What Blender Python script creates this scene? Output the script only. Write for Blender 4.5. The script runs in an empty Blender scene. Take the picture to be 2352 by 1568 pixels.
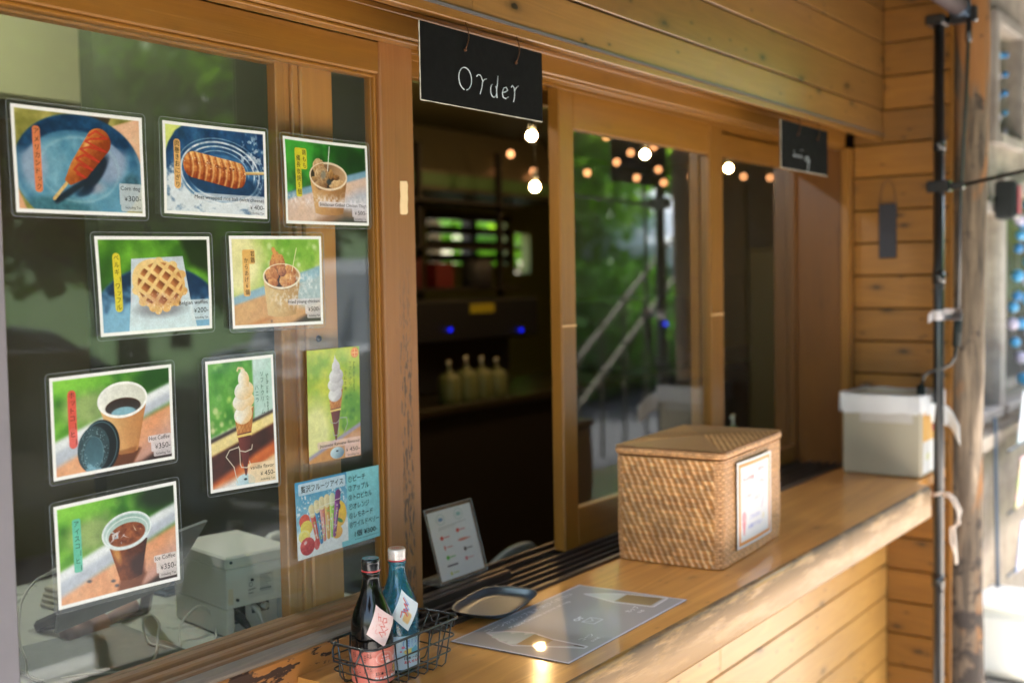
import bpy, math, random
import numpy as np
from mathutils import Matrix, Vector

# ------------------------------------------------------------------ camera, world, sun, exposure
sc = bpy.context.scene
SUN_EL, SUN_AZ = math.radians(68), math.radians(-58)   # azimuth of the direction TO the sun, counter-clockwise from +X... see sun_dir
cam_d = bpy.data.cameras.new("camera")
cam = bpy.data.objects.new("camera", cam_d)
sc.collection.objects.link(cam)
sc.camera = cam
CR = np.array([[0.582, -0.053, 0.811], [-0.813, -0.017, 0.582], [-0.017, -0.998, -0.053]])
f_px = 2613.0
_v1 = np.array([3051 - 1176, 614 - 784, f_px]); _ax = _v1 / np.linalg.norm(_v1)
_d = np.array([1, -.0171]); _A = np.array([1875., -170.])
_t = -(f_px * f_px + _A @ _A) / (_A @ _d); _v2 = _A + _t * _d
_ay = np.array([_v2[0], _v2[1], f_px]); _ay /= np.linalg.norm(_ay)
_az = np.cross(_ax, _ay)
CR = np.array([_ax, _ay, _az])
CAMPOS = Vector((0, -1.463, 1.55))
m = Matrix.Identity(4)
for i in range(3):
    m[i][0] = CR[i][0]; m[i][1] = -CR[i][1]; m[i][2] = -CR[i][2]; m[i][3] = CAMPOS[i]
cam.matrix_world = m
cam_d.lens = 40; cam_d.sensor_width = 36
cam_d.clip_start = 0.05; cam_d.clip_end = 500
cam_d.dof.use_dof = True
cam_d.dof.focus_distance = 1.88
cam_d.dof.aperture_fstop = 2.5

world = bpy.data.worlds.new("World"); sc.world = world; world.use_nodes = True
wn = world.node_tree
sky = wn.nodes.new("ShaderNodeTexSky"); sky.sky_type = 'NISHITA'; sky.sun_disc = False
sun_dir = Vector((math.cos(SUN_EL) * math.cos(SUN_AZ), math.cos(SUN_EL) * math.sin(SUN_AZ), math.sin(SUN_EL)))
sky.sun_elevation = SUN_EL; sky.sun_rotation = math.atan2(sun_dir.x, sun_dir.y)
sky.air_density = 1.4; sky.dust_density = 3.0
wn.links.new(sky.outputs[0], wn.nodes["Background"].inputs[0])
wn.nodes["Background"].inputs[1].default_value = 0.15
sun_d = bpy.data.lights.new("sun", 'SUN'); sun_d.energy = 4.5; sun_d.angle = math.radians(0.5); sun_d.color = (1, .985, .95)
sun = bpy.data.objects.new("sun", sun_d); sc.collection.objects.link(sun)
sun.rotation_euler = sun_dir.to_track_quat('Z', 'Y').to_euler()
sc.view_settings.view_transform = 'Standard'; sc.view_settings.look = 'None'
sc.view_settings.exposure = 2.82; sc.view_settings.gamma = 1
sc.render.resolution_x = 1024; sc.render.resolution_y = 682
sc.render.engine = 'CYCLES'
sc.cycles.use_denoising = True
sc.cycles.max_bounces = 10; sc.cycles.transparent_max_bounces = 16
sc.cycles.diffuse_bounces = 5; sc.cycles.glossy_bounces = 5; sc.cycles.transmission_bounces = 8
sc.cycles.caustics_reflective = False; sc.cycles.caustics_refractive = False
sc.cycles.sample_clamp_indirect = 6
random.seed(7); rng = np.random.default_rng(7)
R = math.radians

# ------------------------------------------------------------------ mesh helpers
COL = sc.collection
class MB:
    """collects shapes in world coordinates; build() links them as ONE mesh object"""
    def __init__(s): s.v = []; s.f = []; s.t = []; s.n = 0; s.tint = []
    def add(s, vs, fs, tint=0.0):
        s.v.extend(vs); s.f.extend([tuple(i + s.n for i in f) for f in fs]); s.n += len(vs)
        s.tint.extend([tint] * len(vs)); return s
    def box(s, x0, x1, y0, y1, z0, z1, c=0.0, tint=None):
        if tint is None: tint = random.random()
        if c <= 0:
            vs = [(x, y, z) for z in (z0, z1) for y in (y0, y1) for x in (x0, x1)]
            return s.add(vs, [(0, 2, 3, 1), (4, 5, 7, 6), (0, 1, 5, 4), (2, 6, 7, 3), (0, 4, 6, 2), (1, 3, 7, 5)], tint)
        c = min(c, .49 * (x1 - x0), .49 * (y1 - y0), .49 * (z1 - z0))
        X = (x0, x1); Y = (y0, y1); Z = (z0, z1); vs = []; idx = {}
        for i in (0, 1):
            for j in (0, 1):
                for k in (0, 1):
                    for a in range(3):
                        p = [X[i], Y[j], Z[k]]
                        for b, (w, o) in enumerate(((i, X), (j, Y), (k, Z))):
                            if b != a: p[b] += c if w == 0 else -c
                        idx[(i, j, k, a)] = len(vs); vs.append(tuple(p))
        fs = []
        for a in range(3):
            for w in (0, 1):
                q = []
                for (m_, n_) in ((0, 0), (1, 0), (1, 1), (0, 1)):
                    key = [0, 0, 0]; key[a] = w; key[(a + 1) % 3] = m_; key[(a + 2) % 3] = n_
                    q.append(idx[(key[0], key[1], key[2], a)])
                fs.append(tuple(q if w else q[::-1]))
        for a in range(3):
            b, d = (a + 1) % 3, (a + 2) % 3
            for m_ in (0, 1):
                for n_ in (0, 1):
                    ka = [0, 0, 0]; ka[b] = m_; ka[d] = n_; kb = list(ka); ka[a] = 0; kb[a] = 1
                    q = (idx[(*ka, b)], idx[(*kb, b)], idx[(*kb, d)], idx[(*ka, d)])
                    fs.append(q if (m_ == n_) else q[::-1])
        for i in (0, 1):
            for j in (0, 1):
                for k in (0, 1):
                    q = (idx[(i, j, k, 0)], idx[(i, j, k, 1)], idx[(i, j, k, 2)])
                    fs.append(q if (i + j + k) % 2 else q[::-1])
        return s.add(vs, fs, tint)
    def prism(s, pts, y0, y1, axis=1, tint=0.5):
        """polygon pts (a,b) extruded along axis"""
        def P(a, b, h):
            return (h, a, b) if axis == 0 else (a, h, b) if axis == 1 else (a, b, h)
        n = len(pts)
        vs = [P(a, b, y0) for a, b in pts] + [P(a, b, y1) for a, b in pts]
        fs = [tuple(range(n)), tuple(range(2 * n - 1, n - 1, -1))] + [(i, i + n, (i + 1) % n + n, (i + 1) % n) for i in range(n)]
        return s.add(vs, fs, tint)
    def tube(s, path, r, n=8, closed=False, tint=0.5, caps=True):
        P = [Vector(p) for p in path]; m_ = len(P); rs = r if isinstance(r, (list, tuple)) else [r] * m_
        vs = []; prev = None
        for i, p in enumerate(P):
            a = P[i - 1] if (i > 0 or closed) else p; b = P[(i + 1) % m_] if (i < m_ - 1 or closed) else p
            t = (b - a).normalized() if (b - a).length > 0 else Vector((0, 0, 1))
            if prev is None:
                u = t.orthogonal().normalized()
            else:
                u = (prev - t * prev.dot(t)); u = u.normalized() if u.length > 1e-6 else t.orthogonal().normalized()
            prev = u; w = t.cross(u)
            for k in range(n):
                an = 2 * math.pi * k / n
                vs.append(tuple(p + (u * math.cos(an) + w * math.sin(an)) * rs[i]))
        fs = []
        for i in range(m_ if closed else m_ - 1):
            j = (i + 1) % m_
            for k in range(n):
                fs.append((i * n + k, i * n + (k + 1) % n, j * n + (k + 1) % n, j * n + k))
        if not closed and caps:
            fs.append(tuple(range(n))[::-1]); fs.append(tuple((m_ - 1) * n + k for k in range(n)))
        return s.add(vs, fs, tint)
    def lathe(s, prof, c, n=32, tint=0.5, axis=2):
        vs = []; fs = []
        for r, z in prof:
            for k in range(n):
                an = 2 * math.pi * k / n
                a, b = r * math.cos(an), r * math.sin(an)
                vs.append((c[0] + a, c[1] + b, c[2] + z) if axis == 2 else (c[0] + a, c[1] + z, c[2] + b) if axis == 1 else (c[0] + z, c[1] + a, c[2] + b))
        for i in range(len(prof) - 1):
            for k in range(n):
                fs.append((i * n + k, i * n + (k + 1) % n, (i + 1) * n + (k + 1) % n, (i + 1) * n + k))
        if prof[0][0] > 1e-6: fs.append(tuple(range(n))[::-1])
        if prof[-1][0] > 1e-6: fs.append(tuple((len(prof) - 1) * n + k for k in range(n)))
        return s.add(vs, fs, tint)
    def ball(s, c, r, n=16, m_=10, sq=(1, 1, 1), tint=0.5):
        vs = []; fs = []
        for i in range(m_ + 1):
            th = math.pi * i / m_
            for k in range(n):
                ph = 2 * math.pi * k / n
                vs.append((c[0] + r * sq[0] * math.sin(th) * math.cos(ph), c[1] + r * sq[1] * math.sin(th) * math.sin(ph), c[2] + r * sq[2] * math.cos(th)))
        for i in range(m_):
            for k in range(n):
                fs.append((i * n + k, (i + 1) * n + k, (i + 1) * n + (k + 1) % n, i * n + (k + 1) % n))
        return s.add(vs, fs, tint)
    def build(s, name, mat, parent=None, smooth=False):
        me = bpy.data.meshes.new(name); me.from_pydata(s.v, [], s.f)
        at = me.attributes.new("tint", 'FLOAT', 'POINT'); at.data.foreach_set("value", np.array(s.tint, dtype=np.float32))
        me.materials.append(mat)
        if smooth: me.polygons.foreach_set("use_smooth", [True] * len(me.polygons))
        me.update()
        return link(name, me, parent)

def link(name, me, parent=None):
    o = bpy.data.objects.new(name, me); COL.objects.link(o)
    if parent is not None:
        o.parent = parent
        p = parent; off = Vector((0, 0, 0))
        while p is not None: off += p.location; p = p.parent
        o.location = -off
    return o
def tag(o, label, cat, group=None):
    o["label"] = label; o["category"] = cat
    if group: o["group"] = group
    return o
def thing(name, label, cat, loc, group=None):
    o = bpy.data.objects.new(name, None); COL.objects.link(o); o.location = loc; o.empty_display_size = .05
    return tag(o, label, cat, group)
def copy_tree(o, parent=None):
    c = o.copy(); COL.objects.link(c)
    if parent is not None: c.parent = parent
    for ch in [x for x in bpy.data.objects if x.parent == o]: copy_tree(ch, c)
    return c
def struct(o): o["kind"] = "structure"; return o
def rot_verts(mb, i0, ang, c, axis='z'):
    ca, sa = math.cos(ang), math.sin(ang)
    for i in range(i0, len(mb.v)):
        x, y, z = mb.v[i]
        if axis == 'z': dx, dy = x - c[0], y - c[1]; mb.v[i] = (c[0] + dx * ca - dy * sa, c[1] + dx * sa + dy * ca, z)
        elif axis == 'x': dy, dz = y - c[1], z - c[2]; mb.v[i] = (x, c[1] + dy * ca - dz * sa, c[2] + dy * sa + dz * ca)
        else: dx, dz = x - c[0], z - c[2]; mb.v[i] = (c[0] + dx * ca - dz * sa, y, c[2] + dx * sa + dz * ca)

# ------------------------------------------------------------------ materials
def lin(c):
    return tuple((x / 12.92 if x <= .04045 else ((x + .055) / 1.055) ** 2.4) for x in [v / 255 for v in c])
class NT:
    def __init__(s, name):
        s.m = bpy.data.materials.new(name); s.m.use_nodes = True; s.t = s.m.node_tree; s.b = s.t.nodes["Principled BSDF"]
        s.out = s.t.nodes["Material Output"]
    def n(s, typ, **kw):
        nd = s.t.nodes.new(typ)
        for k, v in kw.items():
            if k in nd.inputs.keys() if isinstance(k, str) else False: nd.inputs[k].default_value = v
            else: setattr(nd, k, v)
        return nd
    def l(s, a, b): s.t.links.new(a, b)
    def math(s, op, a, b=None, c=None, clamp=False):
        nd = s.n("ShaderNodeMath", operation=op); nd.use_clamp = clamp
        for i, v in enumerate((a, b, c)):
            if v is None: continue
            if hasattr(v, "is_output"): s.l(v, nd.inputs[i])
            else: nd.inputs[i].default_value = v
        return nd.outputs[0]
    def mix(s, f, a, b, typ='MIX'):
        nd = s.n("ShaderNodeMix", data_type='RGBA', blend_type=typ)
        for inp, v in ((nd.inputs[0], f), (nd.inputs[6], a), (nd.inputs[7], b)):
            if hasattr(v, "is_output"): s.l(v, inp)
            else: inp.default_value = v if isinstance(v, (int, float)) else (*v, 1)[:4]
        return nd.outputs[2]
    def ramp(s, f, stops):
        nd = s.n("ShaderNodeValToRGB"); el = nd.color_ramp.elements
        while len(el) < len(stops): el.new(.5)
        for e, (p, c) in zip(el, stops):
            e.position = p; e.color = (*c, 1) if not isinstance(c, (int, float)) else (c, c, c, 1)
        s.l(f, nd.inputs[0]); return nd.outputs[0]
    def noise(s, vec, scale, detail=3, rough=.5, dist=0.0):
        nd = s.n("ShaderNodeTexNoise"); nd.inputs["Scale"].default_value = scale; nd.inputs["Detail"].default_value = detail
        nd.inputs["Roughness"].default_value = rough; nd.inputs["Distortion"].default_value = dist
        if vec is not None: s.l(vec, nd.inputs["Vector"])
        return nd.outputs["Fac"]
    def mapping(s, vec, scale=(1, 1, 1), loc=(0, 0, 0), rot=(0, 0, 0)):
        nd = s.n("ShaderNodeMapping"); nd.inputs["Scale"].default_value = scale; nd.inputs["Location"].default_value = loc
        nd.inputs["Rotation"].default_value = rot
        s.l(vec, nd.inputs["Vector"]); return nd.outputs[0]
    def bump(s, h, strength=.3, dist=.002, nrm=None):
        nd = s.n("ShaderNodeBump"); nd.inputs["Strength"].default_value = strength; nd.inputs["Distance"].default_value = dist
        s.l(h, nd.inputs["Height"])
        if nrm is not None: s.l(nrm, nd.inputs["Normal"])
        return nd.outputs[0]
def P(name, col, rough=.5, metal=0.0, spec=.5, coat=0.0, vary=.12, bump=.0, scale=30, emis=None, es=0, trans=0, ior=1.45, alpha=1):
    t = NT(name); b = t.b; c = lin(col) if max(col) > 1.01 else col
    tc = t.n("ShaderNodeTexCoord").outputs["Object"]
    nz = t.noise(tc, scale, 4, .6)
    k = t.math('MULTIPLY_ADD', nz, 2 * vary, 1 - vary)
    nd = t.n("ShaderNodeVectorMath", operation='SCALE'); nd.inputs[0].default_value = c; t.l(k, nd.inputs["Scale"])
    t.l(nd.outputs[0], b.inputs["Base Color"])
    rr = t.math('MULTIPLY_ADD', t.noise(tc, scale * 2.3, 3), .25, rough - .12, clamp=True); t.l(rr, b.inputs["Roughness"])
    b.inputs["Metallic"].default_value = metal; b.inputs["Specular IOR Level"].default_value = spec
    b.inputs["Coat Weight"].default_value = coat; b.inputs["Coat Roughness"].default_value = .08
    b.inputs["IOR"].default_value = ior; b.inputs["Transmission Weight"].default_value = trans
    if bump: t.l(t.bump(t.noise(tc, scale * 3, 4), bump, .002), b.inputs["Normal"])
    if emis: b.inputs["Emission Color"].default_value = (*lin(emis), 1); b.inputs["Emission Strength"].default_value = es
    return t.m
def wood(name, light, dark, axis=0, coat=.25, rough=.42, knots=.5, grey=0.0, wear=None, ring=14., grain=.5, val=1.0, wearcol=(40, 30, 24), wear_scale=(6, 6, 6), wear_thr=(.55, .6), bmp=.35):
    """plank wood: grain along axis; per-plank 'tint' attribute shifts pattern and tone"""
    t = NT(name); b = t.b
    L = lin(light); D = lin(dark)
    tc = t.n("ShaderNodeTexCoord").outputs["Object"]
    at = t.n("ShaderNodeAttribute", attribute_name="tint"); tint = at.outputs["Fac"]
    off = t.n("ShaderNodeCombineXYZ"); o3 = t.math('MULTIPLY', tint, 37.0)
    for i in range(3): t.l(o3, off.inputs[i])
    vadd = t.n("ShaderNodeVectorMath", operation='ADD'); t.l(tc, vadd.inputs[0]); t.l(off.outputs[0], vadd.inputs[1])
    p = vadd.outputs[0]
    sc_ = [1, 1, 1]; sc_[axis] = .07
    pm = t.mapping(p, tuple(sc_))
    sc2 = [1, 1, 1]; sc2[axis] = .015
    pf = t.mapping(p, tuple(sc2))
    warp = t.noise(pm, 9, 2, .5)
    rings = t.noise(pm, ring, 2, .45, 1.2)
    rr = t.math('FRACT', t.math('MULTIPLY', rings, 7.0))
    rr = t.math('SMOOTH_MIN', rr, t.math('SUBTRACT', 1.25, rr), .3)
    fib = t.noise(pf, 330, 3, .6)
    fac = t.math('ADD', t.math('MULTIPLY', rr, grain), t.math('MULTIPLY', fib, .45))
    col = t.mix(t.math('MULTIPLY', t.math('SUBTRACT', fac, .15), .9, clamp=True), L, D)
    # knots
    if knots > 0:
        sp_ = t.n("ShaderNodeSeparateXYZ"); t.l(p, sp_.inputs[0]); oth = [k for k in range(3) if k != axis]
        ac = t.math('ADD', sp_.outputs[oth[0]], sp_.outputs[oth[1]]); cv = t.n("ShaderNodeCombineXYZ")
        t.l(t.math('MULTIPLY', sp_.outputs[axis], 3.6), cv.inputs[0]); t.l(t.math('MULTIPLY', ac, 8.5), cv.inputs[1])
        for (vs_, r0, r1, gate, amp) in ((1.0, .055, .12, .45, 1.0), (2.7, .05, .11, .72, .9)):
            vo = t.n("ShaderNodeTexVoronoi", feature='F1'); vo.voronoi_dimensions = '2D'; vo.inputs["Scale"].default_value = vs_; t.l(cv.outputs[0], vo.inputs["Vector"])
            sc_r = t.n("ShaderNodeSeparateColor"); t.l(vo.outputs["Color"], sc_r.inputs[0]); gt = t.math('GREATER_THAN', sc_r.outputs[0], gate)
            dd = t.math('ADD', vo.outputs["Distance"], t.math('MULTIPLY', t.math('SUBTRACT', t.noise(p, 90, 2), .5), .06))
            core = t.math('MULTIPLY', t.ramp(dd, [(r0 * .6, 1.0), (r0, .55), (r1, .12), (r1 * 1.9, 0.0)]), gt)
            col = t.mix(t.math('MULTIPLY', core, min(1, knots * 1.15 * amp)), col, tuple(x * .16 for x in D))
    # tone per plank and blotches
    tone = t.math('MULTIPLY_ADD', tint, .30, .82 * val)
    tone = t.math('MULTIPLY', tone, t.math('MULTIPLY_ADD', t.noise(t.mapping(p, tuple(1 if i != axis else .4 for i in range(3))), 5, 3), .5, .75))
    sv = t.n("ShaderNodeVectorMath", operation='SCALE'); t.l(col, sv.inputs[0]); t.l(tone, sv.inputs["Scale"]); col = sv.outputs[0]
    if grey > 0:
        g = t.ramp(t.noise(tc, 7, 5, .65), [(.42, 0.0), (.62, 1.0)])
        col = t.mix(t.math('MULTIPLY', g, grey), col, lin((128, 116, 108)))
    h = t.math('ADD', t.math('MULTIPLY', fib, .7), t.math('MULTIPLY', rr, .3))
    if wear is not None:
        wm = t.noise(t.mapping(tc, wear_scale), 1.0, 7, .62)
        wmask = t.ramp(wm, [(wear_thr[0], 0.0), (wear_thr[1], 1.0)])
        if callable(wear): wmask = wear(t, tc, wmask)
        col = t.mix(wmask, col, lin(wearcol))
        h = t.math('SUBTRACT', h, t.math('MULTIPLY', wmask, 1.3))
        ro = t.math('MULTIPLY_ADD', wmask, .4, rough)
        t.l(t.math('MULTIPLY', t.math('SUBTRACT', 1.0, wmask), coat), b.inputs["Coat Weight"])
        t.l(ro, b.inputs["Roughness"])
    else:
        b.inputs["Coat Weight"].default_value = coat; b.inputs["Roughness"].default_value = rough
    t.l(col, b.inputs["Base Color"])
    b.inputs["Coat Roughness"].default_value = .22 if coat < .6 else .10
    t.l(t.bump(h, bmp, .0015), b.inputs["Normal"])
    return t.m
def pane_mat(name, refl=1.0, tint=(.96, .98, .96), dirt=.02, film=False, k=1.0):
    """thin glass: mirror by the angle of view, clear otherwise, a little dust"""
    t = NT(name); t.t.nodes.remove(t.b)
    geo = t.n("ShaderNodeNewGeometry")
    dt = t.n("ShaderNodeVectorMath", operation='DOT_PRODUCT'); t.l(geo.outputs["Incoming"], dt.inputs[0]); t.l(geo.outputs["Normal"], dt.inputs[1])
    c = t.math('ABSOLUTE', dt.outputs["Value"])
    fr = t.math('MULTIPLY_ADD', t.math('POWER', t.math('SUBTRACT', 1.0, c), 5.0), .96, .042 * refl)
    fr = t.math('MINIMUM', t.math('MULTIPLY', fr, k), 1.0)
    tr = t.n("ShaderNodeBsdfTransparent"); tr.inputs[0].default_value = (*tint, 1)
    gl = t.n("ShaderNodeBsdfGlossy"); gl.inputs["Roughness"].default_value = .0 if not film else .04; gl.inputs[0].default_value = (1, 1, 1, 1)
    mx = t.n("ShaderNodeMixShader"); t.l(fr, mx.inputs[0]); t.l(tr.outputs[0], mx.inputs[1]); t.l(gl.outputs[0], mx.inputs[2])
    if film:
        tc = t.n("ShaderNodeTexCoord").outputs["Object"]
        t.l(t.bump(t.noise(tc, 60, 2), .15, .002), gl.inputs["Normal"])
    df = t.n("ShaderNodeBsdfDiffuse"); df.inputs[0].default_value = (.8, .8, .8, 1)
    tc = t.n("ShaderNodeTexCoord").outputs["Object"]
    dust = t.math('MULTIPLY', t.ramp(t.noise(tc, 9, 6, .7), [(.35, .3), (.75, 1.0)]), dirt)
    sp = t.ramp(t.noise(tc, 420, 2, .5), [(.80, 0.0), (.83, .5)])
    dust = t.math('ADD', dust, t.math('MULTIPLY', sp, dirt * 4))
    m2 = t.n("ShaderNodeMixShader"); t.l(dust, m2.inputs[0]); t.l(mx.outputs[0], m2.inputs[1]); t.l(df.outputs[0], m2.inputs[2])
    t.l(m2.outputs[0], t.out.inputs[0])
    return t.m
def clear_mat(name, col, rough=.02, ior=1.47):
    t = NT(name); b = t.b
    b.inputs["Base Color"].default_value = (*col, 1); b.inputs["Transmission Weight"].default_value = 1; b.inputs["Roughness"].default_value = rough; b.inputs["IOR"].default_value = ior
    tc = t.n("ShaderNodeTexCoord").outputs["Object"]
    t.l(t.bump(t.noise(tc, 25, 2), .03, .001), b.inputs["Normal"])
    return t.m
def print_mat(name, rough=.3, coat=.5):
    t = NT(name); b = t.b
    at = t.n("ShaderNodeAttribute", attribute_name="Col"); t.l(at.outputs["Color"], b.inputs["Base Color"])
    b.inputs["Roughness"].default_value = rough; b.inputs["Coat Weight"].default_value = coat; b.inputs["Coat Roughness"].default_value = .05
    tc = t.n("ShaderNodeTexCoord").outputs["Object"]
    t.l(t.bump(t.noise(tc, 18, 3), .08, .004), b.inputs["Coat Normal"])
    return t.m
M = {}
PINE_L, PINE_D = (214, 150, 84), (176, 104, 44)
# ------------------------------------------------------------------ print painter (numpy) : colours of printed surfaces, as point colours on a fine grid
def vnoise(h, w, cell, seed, aspect=1.0):
    r = np.random.default_rng(seed); gy = int(h / cell) + 3; gx = int(w / (cell * aspect)) + 3
    g = r.random((gy, gx))
    y = np.arange(h) / cell; x = np.arange(w) / (cell * aspect)
    yi = y.astype(int); xi = x.astype(int); fy = y - yi; fx = x - xi
    fy = fy * fy * (3 - 2 * fy); fx = fx * fx * (3 - 2 * fx)
    a = g[yi][:, xi]; b = g[yi][:, xi + 1]; c = g[yi + 1][:, xi]; d = g[yi + 1][:, xi + 1]
    return (a * (1 - fx) + b * fx) * (1 - fy)[:, None] + (c * (1 - fx) + d * fx) * fy[:, None]
def fbm(h, w, cell, seed, oct=4, aspect=1.0):
    o = 0; a = 1; s = 0
    for i in range(oct):
        o = o + a * vnoise(h, w, max(cell / 2 ** i, 1.01), seed + i * 11, aspect); s += a; a *= .55
    return o / s
class Paint:
    def __init__(s, W, H, bg=(255, 255, 255), step=.75):
        s.W, s.H, s.st = W, H, step
        s.w = int(round(W / step)) + 1; s.h = int(round(H / step)) + 1
        s.U, s.V = np.meshgrid(np.linspace(0, W, s.w), np.linspace(0, H, s.h))
        s.c = np.ones((s.h, s.w, 3)) * np.array(bg, float)
        s.clip = np.ones((s.h, s.w))
    def mm(s, cell, seed, oct=4, aspect=1.0): return fbm(s.h, s.w, cell / s.st, seed, oct, aspect)
    def fill(s, mask, col, a=1.0):
        col = np.array(col, float); k = (mask * s.clip * a)[..., None]
        s.c = s.c * (1 - k) + col * k
    def half(s, x0, y0, x1, y1, soft=1.0):
        """mask below (greater v side) of the line"""
        d = ((x1 - x0) * (s.V - y0) - (y1 - y0) * (s.U - x0)) / math.hypot(x1 - x0, y1 - y0)
        return np.clip(d / soft + .5, 0, 1)
    def rect(s, x0, y0, x1, y1, soft=.8): 
        return np.clip(np.minimum.reduce([s.U - x0, x1 - s.U, s.V - y0, y1 - s.V]) / soft + .5, 0, 1)
    def rrect(s, x0, y0, x1, y1, r, soft=.8):
        dx = np.maximum(np.abs(s.U - (x0 + x1) / 2) - (x1 - x0) / 2 + r, 0); dy = np.maximum(np.abs(s.V - (y0 + y1) / 2) - (y1 - y0) / 2 + r, 0)
        return np.clip((r - np.hypot(dx, dy)) / soft + .5, 0, 1)
    def ell(s, cx, cy, rx, ry, ang=0, soft=.9):
        ca, sa = math.cos(R(ang)), math.sin(R(ang)); x = (s.U - cx) * ca + (s.V - cy) * sa; y = -(s.U - cx) * sa + (s.V - cy) * ca
        d = np.hypot(x / rx, y / ry); s.ex, s.ey = x / rx, y / ry
        return np.clip((1 - d) * min(rx, ry) / soft + .5, 0, 1)
    def ring(s, cx, cy, rx, ry, w, ang=0, soft=.8):
        m1 = s.ell(cx, cy, rx + w / 2, ry + w / 2, ang, soft); m2 = s.ell(cx, cy, rx - w / 2, ry - w / 2, ang, soft)
        return m1 * (1 - m2)
    def line(s, pts, w, soft=.7, w2=None):
        out = np.zeros_like(s.U)
        for i in range(len(pts) - 1):
            (x0, y0), (x1, y1) = pts[i], pts[i + 1]
            dx, dy = x1 - x0, y1 - y0; L2 = dx * dx + dy * dy + 1e-9
            t = np.clip(((s.U - x0) * dx + (s.V - y0) * dy) / L2, 0, 1)
            d = np.hypot(s.U - x0 - t * dx, s.V - y0 - t * dy)
            ww = w if w2 is None else w + (w2 - w) * (i + t) / (len(pts) - 1)
            out = np.maximum(out, np.clip((ww / 2 - d) / soft + .5, 0, 1))
        return out
    def poly(s, pts, soft=.8):
        ins = np.zeros(s.U.shape, bool); dmin = np.full(s.U.shape, 1e9); n = len(pts)
        for i in range(n):
            (x0, y0), (x1, y1) = pts[i], pts[(i + 1) % n]
            c = ((y0 > s.V) != (y1 > s.V)) & (s.U < (x1 - x0) * (s.V - y0) / ((y1 - y0) + 1e-12) + x0)
            ins ^= c
            dx, dy = x1 - x0, y1 - y0; t = np.clip(((s.U - x0) * dx + (s.V - y0) * dy) / (dx * dx + dy * dy + 1e-9), 0, 1)
            dmin = np.minimum(dmin, np.hypot(s.U - x0 - t * dx, s.V - y0 - t * dy))
        return np.clip(np.where(ins, dmin, -dmin) / soft + .5, 0, 1)
    def two(s, mask, f, a, b, k=1.0):
        """fill mask with a blend of colours a->b by field f"""
        f = np.clip(f, 0, 1)[..., None]; col = np.array(a, float) * (1 - f) + np.array(b, float) * f
        kk = (mask * s.clip * k)[..., None]; s.c = s.c * (1 - kk) + col * kk
    def blur(s, mm):
        k = max(1, int(round(mm / s.st)))
        for _ in range(2):
            for ax in (0, 1):
                pad = [(0, 0)] * 3; pad[ax] = (k, k); q = np.cumsum(np.pad(s.c, pad, mode='edge'), axis=ax); z_ = np.take(q, [0], axis=ax) * 0
                q = np.concatenate([z_, q], axis=ax); n_ = s.c.shape[ax]
                s.c = (np.take(q, range(2 * k + 1, n_ + 2 * k + 1), axis=ax) - np.take(q, range(0, n_), axis=ax)) / (2 * k + 1)
    def bokeh(s, n, seed, cols, x0, x1, y0, y1, r0=3, r1=8, a=.35, soft=1.8):
        r = np.random.default_rng(seed)
        for i in range(n):
            s.fill(s.ell(r.uniform(x0, x1), r.uniform(y0, y1), (q := r.uniform(r0, r1)), q, 0, soft), cols[r.integers(len(cols))], a * r.uniform(.5, 1))
    def blob(s, cx, cy, rx, ry, ang, hi, lo, seed=1, rough=.25):
        """rounded lump lit from the upper left, uneven outline"""
        m_ = s.ell(cx, cy, rx, ry, ang); nz = s.mm(min(rx, ry) * .55, seed, 3)
        ca, sa = math.cos(R(ang)), math.sin(R(ang)); x = (s.U - cx) * ca + (s.V - cy) * sa; y = -(s.U - cx) * sa + (s.V - cy) * ca
        d = np.hypot(x / rx, y / ry) + (nz - .5) * rough
        m_ = np.clip((1 - d) * min(rx, ry) / .9 + .5, 0, 1)
        sh = .5 + .42 * ((s.U - cx) / rx * .5 + (s.V - cy) / ry * .7) + (s.mm(3.0, seed + 5, 2) - .5) * .7
        s.two(m_, sh, hi, lo); return m_
def place_grid(name, pt, fn, mat, parent):
    """fn(u_mm, v_mm) arrays -> (n,3) world points"""
    h, w = pt.h, pt.w
    V3 = fn(pt.U.ravel(), pt.V.ravel())
    i = np.arange(h * w).reshape(h, w)
    q = np.stack([i[:-1, :-1], i[1:, :-1], i[1:, 1:], i[:-1, 1:]], -1).reshape(-1, 4)
    me = bpy.data.meshes.new(name)
    me.vertices.add(h * w); me.vertices.foreach_set("co", V3.astype(np.float32).ravel())
    me.loops.add(q.size); me.loops.foreach_set("vertex_index", q.astype(np.int32).ravel())
    me.polygons.add(len(q)); me.polygons.foreach_set("loop_start", np.arange(0, q.size, 4, dtype=np.int32))
    me.polygons.foreach_set("use_smooth", [True] * len(q))
    me.update(calc_edges=True)
    c = np.clip(pt.c, 0, 255) / 255
    if getattr(pt, 'photo', False):
        s3 = c * c * (3 - 2 * c); g_ = (c @ np.array([.3, .6, .1]))[..., None]; c = np.clip((c * .70 + s3 * .30), 0, 1); c = np.clip((g_ + (c - g_) * .9) * .97, 0, 1) * (1 + (np.random.default_rng(1).random(c.shape[:2]) - .5)[..., None] * .07)
        c = c * (1 + (pt.clip * ((pt.mm(1.6, 301, 2) - .5) * .08 + (pt.mm(7, 302, 3) - .5) * .12))[..., None])
        c = np.clip(c, 0, 1)
    c = np.where(c <= .04045, c / 12.92, ((c + .055) / 1.055) ** 2.4) * .86
    ca = np.ones((h * w, 4), np.float32); ca[:, :3] = c.reshape(-1, 3)
    at = me.color_attributes.new("Col", 'FLOAT_COLOR', 'POINT'); at.data.foreach_set("color", ca.ravel())
    me.materials.append(mat)
    return link(name, me, parent)
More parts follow.
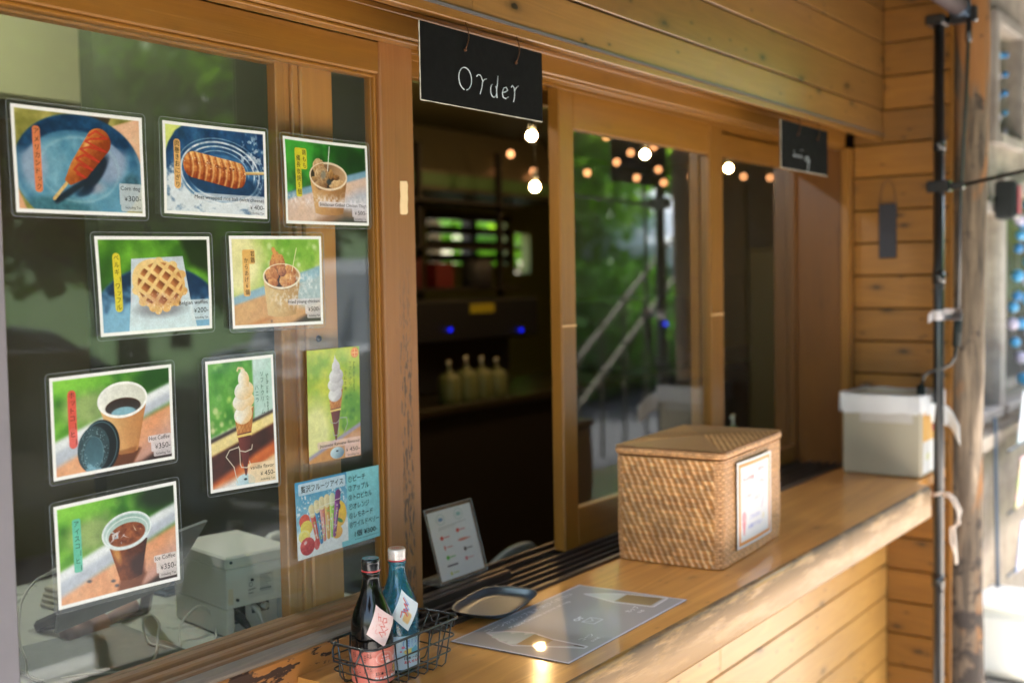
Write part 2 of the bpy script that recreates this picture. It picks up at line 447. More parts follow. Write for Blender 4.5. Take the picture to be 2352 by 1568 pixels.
# ---- lettering
_glyph = {}
def glyph(txt, bold=0.0):
    """returns verts(N,2) in em units (x right, y up, baseline 0), faces, width"""
    k = (txt, bold)
    if k in _glyph: return _glyph[k]
    cu = bpy.data.curves.new("t", 'FONT'); cu.body = txt; cu.size = 1.0; cu.resolution_u = 3; cu.offset = bold
    ob = bpy.data.objects.new("t", cu); COL.objects.link(ob)
    dg = bpy.context.evaluated_depsgraph_get(); ev = ob.evaluated_get(dg); me = ev.to_mesh()
    vs = np.array([v.co[:2] for v in me.vertices]) if len(me.vertices) else np.zeros((0, 2))
    fs = [tuple(p.vertices) for p in me.polygons]
    w = (vs[:, 0].min(), vs[:, 0].max()) if len(vs) else (0, .5)
    ev.to_mesh_clear(); bpy.data.objects.remove(ob); bpy.data.curves.remove(cu)
    _glyph[k] = (vs, fs, w); return _glyph[k]
class Letters:
    def __init__(s, fn): s.fn = fn; s.v = []; s.f = []; s.n = 0
    def put(s, txt, x, y, size, align='l', width=None, ang=0, bold=.0, sx=1.0):
        """x,y mm = baseline start; size mm = em; width forces the run's width"""
        vs, fs, (a, b) = glyph(txt, bold)
        if not len(vs): return
        k = size * sx
        if width: k = width / (b - a)
        X = (vs[:, 0] - a) * k; wd = (b - a) * k
        X = X - (0 if align == 'l' else wd if align == 'r' else wd / 2); Y = -vs[:, 1] * size
        ca, sa = math.cos(R(ang)), math.sin(R(ang))
        U = x + X * ca - Y * sa; V = y + X * sa + Y * ca
        s.v.append(s.fn(U, V)); s.f.extend([tuple(i + s.n for i in f) for f in fs]); s.n += len(vs)
    def vert(s, txt, x, y, size, pitch=None, bold=.0):
        """vertical Japanese run, x = column centre, y = top of the first character"""
        p = pitch or size * 1.05
        for i, ch in enumerate(txt):
            vs, fs, (a, b) = glyph(ch, bold)
            if ch in 'ー−-':
                s.put(ch, x + size * .1, y + i * p + size * .12, size, ang=90, bold=bold)
            else:
                dx = size * .18 if ch in 'ッァィ' else 0
                cy = (vs[:, 1].max() + vs[:, 1].min()) / 2 if len(vs) else 0
                s.put(ch, x + dx, y + i * p + size * (.5 + cy), size, 'c', bold=bold)
    def build(s, name, mat, parent):
        if not s.v: return
        me = bpy.data.meshes.new(name); me.from_pydata([tuple(p) for p in np.concatenate(s.v)], [], s.f)
        me.materials.append(mat); me.update(); return link(name, me, parent)
# ------------------------------------------------------------------ the food posters
M['print'] = print_mat('printed_card')
M['film'] = pane_mat('laminate_film', refl=1.3, tint=(.93, .95, .95), dirt=.05, film=True)
M['film_edge'] = P('laminate_edge', (130, 138, 142), .25, spec=.8, coat=.6)
M['ink'] = P('black_ink', (22, 20, 22), .6, vary=.05)
M['ink_red'] = P('red_ink', (205, 50, 60), .6, vary=.05)
M['ink_pink'] = P('pink_ink', (235, 120, 120), .6, vary=.05)
M['ink_green'] = P('green_ink', (28, 78, 40), .6, vary=.05)
M['ink_white'] = P('white_ink', (238, 238, 240), .6, vary=.05)
M['ink_blue'] = P('blue_ink', (70, 90, 200), .6, vary=.05)

def bilin(W, H, TL, TR, BR, BL, y0=-.0012, curl=.002, seed=0, ysurf=0.0):
    r = np.random.default_rng(seed); a = r.uniform(-1, 1, 4)
    def fn(u, v, off=0.0):
        s_ = np.asarray(u) / W; t_ = np.asarray(v) / H
        X = (TL[0] * (1 - s_) + TR[0] * s_) * (1 - t_) + (BL[0] * (1 - s_) + BR[0] * s_) * t_
        Z = (TL[1] * (1 - s_) + TR[1] * s_) * (1 - t_) + (BL[1] * (1 - s_) + BR[1] * s_) * t_
        c = curl * (np.abs(s_ - .5) ** 2 * 3 + .3 * a[0] * np.sin(5 * s_ + a[1]) + .3 * a[2] * np.sin(4 * t_ + a[3]) + .5)
        return np.stack([X, ysurf + y0 - off - np.maximum(c, 0), Z], -1)
    return fn
def laminate(fn, W, H, root, mg=6.0, rad=6.5):
    pts = []
    for cx, cy, a0 in ((W + mg - rad, H + mg - rad, 0), (-mg + rad, H + mg - rad, 90), (-mg + rad, -mg + rad, 180), (W + mg - rad, -mg + rad, 270)):
        for k in range(7):
            a = R(a0 + 15 * k); pts.append((cx + rad * math.cos(a), cy + rad * math.sin(a)))
    # dense border so that the sheet follows the curl
    ring = []
    for i in range(len(pts)):
        p, q = np.array(pts[i]), np.array(pts[(i + 1) % len(pts)]); n_ = max(1, int(np.linalg.norm(q - p) / 12))
        for k in range(n_): ring.append(tuple(p + (q - p) * k / n_))
    ring = np.array(ring); c = np.array([W / 2, H / 2])
    mb = MB(); n = len(ring); vs = []
    for f in (1.0, .8, .5, .2): vs.extend([tuple(x) for x in fn(c[0] + (ring[:, 0] - c[0]) * f, c[1] + (ring[:, 1] - c[1]) * f, -.0006)])
    fs = [(l * n + i, l * n + (i + 1) % n, (l + 1) * n + (i + 1) % n, (l + 1) * n + i) for l in range(3) for i in range(n)] + [tuple(range(3 * n, 4 * n))]
    mb.add(vs, fs); mb.build('laminate', M['film'], root, True)
    e = MB(); e.tube([tuple(x) for x in fn(ring[:, 0], ring[:, 1], -.0003)], .00035, 5, closed=True); e.build('laminate_edge', M['film_edge'], root, True)
    # small strips of tape holding the sheet
def poster(name, label, W, H, C, paint, words, seed, lam=True, curl=.002):
    TL, TR, BR, BL = C
    root = thing(name, label, 'menu poster', ((BL[0] + BR[0]) / 2, -.002, (BL[1] + BR[1]) / 2), 'food posters taped to the shop window')
    fn = bilin(W, H, TL, TR, BR, BL, seed=seed, curl=curl)
    p = Paint(W, H)
    paint(p); p.photo = True
    if lam:
        k_ = p.rect(5.2, 5.2, W - 5.2, H - 5.2, .8); p.clip = k_; p.c = p.c * k_[..., None] + 255. * (1 - k_[..., None])
    place_grid('print', p, lambda u, v: fn(u, v, .0004), M['print'], root)
    if lam: laminate(fn, W, H, root)
    groups = {}
    L = {}
    def put(kind):
        if kind not in L: L[kind] = Letters(lambda u, v: fn(u, v, .0007))
        return L[kind]
    words(put)
    for k, l in L.items(): l.build('lettering', M[k], root)
    return root
def tagbox(p, x0, y0, x1, y1, x2, y2, y3, col=(226, 224, 232), a=.82):
    """the stepped pale patch behind name, price and tax lines, flush right"""
    m_ = np.maximum.reduce([p.rrect(x0, y0, p.W - 5, y1, 2.5), p.rrect(x1, y1 - 2, p.W - 5, y2, 2.5), p.rrect(x2, y2 - 2, p.W - 5, y3, 2.5)])
    p.fill(m_, col, a)
def price(put, W, name, size, width, yn, pr, yp, yt, ps=11.5):
    l = put('ink'); xr = W - 8
    l.put(name, xr, yn, size, 'r', width=width)
    l.put('¥', xr - 27, yp, ps * .82, 'l'); l.put(pr + '-', xr + 1, yp, ps, 'r', width=21.5)
    l.put('Including Tax', xr + .5, yt, 5.2, 'r', width=26)
def greens(p, base, dark, lite, seed, cell=26):
    n = p.mm(cell, seed, 4); p.two(np.ones_like(p.U), (n - .3) * 2.2, dark, base)
    p.bokeh(26, seed + 3, [lite, base], 0, p.W, 0, p.H, 3, 9, .3)

def pt_corn(p):
    greens(p, (175, 165, 90), (120, 120, 50), (205, 200, 120), 4)
    p.fill(p.poly([(105, 0), (160, 0), (150, 20), (110, 12)]), (60, 45, 35), .9)
    p.two(p.poly([(150, 20), (210, 0), (210, 80), (185, 60)]), p.mm(12, 3), (240, 196, 160), (225, 160, 130))
    p.fill(p.poly([(0, 105), (20, 150), (0, 150)]), (236, 170, 130))
    pl = p.ell(103, 86, 104, 81, 0, 1.2)
    n = p.mm(14, 8, 4); p.two(pl, p.V / 150 * .7 + (n - .5) * .9, (52, 104, 142), (112, 168, 196))
    inner = p.ell(100, 90, 84, 58, 0, 10); p.two(inner, (p.mm(16, 21, 4) - .25) * 1.4, (84, 142, 172), (140, 186, 208), .9)
    p.fill(p.ell(30, 80, 20, 32, 0, 12), (160, 172, 200), .75); p.fill(p.ell(155, 70, 26, 34, 20, 12), (158, 164, 196), .7); p.fill(p.ell(120, 108, 22, 9, 0, 6), (160, 160, 178), .8)
    p.fill(p.ring(103, 86, 101, 78, 4, 0, 3) , (150, 178, 196), .35)
    rim = pl * (1 - p.ell(100, 94, 90, 66, 0, 3)) * (1 - p.half(0, 62, 210, 52, 14)) 
    p.two(rim, (p.mm(10, 33, 3) - .3) * 1.6, (14, 48, 84), (40, 96, 140), .95)
    p.two(p.ell(60, 140, 60, 16, 0, 8) * pl, p.mm(4, 9, 3), (30, 76, 92), (84, 140, 150), .8)
    p.two(p.ell(185, 110, 16, 26, 20, 6) * pl, p.mm(4, 10, 3), (26, 58, 70), (84, 130, 150), .8)
    p.fill(p.ring(103, 84, 64, 46, 3, 0, 3), (168, 200, 214), .45)
    sh = np.maximum(p.ell(128, 88, 34, 11, -52, 4), p.line([(112, 100), (64, 129)], 10, 4)); p.fill(sh, (24, 34, 52), .92)
    p.fill(p.ell(110, 115, 16, 6, -20, 4), (24, 44, 70), .8); p.blur(1.0)
    p.two(p.line([(84, 101), (60, 127)], 4.6), p.mm(3, 4), (240, 206, 140), (206, 150, 80))
    body = np.maximum.reduce([p.line([(136, 42), (104, 82)], 40, .8, 32), p.poly([(90, 74), (116, 94), (87, 107), (78, 100)])])
    f = ((p.U - 100) * .75 + (p.V - 60) * .55) / 34 + .25 + (p.mm(5, 6, 3) - .5) * .5
    p.two(body, f, (236, 150, 66), (150, 64, 24))
    p.fill(p.ell(116, 48, 3, 9, 38, 3), (255, 214, 150), .5)
    z = [(120, 34), (132, 26), (150, 36), (124, 38), (114, 42), (150, 56), (120, 50), (106, 54), (138, 72), (112, 62), (98, 68), (126, 84), (102, 76), (94, 84), (112, 95), (98, 90)]
    p.fill(p.line(z, 2.8, 1.0) * body, (190, 34, 26), .8); p.fill(p.line(z, 1.0, .8) * body, (255, 120, 100), .35)
    p.fill(p.rrect(31, 27, 43, 119, 5), (242, 132, 82), .95)
    tagbox(p, 167, 100, 167, 112, 169, 132, 141, (206, 214, 222))
def wd_corn(put):
    put('ink').vert('アメリカンドック', 37, 29.5, 9.6, 11.0)
    price(put, 210, 'Corn dog', 9, 33, 110, '300', 126, 137)
poster('corn_dog_poster', 'laminated corn dog poster with a blue plate, top left on the window', 210, 148,
       [(.873, 1.803), (1.084, 1.805), (1.084, 1.657), (.875, 1.656)], pt_corn, wd_corn, 1, curl=.0035)

def pt_meat(p):
    n = p.mm(18, 14, 5); p.two(np.ones_like(p.U), (n - .3) * 1.8, (16, 52, 100), (54, 108, 158))
    p.fill(p.poly([(0, 0), (46, 0), (24, 14), (10, 34), (0, 60)], 3), (214, 226, 120))
    gl = np.clip(p.half(0, 74, 210, 118, 30) * 1.2 + (p.mm(9, 51, 4) - .55) * 2.0, 0, 1) * p.half(0, 60, 210, 95, 22)
    p.fill(gl, (232, 240, 250), .92)
    p.fill(np.clip((p.mm(7, 71, 4) - .52) * 6, 0, 1) * p.ell(182, 60, 30, 52, 0, 16), (214, 226, 242), .75)
    p.two(p.ell(112, 86, 76, 40, 0, 3), p.mm(14, 5, 3), (30, 82, 134), (90, 142, 188), .95)
    for rx, ry, w, a in ((80, 50, 3.2, .95), (70, 43, 2.6, .9), (58, 36, 1.8, .6), (88, 56, 1.6, .5)): p.fill(p.ring(114, 76, rx, ry, w, 4, 1.5) * np.clip(.35 + p.mm(8, 3), 0, 1), (236, 242, 250), a)
    p.two(p.ell(116, 92, 74, 22, 5, 5), p.mm(12, 2), (12, 44, 84), (30, 74, 120), .95)
    p.two(p.line([(160, 74), (206, 71)], 5), np.clip((p.V - 69) / 6, 0, 1), (250, 232, 180), (190, 140, 70))
    body = np.maximum(p.line([(60, 66), (142, 78)], 43, .8, 45), p.ell(152, 78, 14, 21, 0)) * np.clip(1 - (p.mm(3, 8, 2) - .75) * 0, 0, 1)
    v = (p.V - 66 - (p.U - 60) * .15) / 23
    p.two(body, .5 + v * .45 + (p.mm(5, 9, 4) - .5) * 1.0, (248, 172, 98), (150, 56, 16))
    for i in range(9):
        x = 48 + i * 13.5; arc = [(x + 6 * math.sin((k / 6) * 3.1), 44 + (x - 50) * .12 + k * 8) for k in range(7)]
        p.fill(p.line(arc, 3.4, 2.6) * body, (122, 40, 12), .5); p.fill(p.line([(a + 5, b) for a, b in arc], 3, 2.6) * body, (255, 216, 160), .55)
    p.fill(p.line([(52, 62), (80, 60), (120, 68), (156, 70)], 4, 3) * body * np.clip(p.mm(4, 77) * 2 - .7, 0, 1), (84, 18, 10), .8)
    p.fill(np.clip((p.mm(2.2, 99, 2) - .74) * 9, 0, 1) * body * (v < .1), (255, 245, 225), .8)
    p.fill(p.rrect(20.5, 27, 33.5, 107, 6), (244, 178, 104), .95)
    tagbox(p, 59, 111, 170, 124, 176, 137, 142, (220, 224, 236), .7)
def wd_meat(put):
    put('ink').vert('肉巻きおにぎり', 27, 29, 10.2, 11.0)
    put('ink').put('Meat wrapped rice ball (with cheese)', 203, 121, 9, 'r', width=143)
    l = put('ink'); l.put('¥', 174, 133.5, 8.4); l.put('400-', 204, 133.5, 10.5, 'r', width=22); l.put('Including Tax', 203.5, 141, 5, 'r', width=30)
poster('rice_ball_poster', 'laminated poster of a meat wrapped rice ball skewer, middle of the top row', 210, 148,
       [(1.122, 1.806), (1.33, 1.808), (1.329, 1.662), (1.12, 1.664)], pt_meat, wd_meat, 2, curl=.0025)

def cup(p, cx, cy, rx, ry, bx0, bx1, by, body, inside, rimc):
    p.two(p.poly([(cx - rx + .6, cy + 2), (cx + rx - .6, cy + 2), (bx1, by - 3), ((bx0 + bx1) / 2 + (bx1 - bx0) * .28, by), ((bx0 + bx1) / 2 - (bx1 - bx0) * .28, by), (bx0, by - 3)]),
          (p.U - cx + rx * .9) / (rx * 1.9) * .9 + (p.mm(20, 5) - .5) * .3, body[0], body[1])
    p.fill(p.ell(cx, cy, rx, ry), rimc); p.two(p.ell(cx, cy + .6, rx - 3, ry - 3), (p.U - cx + rx) / (2 * rx), inside[0], inside[1])
def pt_binch(p):
    greens(p, (62, 172, 52), (14, 64, 12), (120, 200, 90), 24, 30)
    p.fill(p.ell(172, 34, 60, 34, 30, 26), (12, 52, 10), .8); p.fill(p.ell(30, 22, 60, 34, 0, 26), (72, 186, 60), .7)
    p.two(p.half(0, 107, 210, 54, 1.5), p.mm(20, 3), (232, 190, 160), (206, 176, 172))
    p.fill(p.half(0, 96, 210, 44, 1.2) * (1 - p.half(0, 109, 210, 57, 2)), (122, 162, 190)); p.fill(p.half(0, 96, 210, 44, 1) * (1 - p.half(0, 98, 210, 46, 1)), (84, 120, 150))
    p.fill(p.ell(185, 110, 50, 24, -20, 16), (170, 182, 208), .8); p.fill(p.poly([(60, 150), (130, 118), (210, 122), (210, 150)], 14), (120, 80, 50), .7); p.fill(p.poly([(90, 150), (150, 134), (210, 136), (210, 150)], 10), (50, 56, 60), .8)
    p.blur(1.6)
    cup(p, 110, 62, 47, 25, 76, 145, 131, ((216, 164, 108), (140, 92, 50)), ((70, 40, 20), (206, 164, 124)), (236, 208, 178))
    p.fill(p.ell(98, 66, 32, 18, 10, 6), (52, 28, 14), .9)
    p.blob(86, 46, 14, 16, 10, (232, 196, 150), (150, 100, 58), 4, .4); p.blob(93, 66, 19, 21, 20, (226, 190, 148), (120, 76, 40), 7, .4); p.fill(p.ell(98, 60, 6, 8, 30, 4), (110, 120, 122), .6)
    p.blob(131, 76, 19, 9, -8, (240, 204, 156), (176, 124, 76), 9, .35); p.blob(117, 58, 6, 9, 0, (210, 160, 100), (120, 74, 36), 3); p.blob(130, 63, 8, 5, 0, (180, 126, 72), (90, 52, 24), 5); p.blob(74, 69, 8, 5, 0, (206, 160, 104), (110, 68, 34), 5)
    p.fill(p.ell(112, 72, 6, 5, 0, 3), (52, 62, 74), .9)
    p.fill(p.ell(110, 62, 47, 25) * (1 - p.ell(110, 61, 44, 22.5)), (240, 214, 186))
    p.fill(p.line([(116, 9), (109, 52)], 1.8), (236, 240, 236))
    g = np.clip(1 - np.abs(p.V - 106 - (p.mm(10, 31) - .5) * 14) / 16, 0, 1) * np.clip(p.mm(5, 61, 4) * 2.4 - .75, 0, 1); p.fill(g, (250, 240, 246), .75)
    p.fill(np.maximum(p.rrect(28, 17, 43, 101, 4), p.rrect(28, 17, 58, 53, 4)), (222, 206, 36), .97)
    tagbox(p, 84, 107, 168, 117, 172, 133, 140, (226, 220, 236), .75)
def wd_binch(put):
    put('ink').vert('鶏もも', 51, 19, 10.4, 11.2); put('ink').vert('備長炭焼5個', 36, 29, 10.8, 11.6)
    put('ink').put('Binchotan Grilled Chicken Thigh', 204, 115, 8.4, 'r', width=117)
    l = put('ink'); l.put('¥', 174, 129, 9); l.put('500-', 204, 129, 11, 'r', width=22); l.put('Including Tax', 203.5, 138, 5, 'r', width=29)
poster('grilled_chicken_poster', 'laminated poster of grilled chicken in a paper cup, rightmost of the top row', 210, 148,
       [(1.367, 1.805), (1.576, 1.805), (1.578, 1.658), (1.371, 1.656)], pt_binch, wd_binch, 3, curl=.004)

def pt_waffle(p):
    greens(p, (110, 176, 46), (58, 110, 22), (160, 206, 90), 44, 30)
    p.fill(p.poly([(150, 0), (210, 0), (210, 60), (170, 46)], 12), (26, 34, 10), .85); p.fill(p.ell(14, 60, 26, 40, 0, 16), (40, 84, 24), .6)
    n = p.mm(12, 4, 4); pl = p.ell(108, 140, 128, 96, 0, 1.2)
    p.two(pl, (p.V - 80) / 30 + (n - .5) * 2.2, (14, 46, 84), (124, 176, 214)); p.fill(p.ring(108, 140, 127, 95, 1.6, 0, 1), (96, 140, 168), .9)
    p.fill(pl * (1 - p.half(0, 74, 210, 100, 10)) * p.rect(150, 0, 210, 148), (16, 54, 100), .7)
    p.blur(1.2)
    p.two(p.poly([(61, 34), (157, 31), (168, 96), (182, 150), (50, 150), (56, 96)]), (p.mm(24, 6) - .2) * 1.2 + (p.V - 60) / 200, (196, 206, 222), (206, 232, 246))
    p.fill(p.ell(112, 112, 44, 12, 0, 9), (120, 116, 124), .7)
    w = np.maximum.reduce([p.ell(112, 75, 47, 38), p.line([(112, 100), (106, 114)], 13), p.ell(108, 73, 49, 37, 20), *[p.ell(112 + 45 * math.cos(a), 75 + 36 * math.sin(a), 8.5, 7) for a in [.3, .85, 1.35, 1.9, 2.4, 2.95, 3.5, 4.1, 4.7, 5.3, 5.85]]])
    p.two(w, .15 + (p.mm(6, 8, 3) - .5) * .7 + ((p.U - 112) / 90 + (p.V - 75) / 90) * .4, (250, 206, 138), (206, 132, 62))
    # grid of pockets
    a = R(38); x = (p.U - 112) * math.cos(a) + (p.V - 75) * 1.15 * math.sin(a); y = -(p.U - 112) * math.sin(a) + (p.V - 75) * 1.15 * math.cos(a)
    cx = np.abs(((x / 19.5 + .5) % 1) - .5) * 19.5; cy = np.abs(((y / 19.5 + .5) % 1) - .5) * 19.5
    pk = np.clip((6.4 - np.maximum(cx, cy)) / 1.6 + .5, 0, 1) * p.ell(112, 73, 42, 33, 0, 2)
    lx = ((x / 19.5 + .5) % 1) - .5; ly = ((y / 19.5 + .5) % 1) - .5
    p.two(pk, .45 + (lx * .2 - ly * 1.5), (206, 130, 74), (110, 48, 18), .95)
    p.fill(np.clip((p.mm(2.4, 13, 2) - .66) * 7, 0, 1) * w * p.half(0, 80, 210, 92, 8), (255, 240, 226), .6)
    p.fill(p.ell(108, 98, 34, 9, 0, 8) * w * p.mm(5, 4), (176, 116, 112), .6)
    p.fill(p.rrect(28, 25, 41.5, 113, 6.5), (236, 214, 50), .97)
    tagbox(p, 149, 100, 168, 108, 170, 126, 133, (214, 228, 240), .8)
def wd_waffle(put):
    put('ink').vert('ベルギーワッフル', 34.5, 27, 9.8, 10.6)
    price(put, 210, 'Belgian waffles', 8.8, 56, 107.5, '200', 121, 130.5)
poster('waffle_poster', 'laminated poster of a golden waffle on pale paper over a blue plate, second row left', 210, 148,
       [(.996, 1.626), (1.206, 1.63), (1.206, 1.483), (1.001, 1.479)], pt_waffle, wd_waffle, 4, curl=.0025)

def pt_fried(p):
    greens(p, (190, 216, 110), (128, 176, 56), (236, 244, 190), 64, 26)
    p.fill(p.ell(20, 40, 50, 60, 0, 34), (244, 232, 168), .9); p.fill(p.ell(150, 20, 60, 26, 0, 20), (104, 168, 40), .65); p.bokeh(30, 9, [(236, 250, 200), (90, 150, 40), (250, 250, 230)], 70, 210, 0, 60, 2, 6, .5)
    p.two(p.half(0, 108, 210, 60, 1.5), p.mm(18, 3), (226, 176, 116), (206, 150, 100))
    p.fill(p.half(0, 99, 210, 48, 1.5) * (1 - p.half(0, 112, 210, 66, 3)), (140, 178, 200)); p.fill(p.ell(185, 90, 40, 26, -20, 12), (160, 196, 216), .85)
    p.fill(p.poly([(120, 150), (210, 116), (210, 150)], 8), (50, 42, 36), .9); p.fill(p.ell(60, 140, 30, 4, -14, 4), (190, 120, 60), .7); p.fill(p.ell(88, 139, 2, 1.5), (30, 40, 60))
    p.blur(1.6)
    cup(p, 115, 66, 43.5, 21, 80, 145, 132, ((222, 188, 132), (176, 134, 82)), ((110, 66, 40), (196, 150, 104)), (240, 222, 186))
    p.fill(p.ell(115, 74, 34, 13, 0, 4), (50, 22, 14), .9)
    fr = ((234, 166, 96), (150, 74, 30))
    p.blob(100, 42, 11, 17, 20, *fr, 3, .35); p.blob(112, 44, 11, 14, -20, *fr, 5, .35); p.fill(p.line([(97, 22), (104, 34)], 8, 1.5), (226, 150, 84))
    p.blob(92, 64, 15, 12, 10, *fr, 8, .4); p.blob(135, 60, 14, 12, 30, *fr, 9, .4); p.blob(128, 74, 19, 12, -10, (244, 182, 110), (164, 86, 36), 11, .4); p.blob(94, 76, 12, 8, 0, *fr, 12, .4); p.blob(116, 58, 10, 8, 0, (226, 150, 90), (120, 60, 34), 15, .4)
    p.fill(p.ell(115, 66, 43.5, 21) * (1 - p.ell(115, 65, 40.5, 18.8)), (242, 226, 194)); p.fill(p.line([(151, 20), (139, 58)], 1.5), (250, 236, 190))
    p.fill(np.clip(p.mm(5, 61, 4) * 3 - 1.4, 0, 1) * p.ell(150, 90, 60, 26, -15, 14), (250, 250, 250), .6)
    p.fill(np.maximum(p.rrect(27, 22, 42, 97, 4), p.rrect(27, 22, 55, 45, 4)), (242, 178, 96), .97)
    tagbox(p, 128, 104, 168, 114, 172, 130, 137, (222, 214, 220), .8)
def wd_fried(put):
    put('ink').vert('若鶏', 49.5, 24, 9.6, 10.2); put('ink').vert('からあげ6個', 35, 34.5, 9.4, 10.2)
    price(put, 210, 'Fried young chicken', 8.4, 75, 111.5, '500', 125.5, 134.5, 10.5)
poster('fried_chicken_poster', 'laminated poster of fried chicken lumps in a kraft cup on pale yellow, second row right', 210, 148,
       [(1.245, 1.632), (1.455, 1.636), (1.455, 1.48), (1.248, 1.48)], pt_fried, wd_fried, 5, curl=.0025)

def railbg(p, seed, a=(8, 92), b=(206, 28)):
    greens(p, (120, 186, 60), (46, 112, 26), (190, 220, 130), seed, 28)
    p.fill(p.ell(60, 50, 40, 26, 0, 20), (196, 196, 150), .6); p.fill(p.ell(190, 20, 50, 26, 0, 20), (26, 78, 16), .85); p.fill(p.ell(20, 10, 60, 20, 0, 16), (140, 214, 70), .8)
    s = (b[1] - a[1]) / (b[0] - a[0]); y0 = a[1] - s * a[0]; y1 = y0 + s * 210
    p.two(p.half(0, y0 + 34, 210, y1 + 34, 4), p.mm(22, seed) * 1.3 - .1, (246, 180, 140), (232, 150, 108))
    p.fill(p.half(0, y0, 210, y1, 1.5) * (1 - p.half(0, y0 + 37, 210, y1 + 30, 6)), (186, 194, 212)); p.fill(p.half(0, y0, 210, y1, 1.5) * (1 - p.half(0, y0 + 15, 210, y1 + 14, 6)), (236, 242, 250))
    p.fill(p.poly([(100, 150), (150, 120), (210, 84), (210, 150)], 26), (176, 150, 160), .55); p.fill(p.poly([(96, 150), (150, 142), (210, 116), (210, 150)], 6), (44, 28, 28), .95)
def pt_hot(p):
    railbg(p, 84); p.blur(2.2)
    p.fill(p.poly([(92, 150), (100, 124), (140, 118), (150, 122), (130, 150)], 5), (96, 52, 28), .9)
    cup(p, 121, 45, 43.5, 27, 106, 144, 127, ((232, 184, 126), (184, 116, 66)), ((250, 250, 246), (206, 206, 192)), (252, 252, 250))
    p.fill(p.ell(121, 46, 37, 22, 0, 8), (226, 228, 216), .5)
    cf = p.ell(121.5, 56, 31, 14); p.two(cf, (p.V - 44) / 24 + (p.mm(6, 3) - .5) * .4, (52, 34, 28), (74, 76, 82)); p.fill(cf * p.ell(122, 65, 22, 9, 0, 1.5), (132, 178, 198)); p.fill(cf * p.ring(121.5, 56, 30, 13, 1.2), (110, 66, 40), .8)
    p.fill(p.ell(121, 45, 43.5, 27) * (1 - p.ell(121, 43.6, 40.4, 24.4)), (253, 253, 252))
    p.fill(p.poly([(100, 122), (142, 118), (140, 128), (110, 130)], 3), (120, 66, 30), .5)
    p.two(p.ell(80, 110, 33, 40, 8), (p.U - 50) / 60, (40, 62, 72), (18, 26, 32)); p.fill(p.ring(78, 110, 30, 37, 1.6, 8), (96, 132, 146), .8)
    p.two(p.ell(68, 112, 27, 34, 8), (p.mm(14, 3) - .2) * 1.2, (70, 98, 108), (30, 44, 50)); p.two(p.ell(68, 118, 17, 24, 8), p.V / 148, (40, 58, 66), (84, 124, 140)); p.fill(p.ring(66, 118, 18, 25, 1.2, 8), (120, 156, 168), .5)
    r = np.random.default_rng(5)
    for i in range(70):
        a = r.uniform(0, 6.28); q = r.uniform(.62, .95); p.fill(p.ell(69 + 25 * q * math.cos(a), 111 + 33 * q * math.sin(a), .7, .6), (176, 206, 214), .7)
    for x, y, q in ((60, 136, 5), (66, 141, 6), (58, 142, 5), (76, 143, 4)): p.fill(p.ell(x, y, q, 3.4, 20, 2), (140, 190, 216), .7)
    p.fill(p.rrect(28, 21, 42, 106, 7), (244, 88, 74), .95); p.fill(p.rrect(28, 76, 42, 106, 7), (250, 120, 120), .5)
    tagbox(p, 163, 106, 168, 116, 172, 131, 139, (228, 218, 226), .85)
def wd_hot(put):
    put('ink').vert('ホットコーヒー', 35, 23, 10, 11.4)
    price(put, 210, 'Hot Coffee', 9.2, 37, 113.5, '350', 127.5, 136.5, 12)
poster('hot_coffee_poster', 'laminated poster of black coffee in a paper cup with its dark lid, third row left', 210, 148,
       [(.915, 1.425), (1.123, 1.431), (1.124, 1.283), (.916, 1.279)], pt_hot, wd_hot, 6, curl=.003)

def pt_ice(p):
    railbg(p, 84, (8, 94), (206, 30)); p.fill(p.ell(180, 14, 40, 20, 0, 14), (16, 40, 16), .8); p.blur(2.2)
    for x, y in ((52, 118), (92, 126), (98, 134)): p.fill(p.ell(x, y, 4, 2.2, 10, 2), (70, 84, 100), .8)
    p.fill(p.poly([(104, 126), (144, 118), (150, 126), (136, 150), (96, 150)], 6), (110, 62, 40), .8)
    p.two(p.poly([(88, 78), (154, 74), (142, 126), (122, 131), (104, 128)]), (p.U - 86) / 66 + (p.mm(10, 5) - .5) * .8, (158, 88, 40), (66, 26, 16)); p.fill(p.ell(100, 88, 5, 14, -20, 5), (236, 170, 90), .7); p.fill(p.ell(135, 112, 12, 16, 0, 8), (54, 26, 24), .7)
    p.fill(p.ell(119, 57, 43.5, 27, -4), (206, 226, 232)); p.two(p.ell(119, 58, 40, 24, -4), (p.V - 34) / 50, (150, 186, 176), (226, 240, 246)); p.fill(p.ring(119, 57, 42, 25.6, 1.4, -4), (250, 252, 252)); p.fill(p.ring(119, 60, 36, 21, 1.6, -4), (240, 248, 250), .8)
    lq = p.ell(119, 63, 32, 17, -4); p.two(lq, p.mm(8, 5, 3), (196, 120, 74), (90, 40, 24))
    r = np.random.default_rng(11)
    for i in range(15):
        x, y = r.uniform(92, 146), r.uniform(52, 74); q = [(x + r.uniform(-7, 7), y + r.uniform(-6, 6)) for _ in range(4)]
        p.fill(p.poly([q[0], q[1], q[2]]) * lq, [(236, 236, 244), (206, 190, 196), (240, 220, 196), (120, 50, 30), (176, 200, 226)][i % 5], .8)
    p.fill(p.ell(119, 70, 34, 14, -4, 2) * (1 - p.ell(119, 64, 33, 15, -4, 2)), (222, 236, 242), .85)
    p.fill(p.rrect(28, 24, 42, 101, 3.5), (104, 200, 172), .97)
    tagbox(p, 164, 104, 168, 114, 172, 131, 139, (232, 222, 222), .85)
def wd_ice(put):
    put('ink').vert('アイスコーヒー', 35, 26.5, 9.6, 10.6)
    price(put, 210, 'Ice Coffee', 9.2, 36, 111.5, '350', 127, 136, 12)
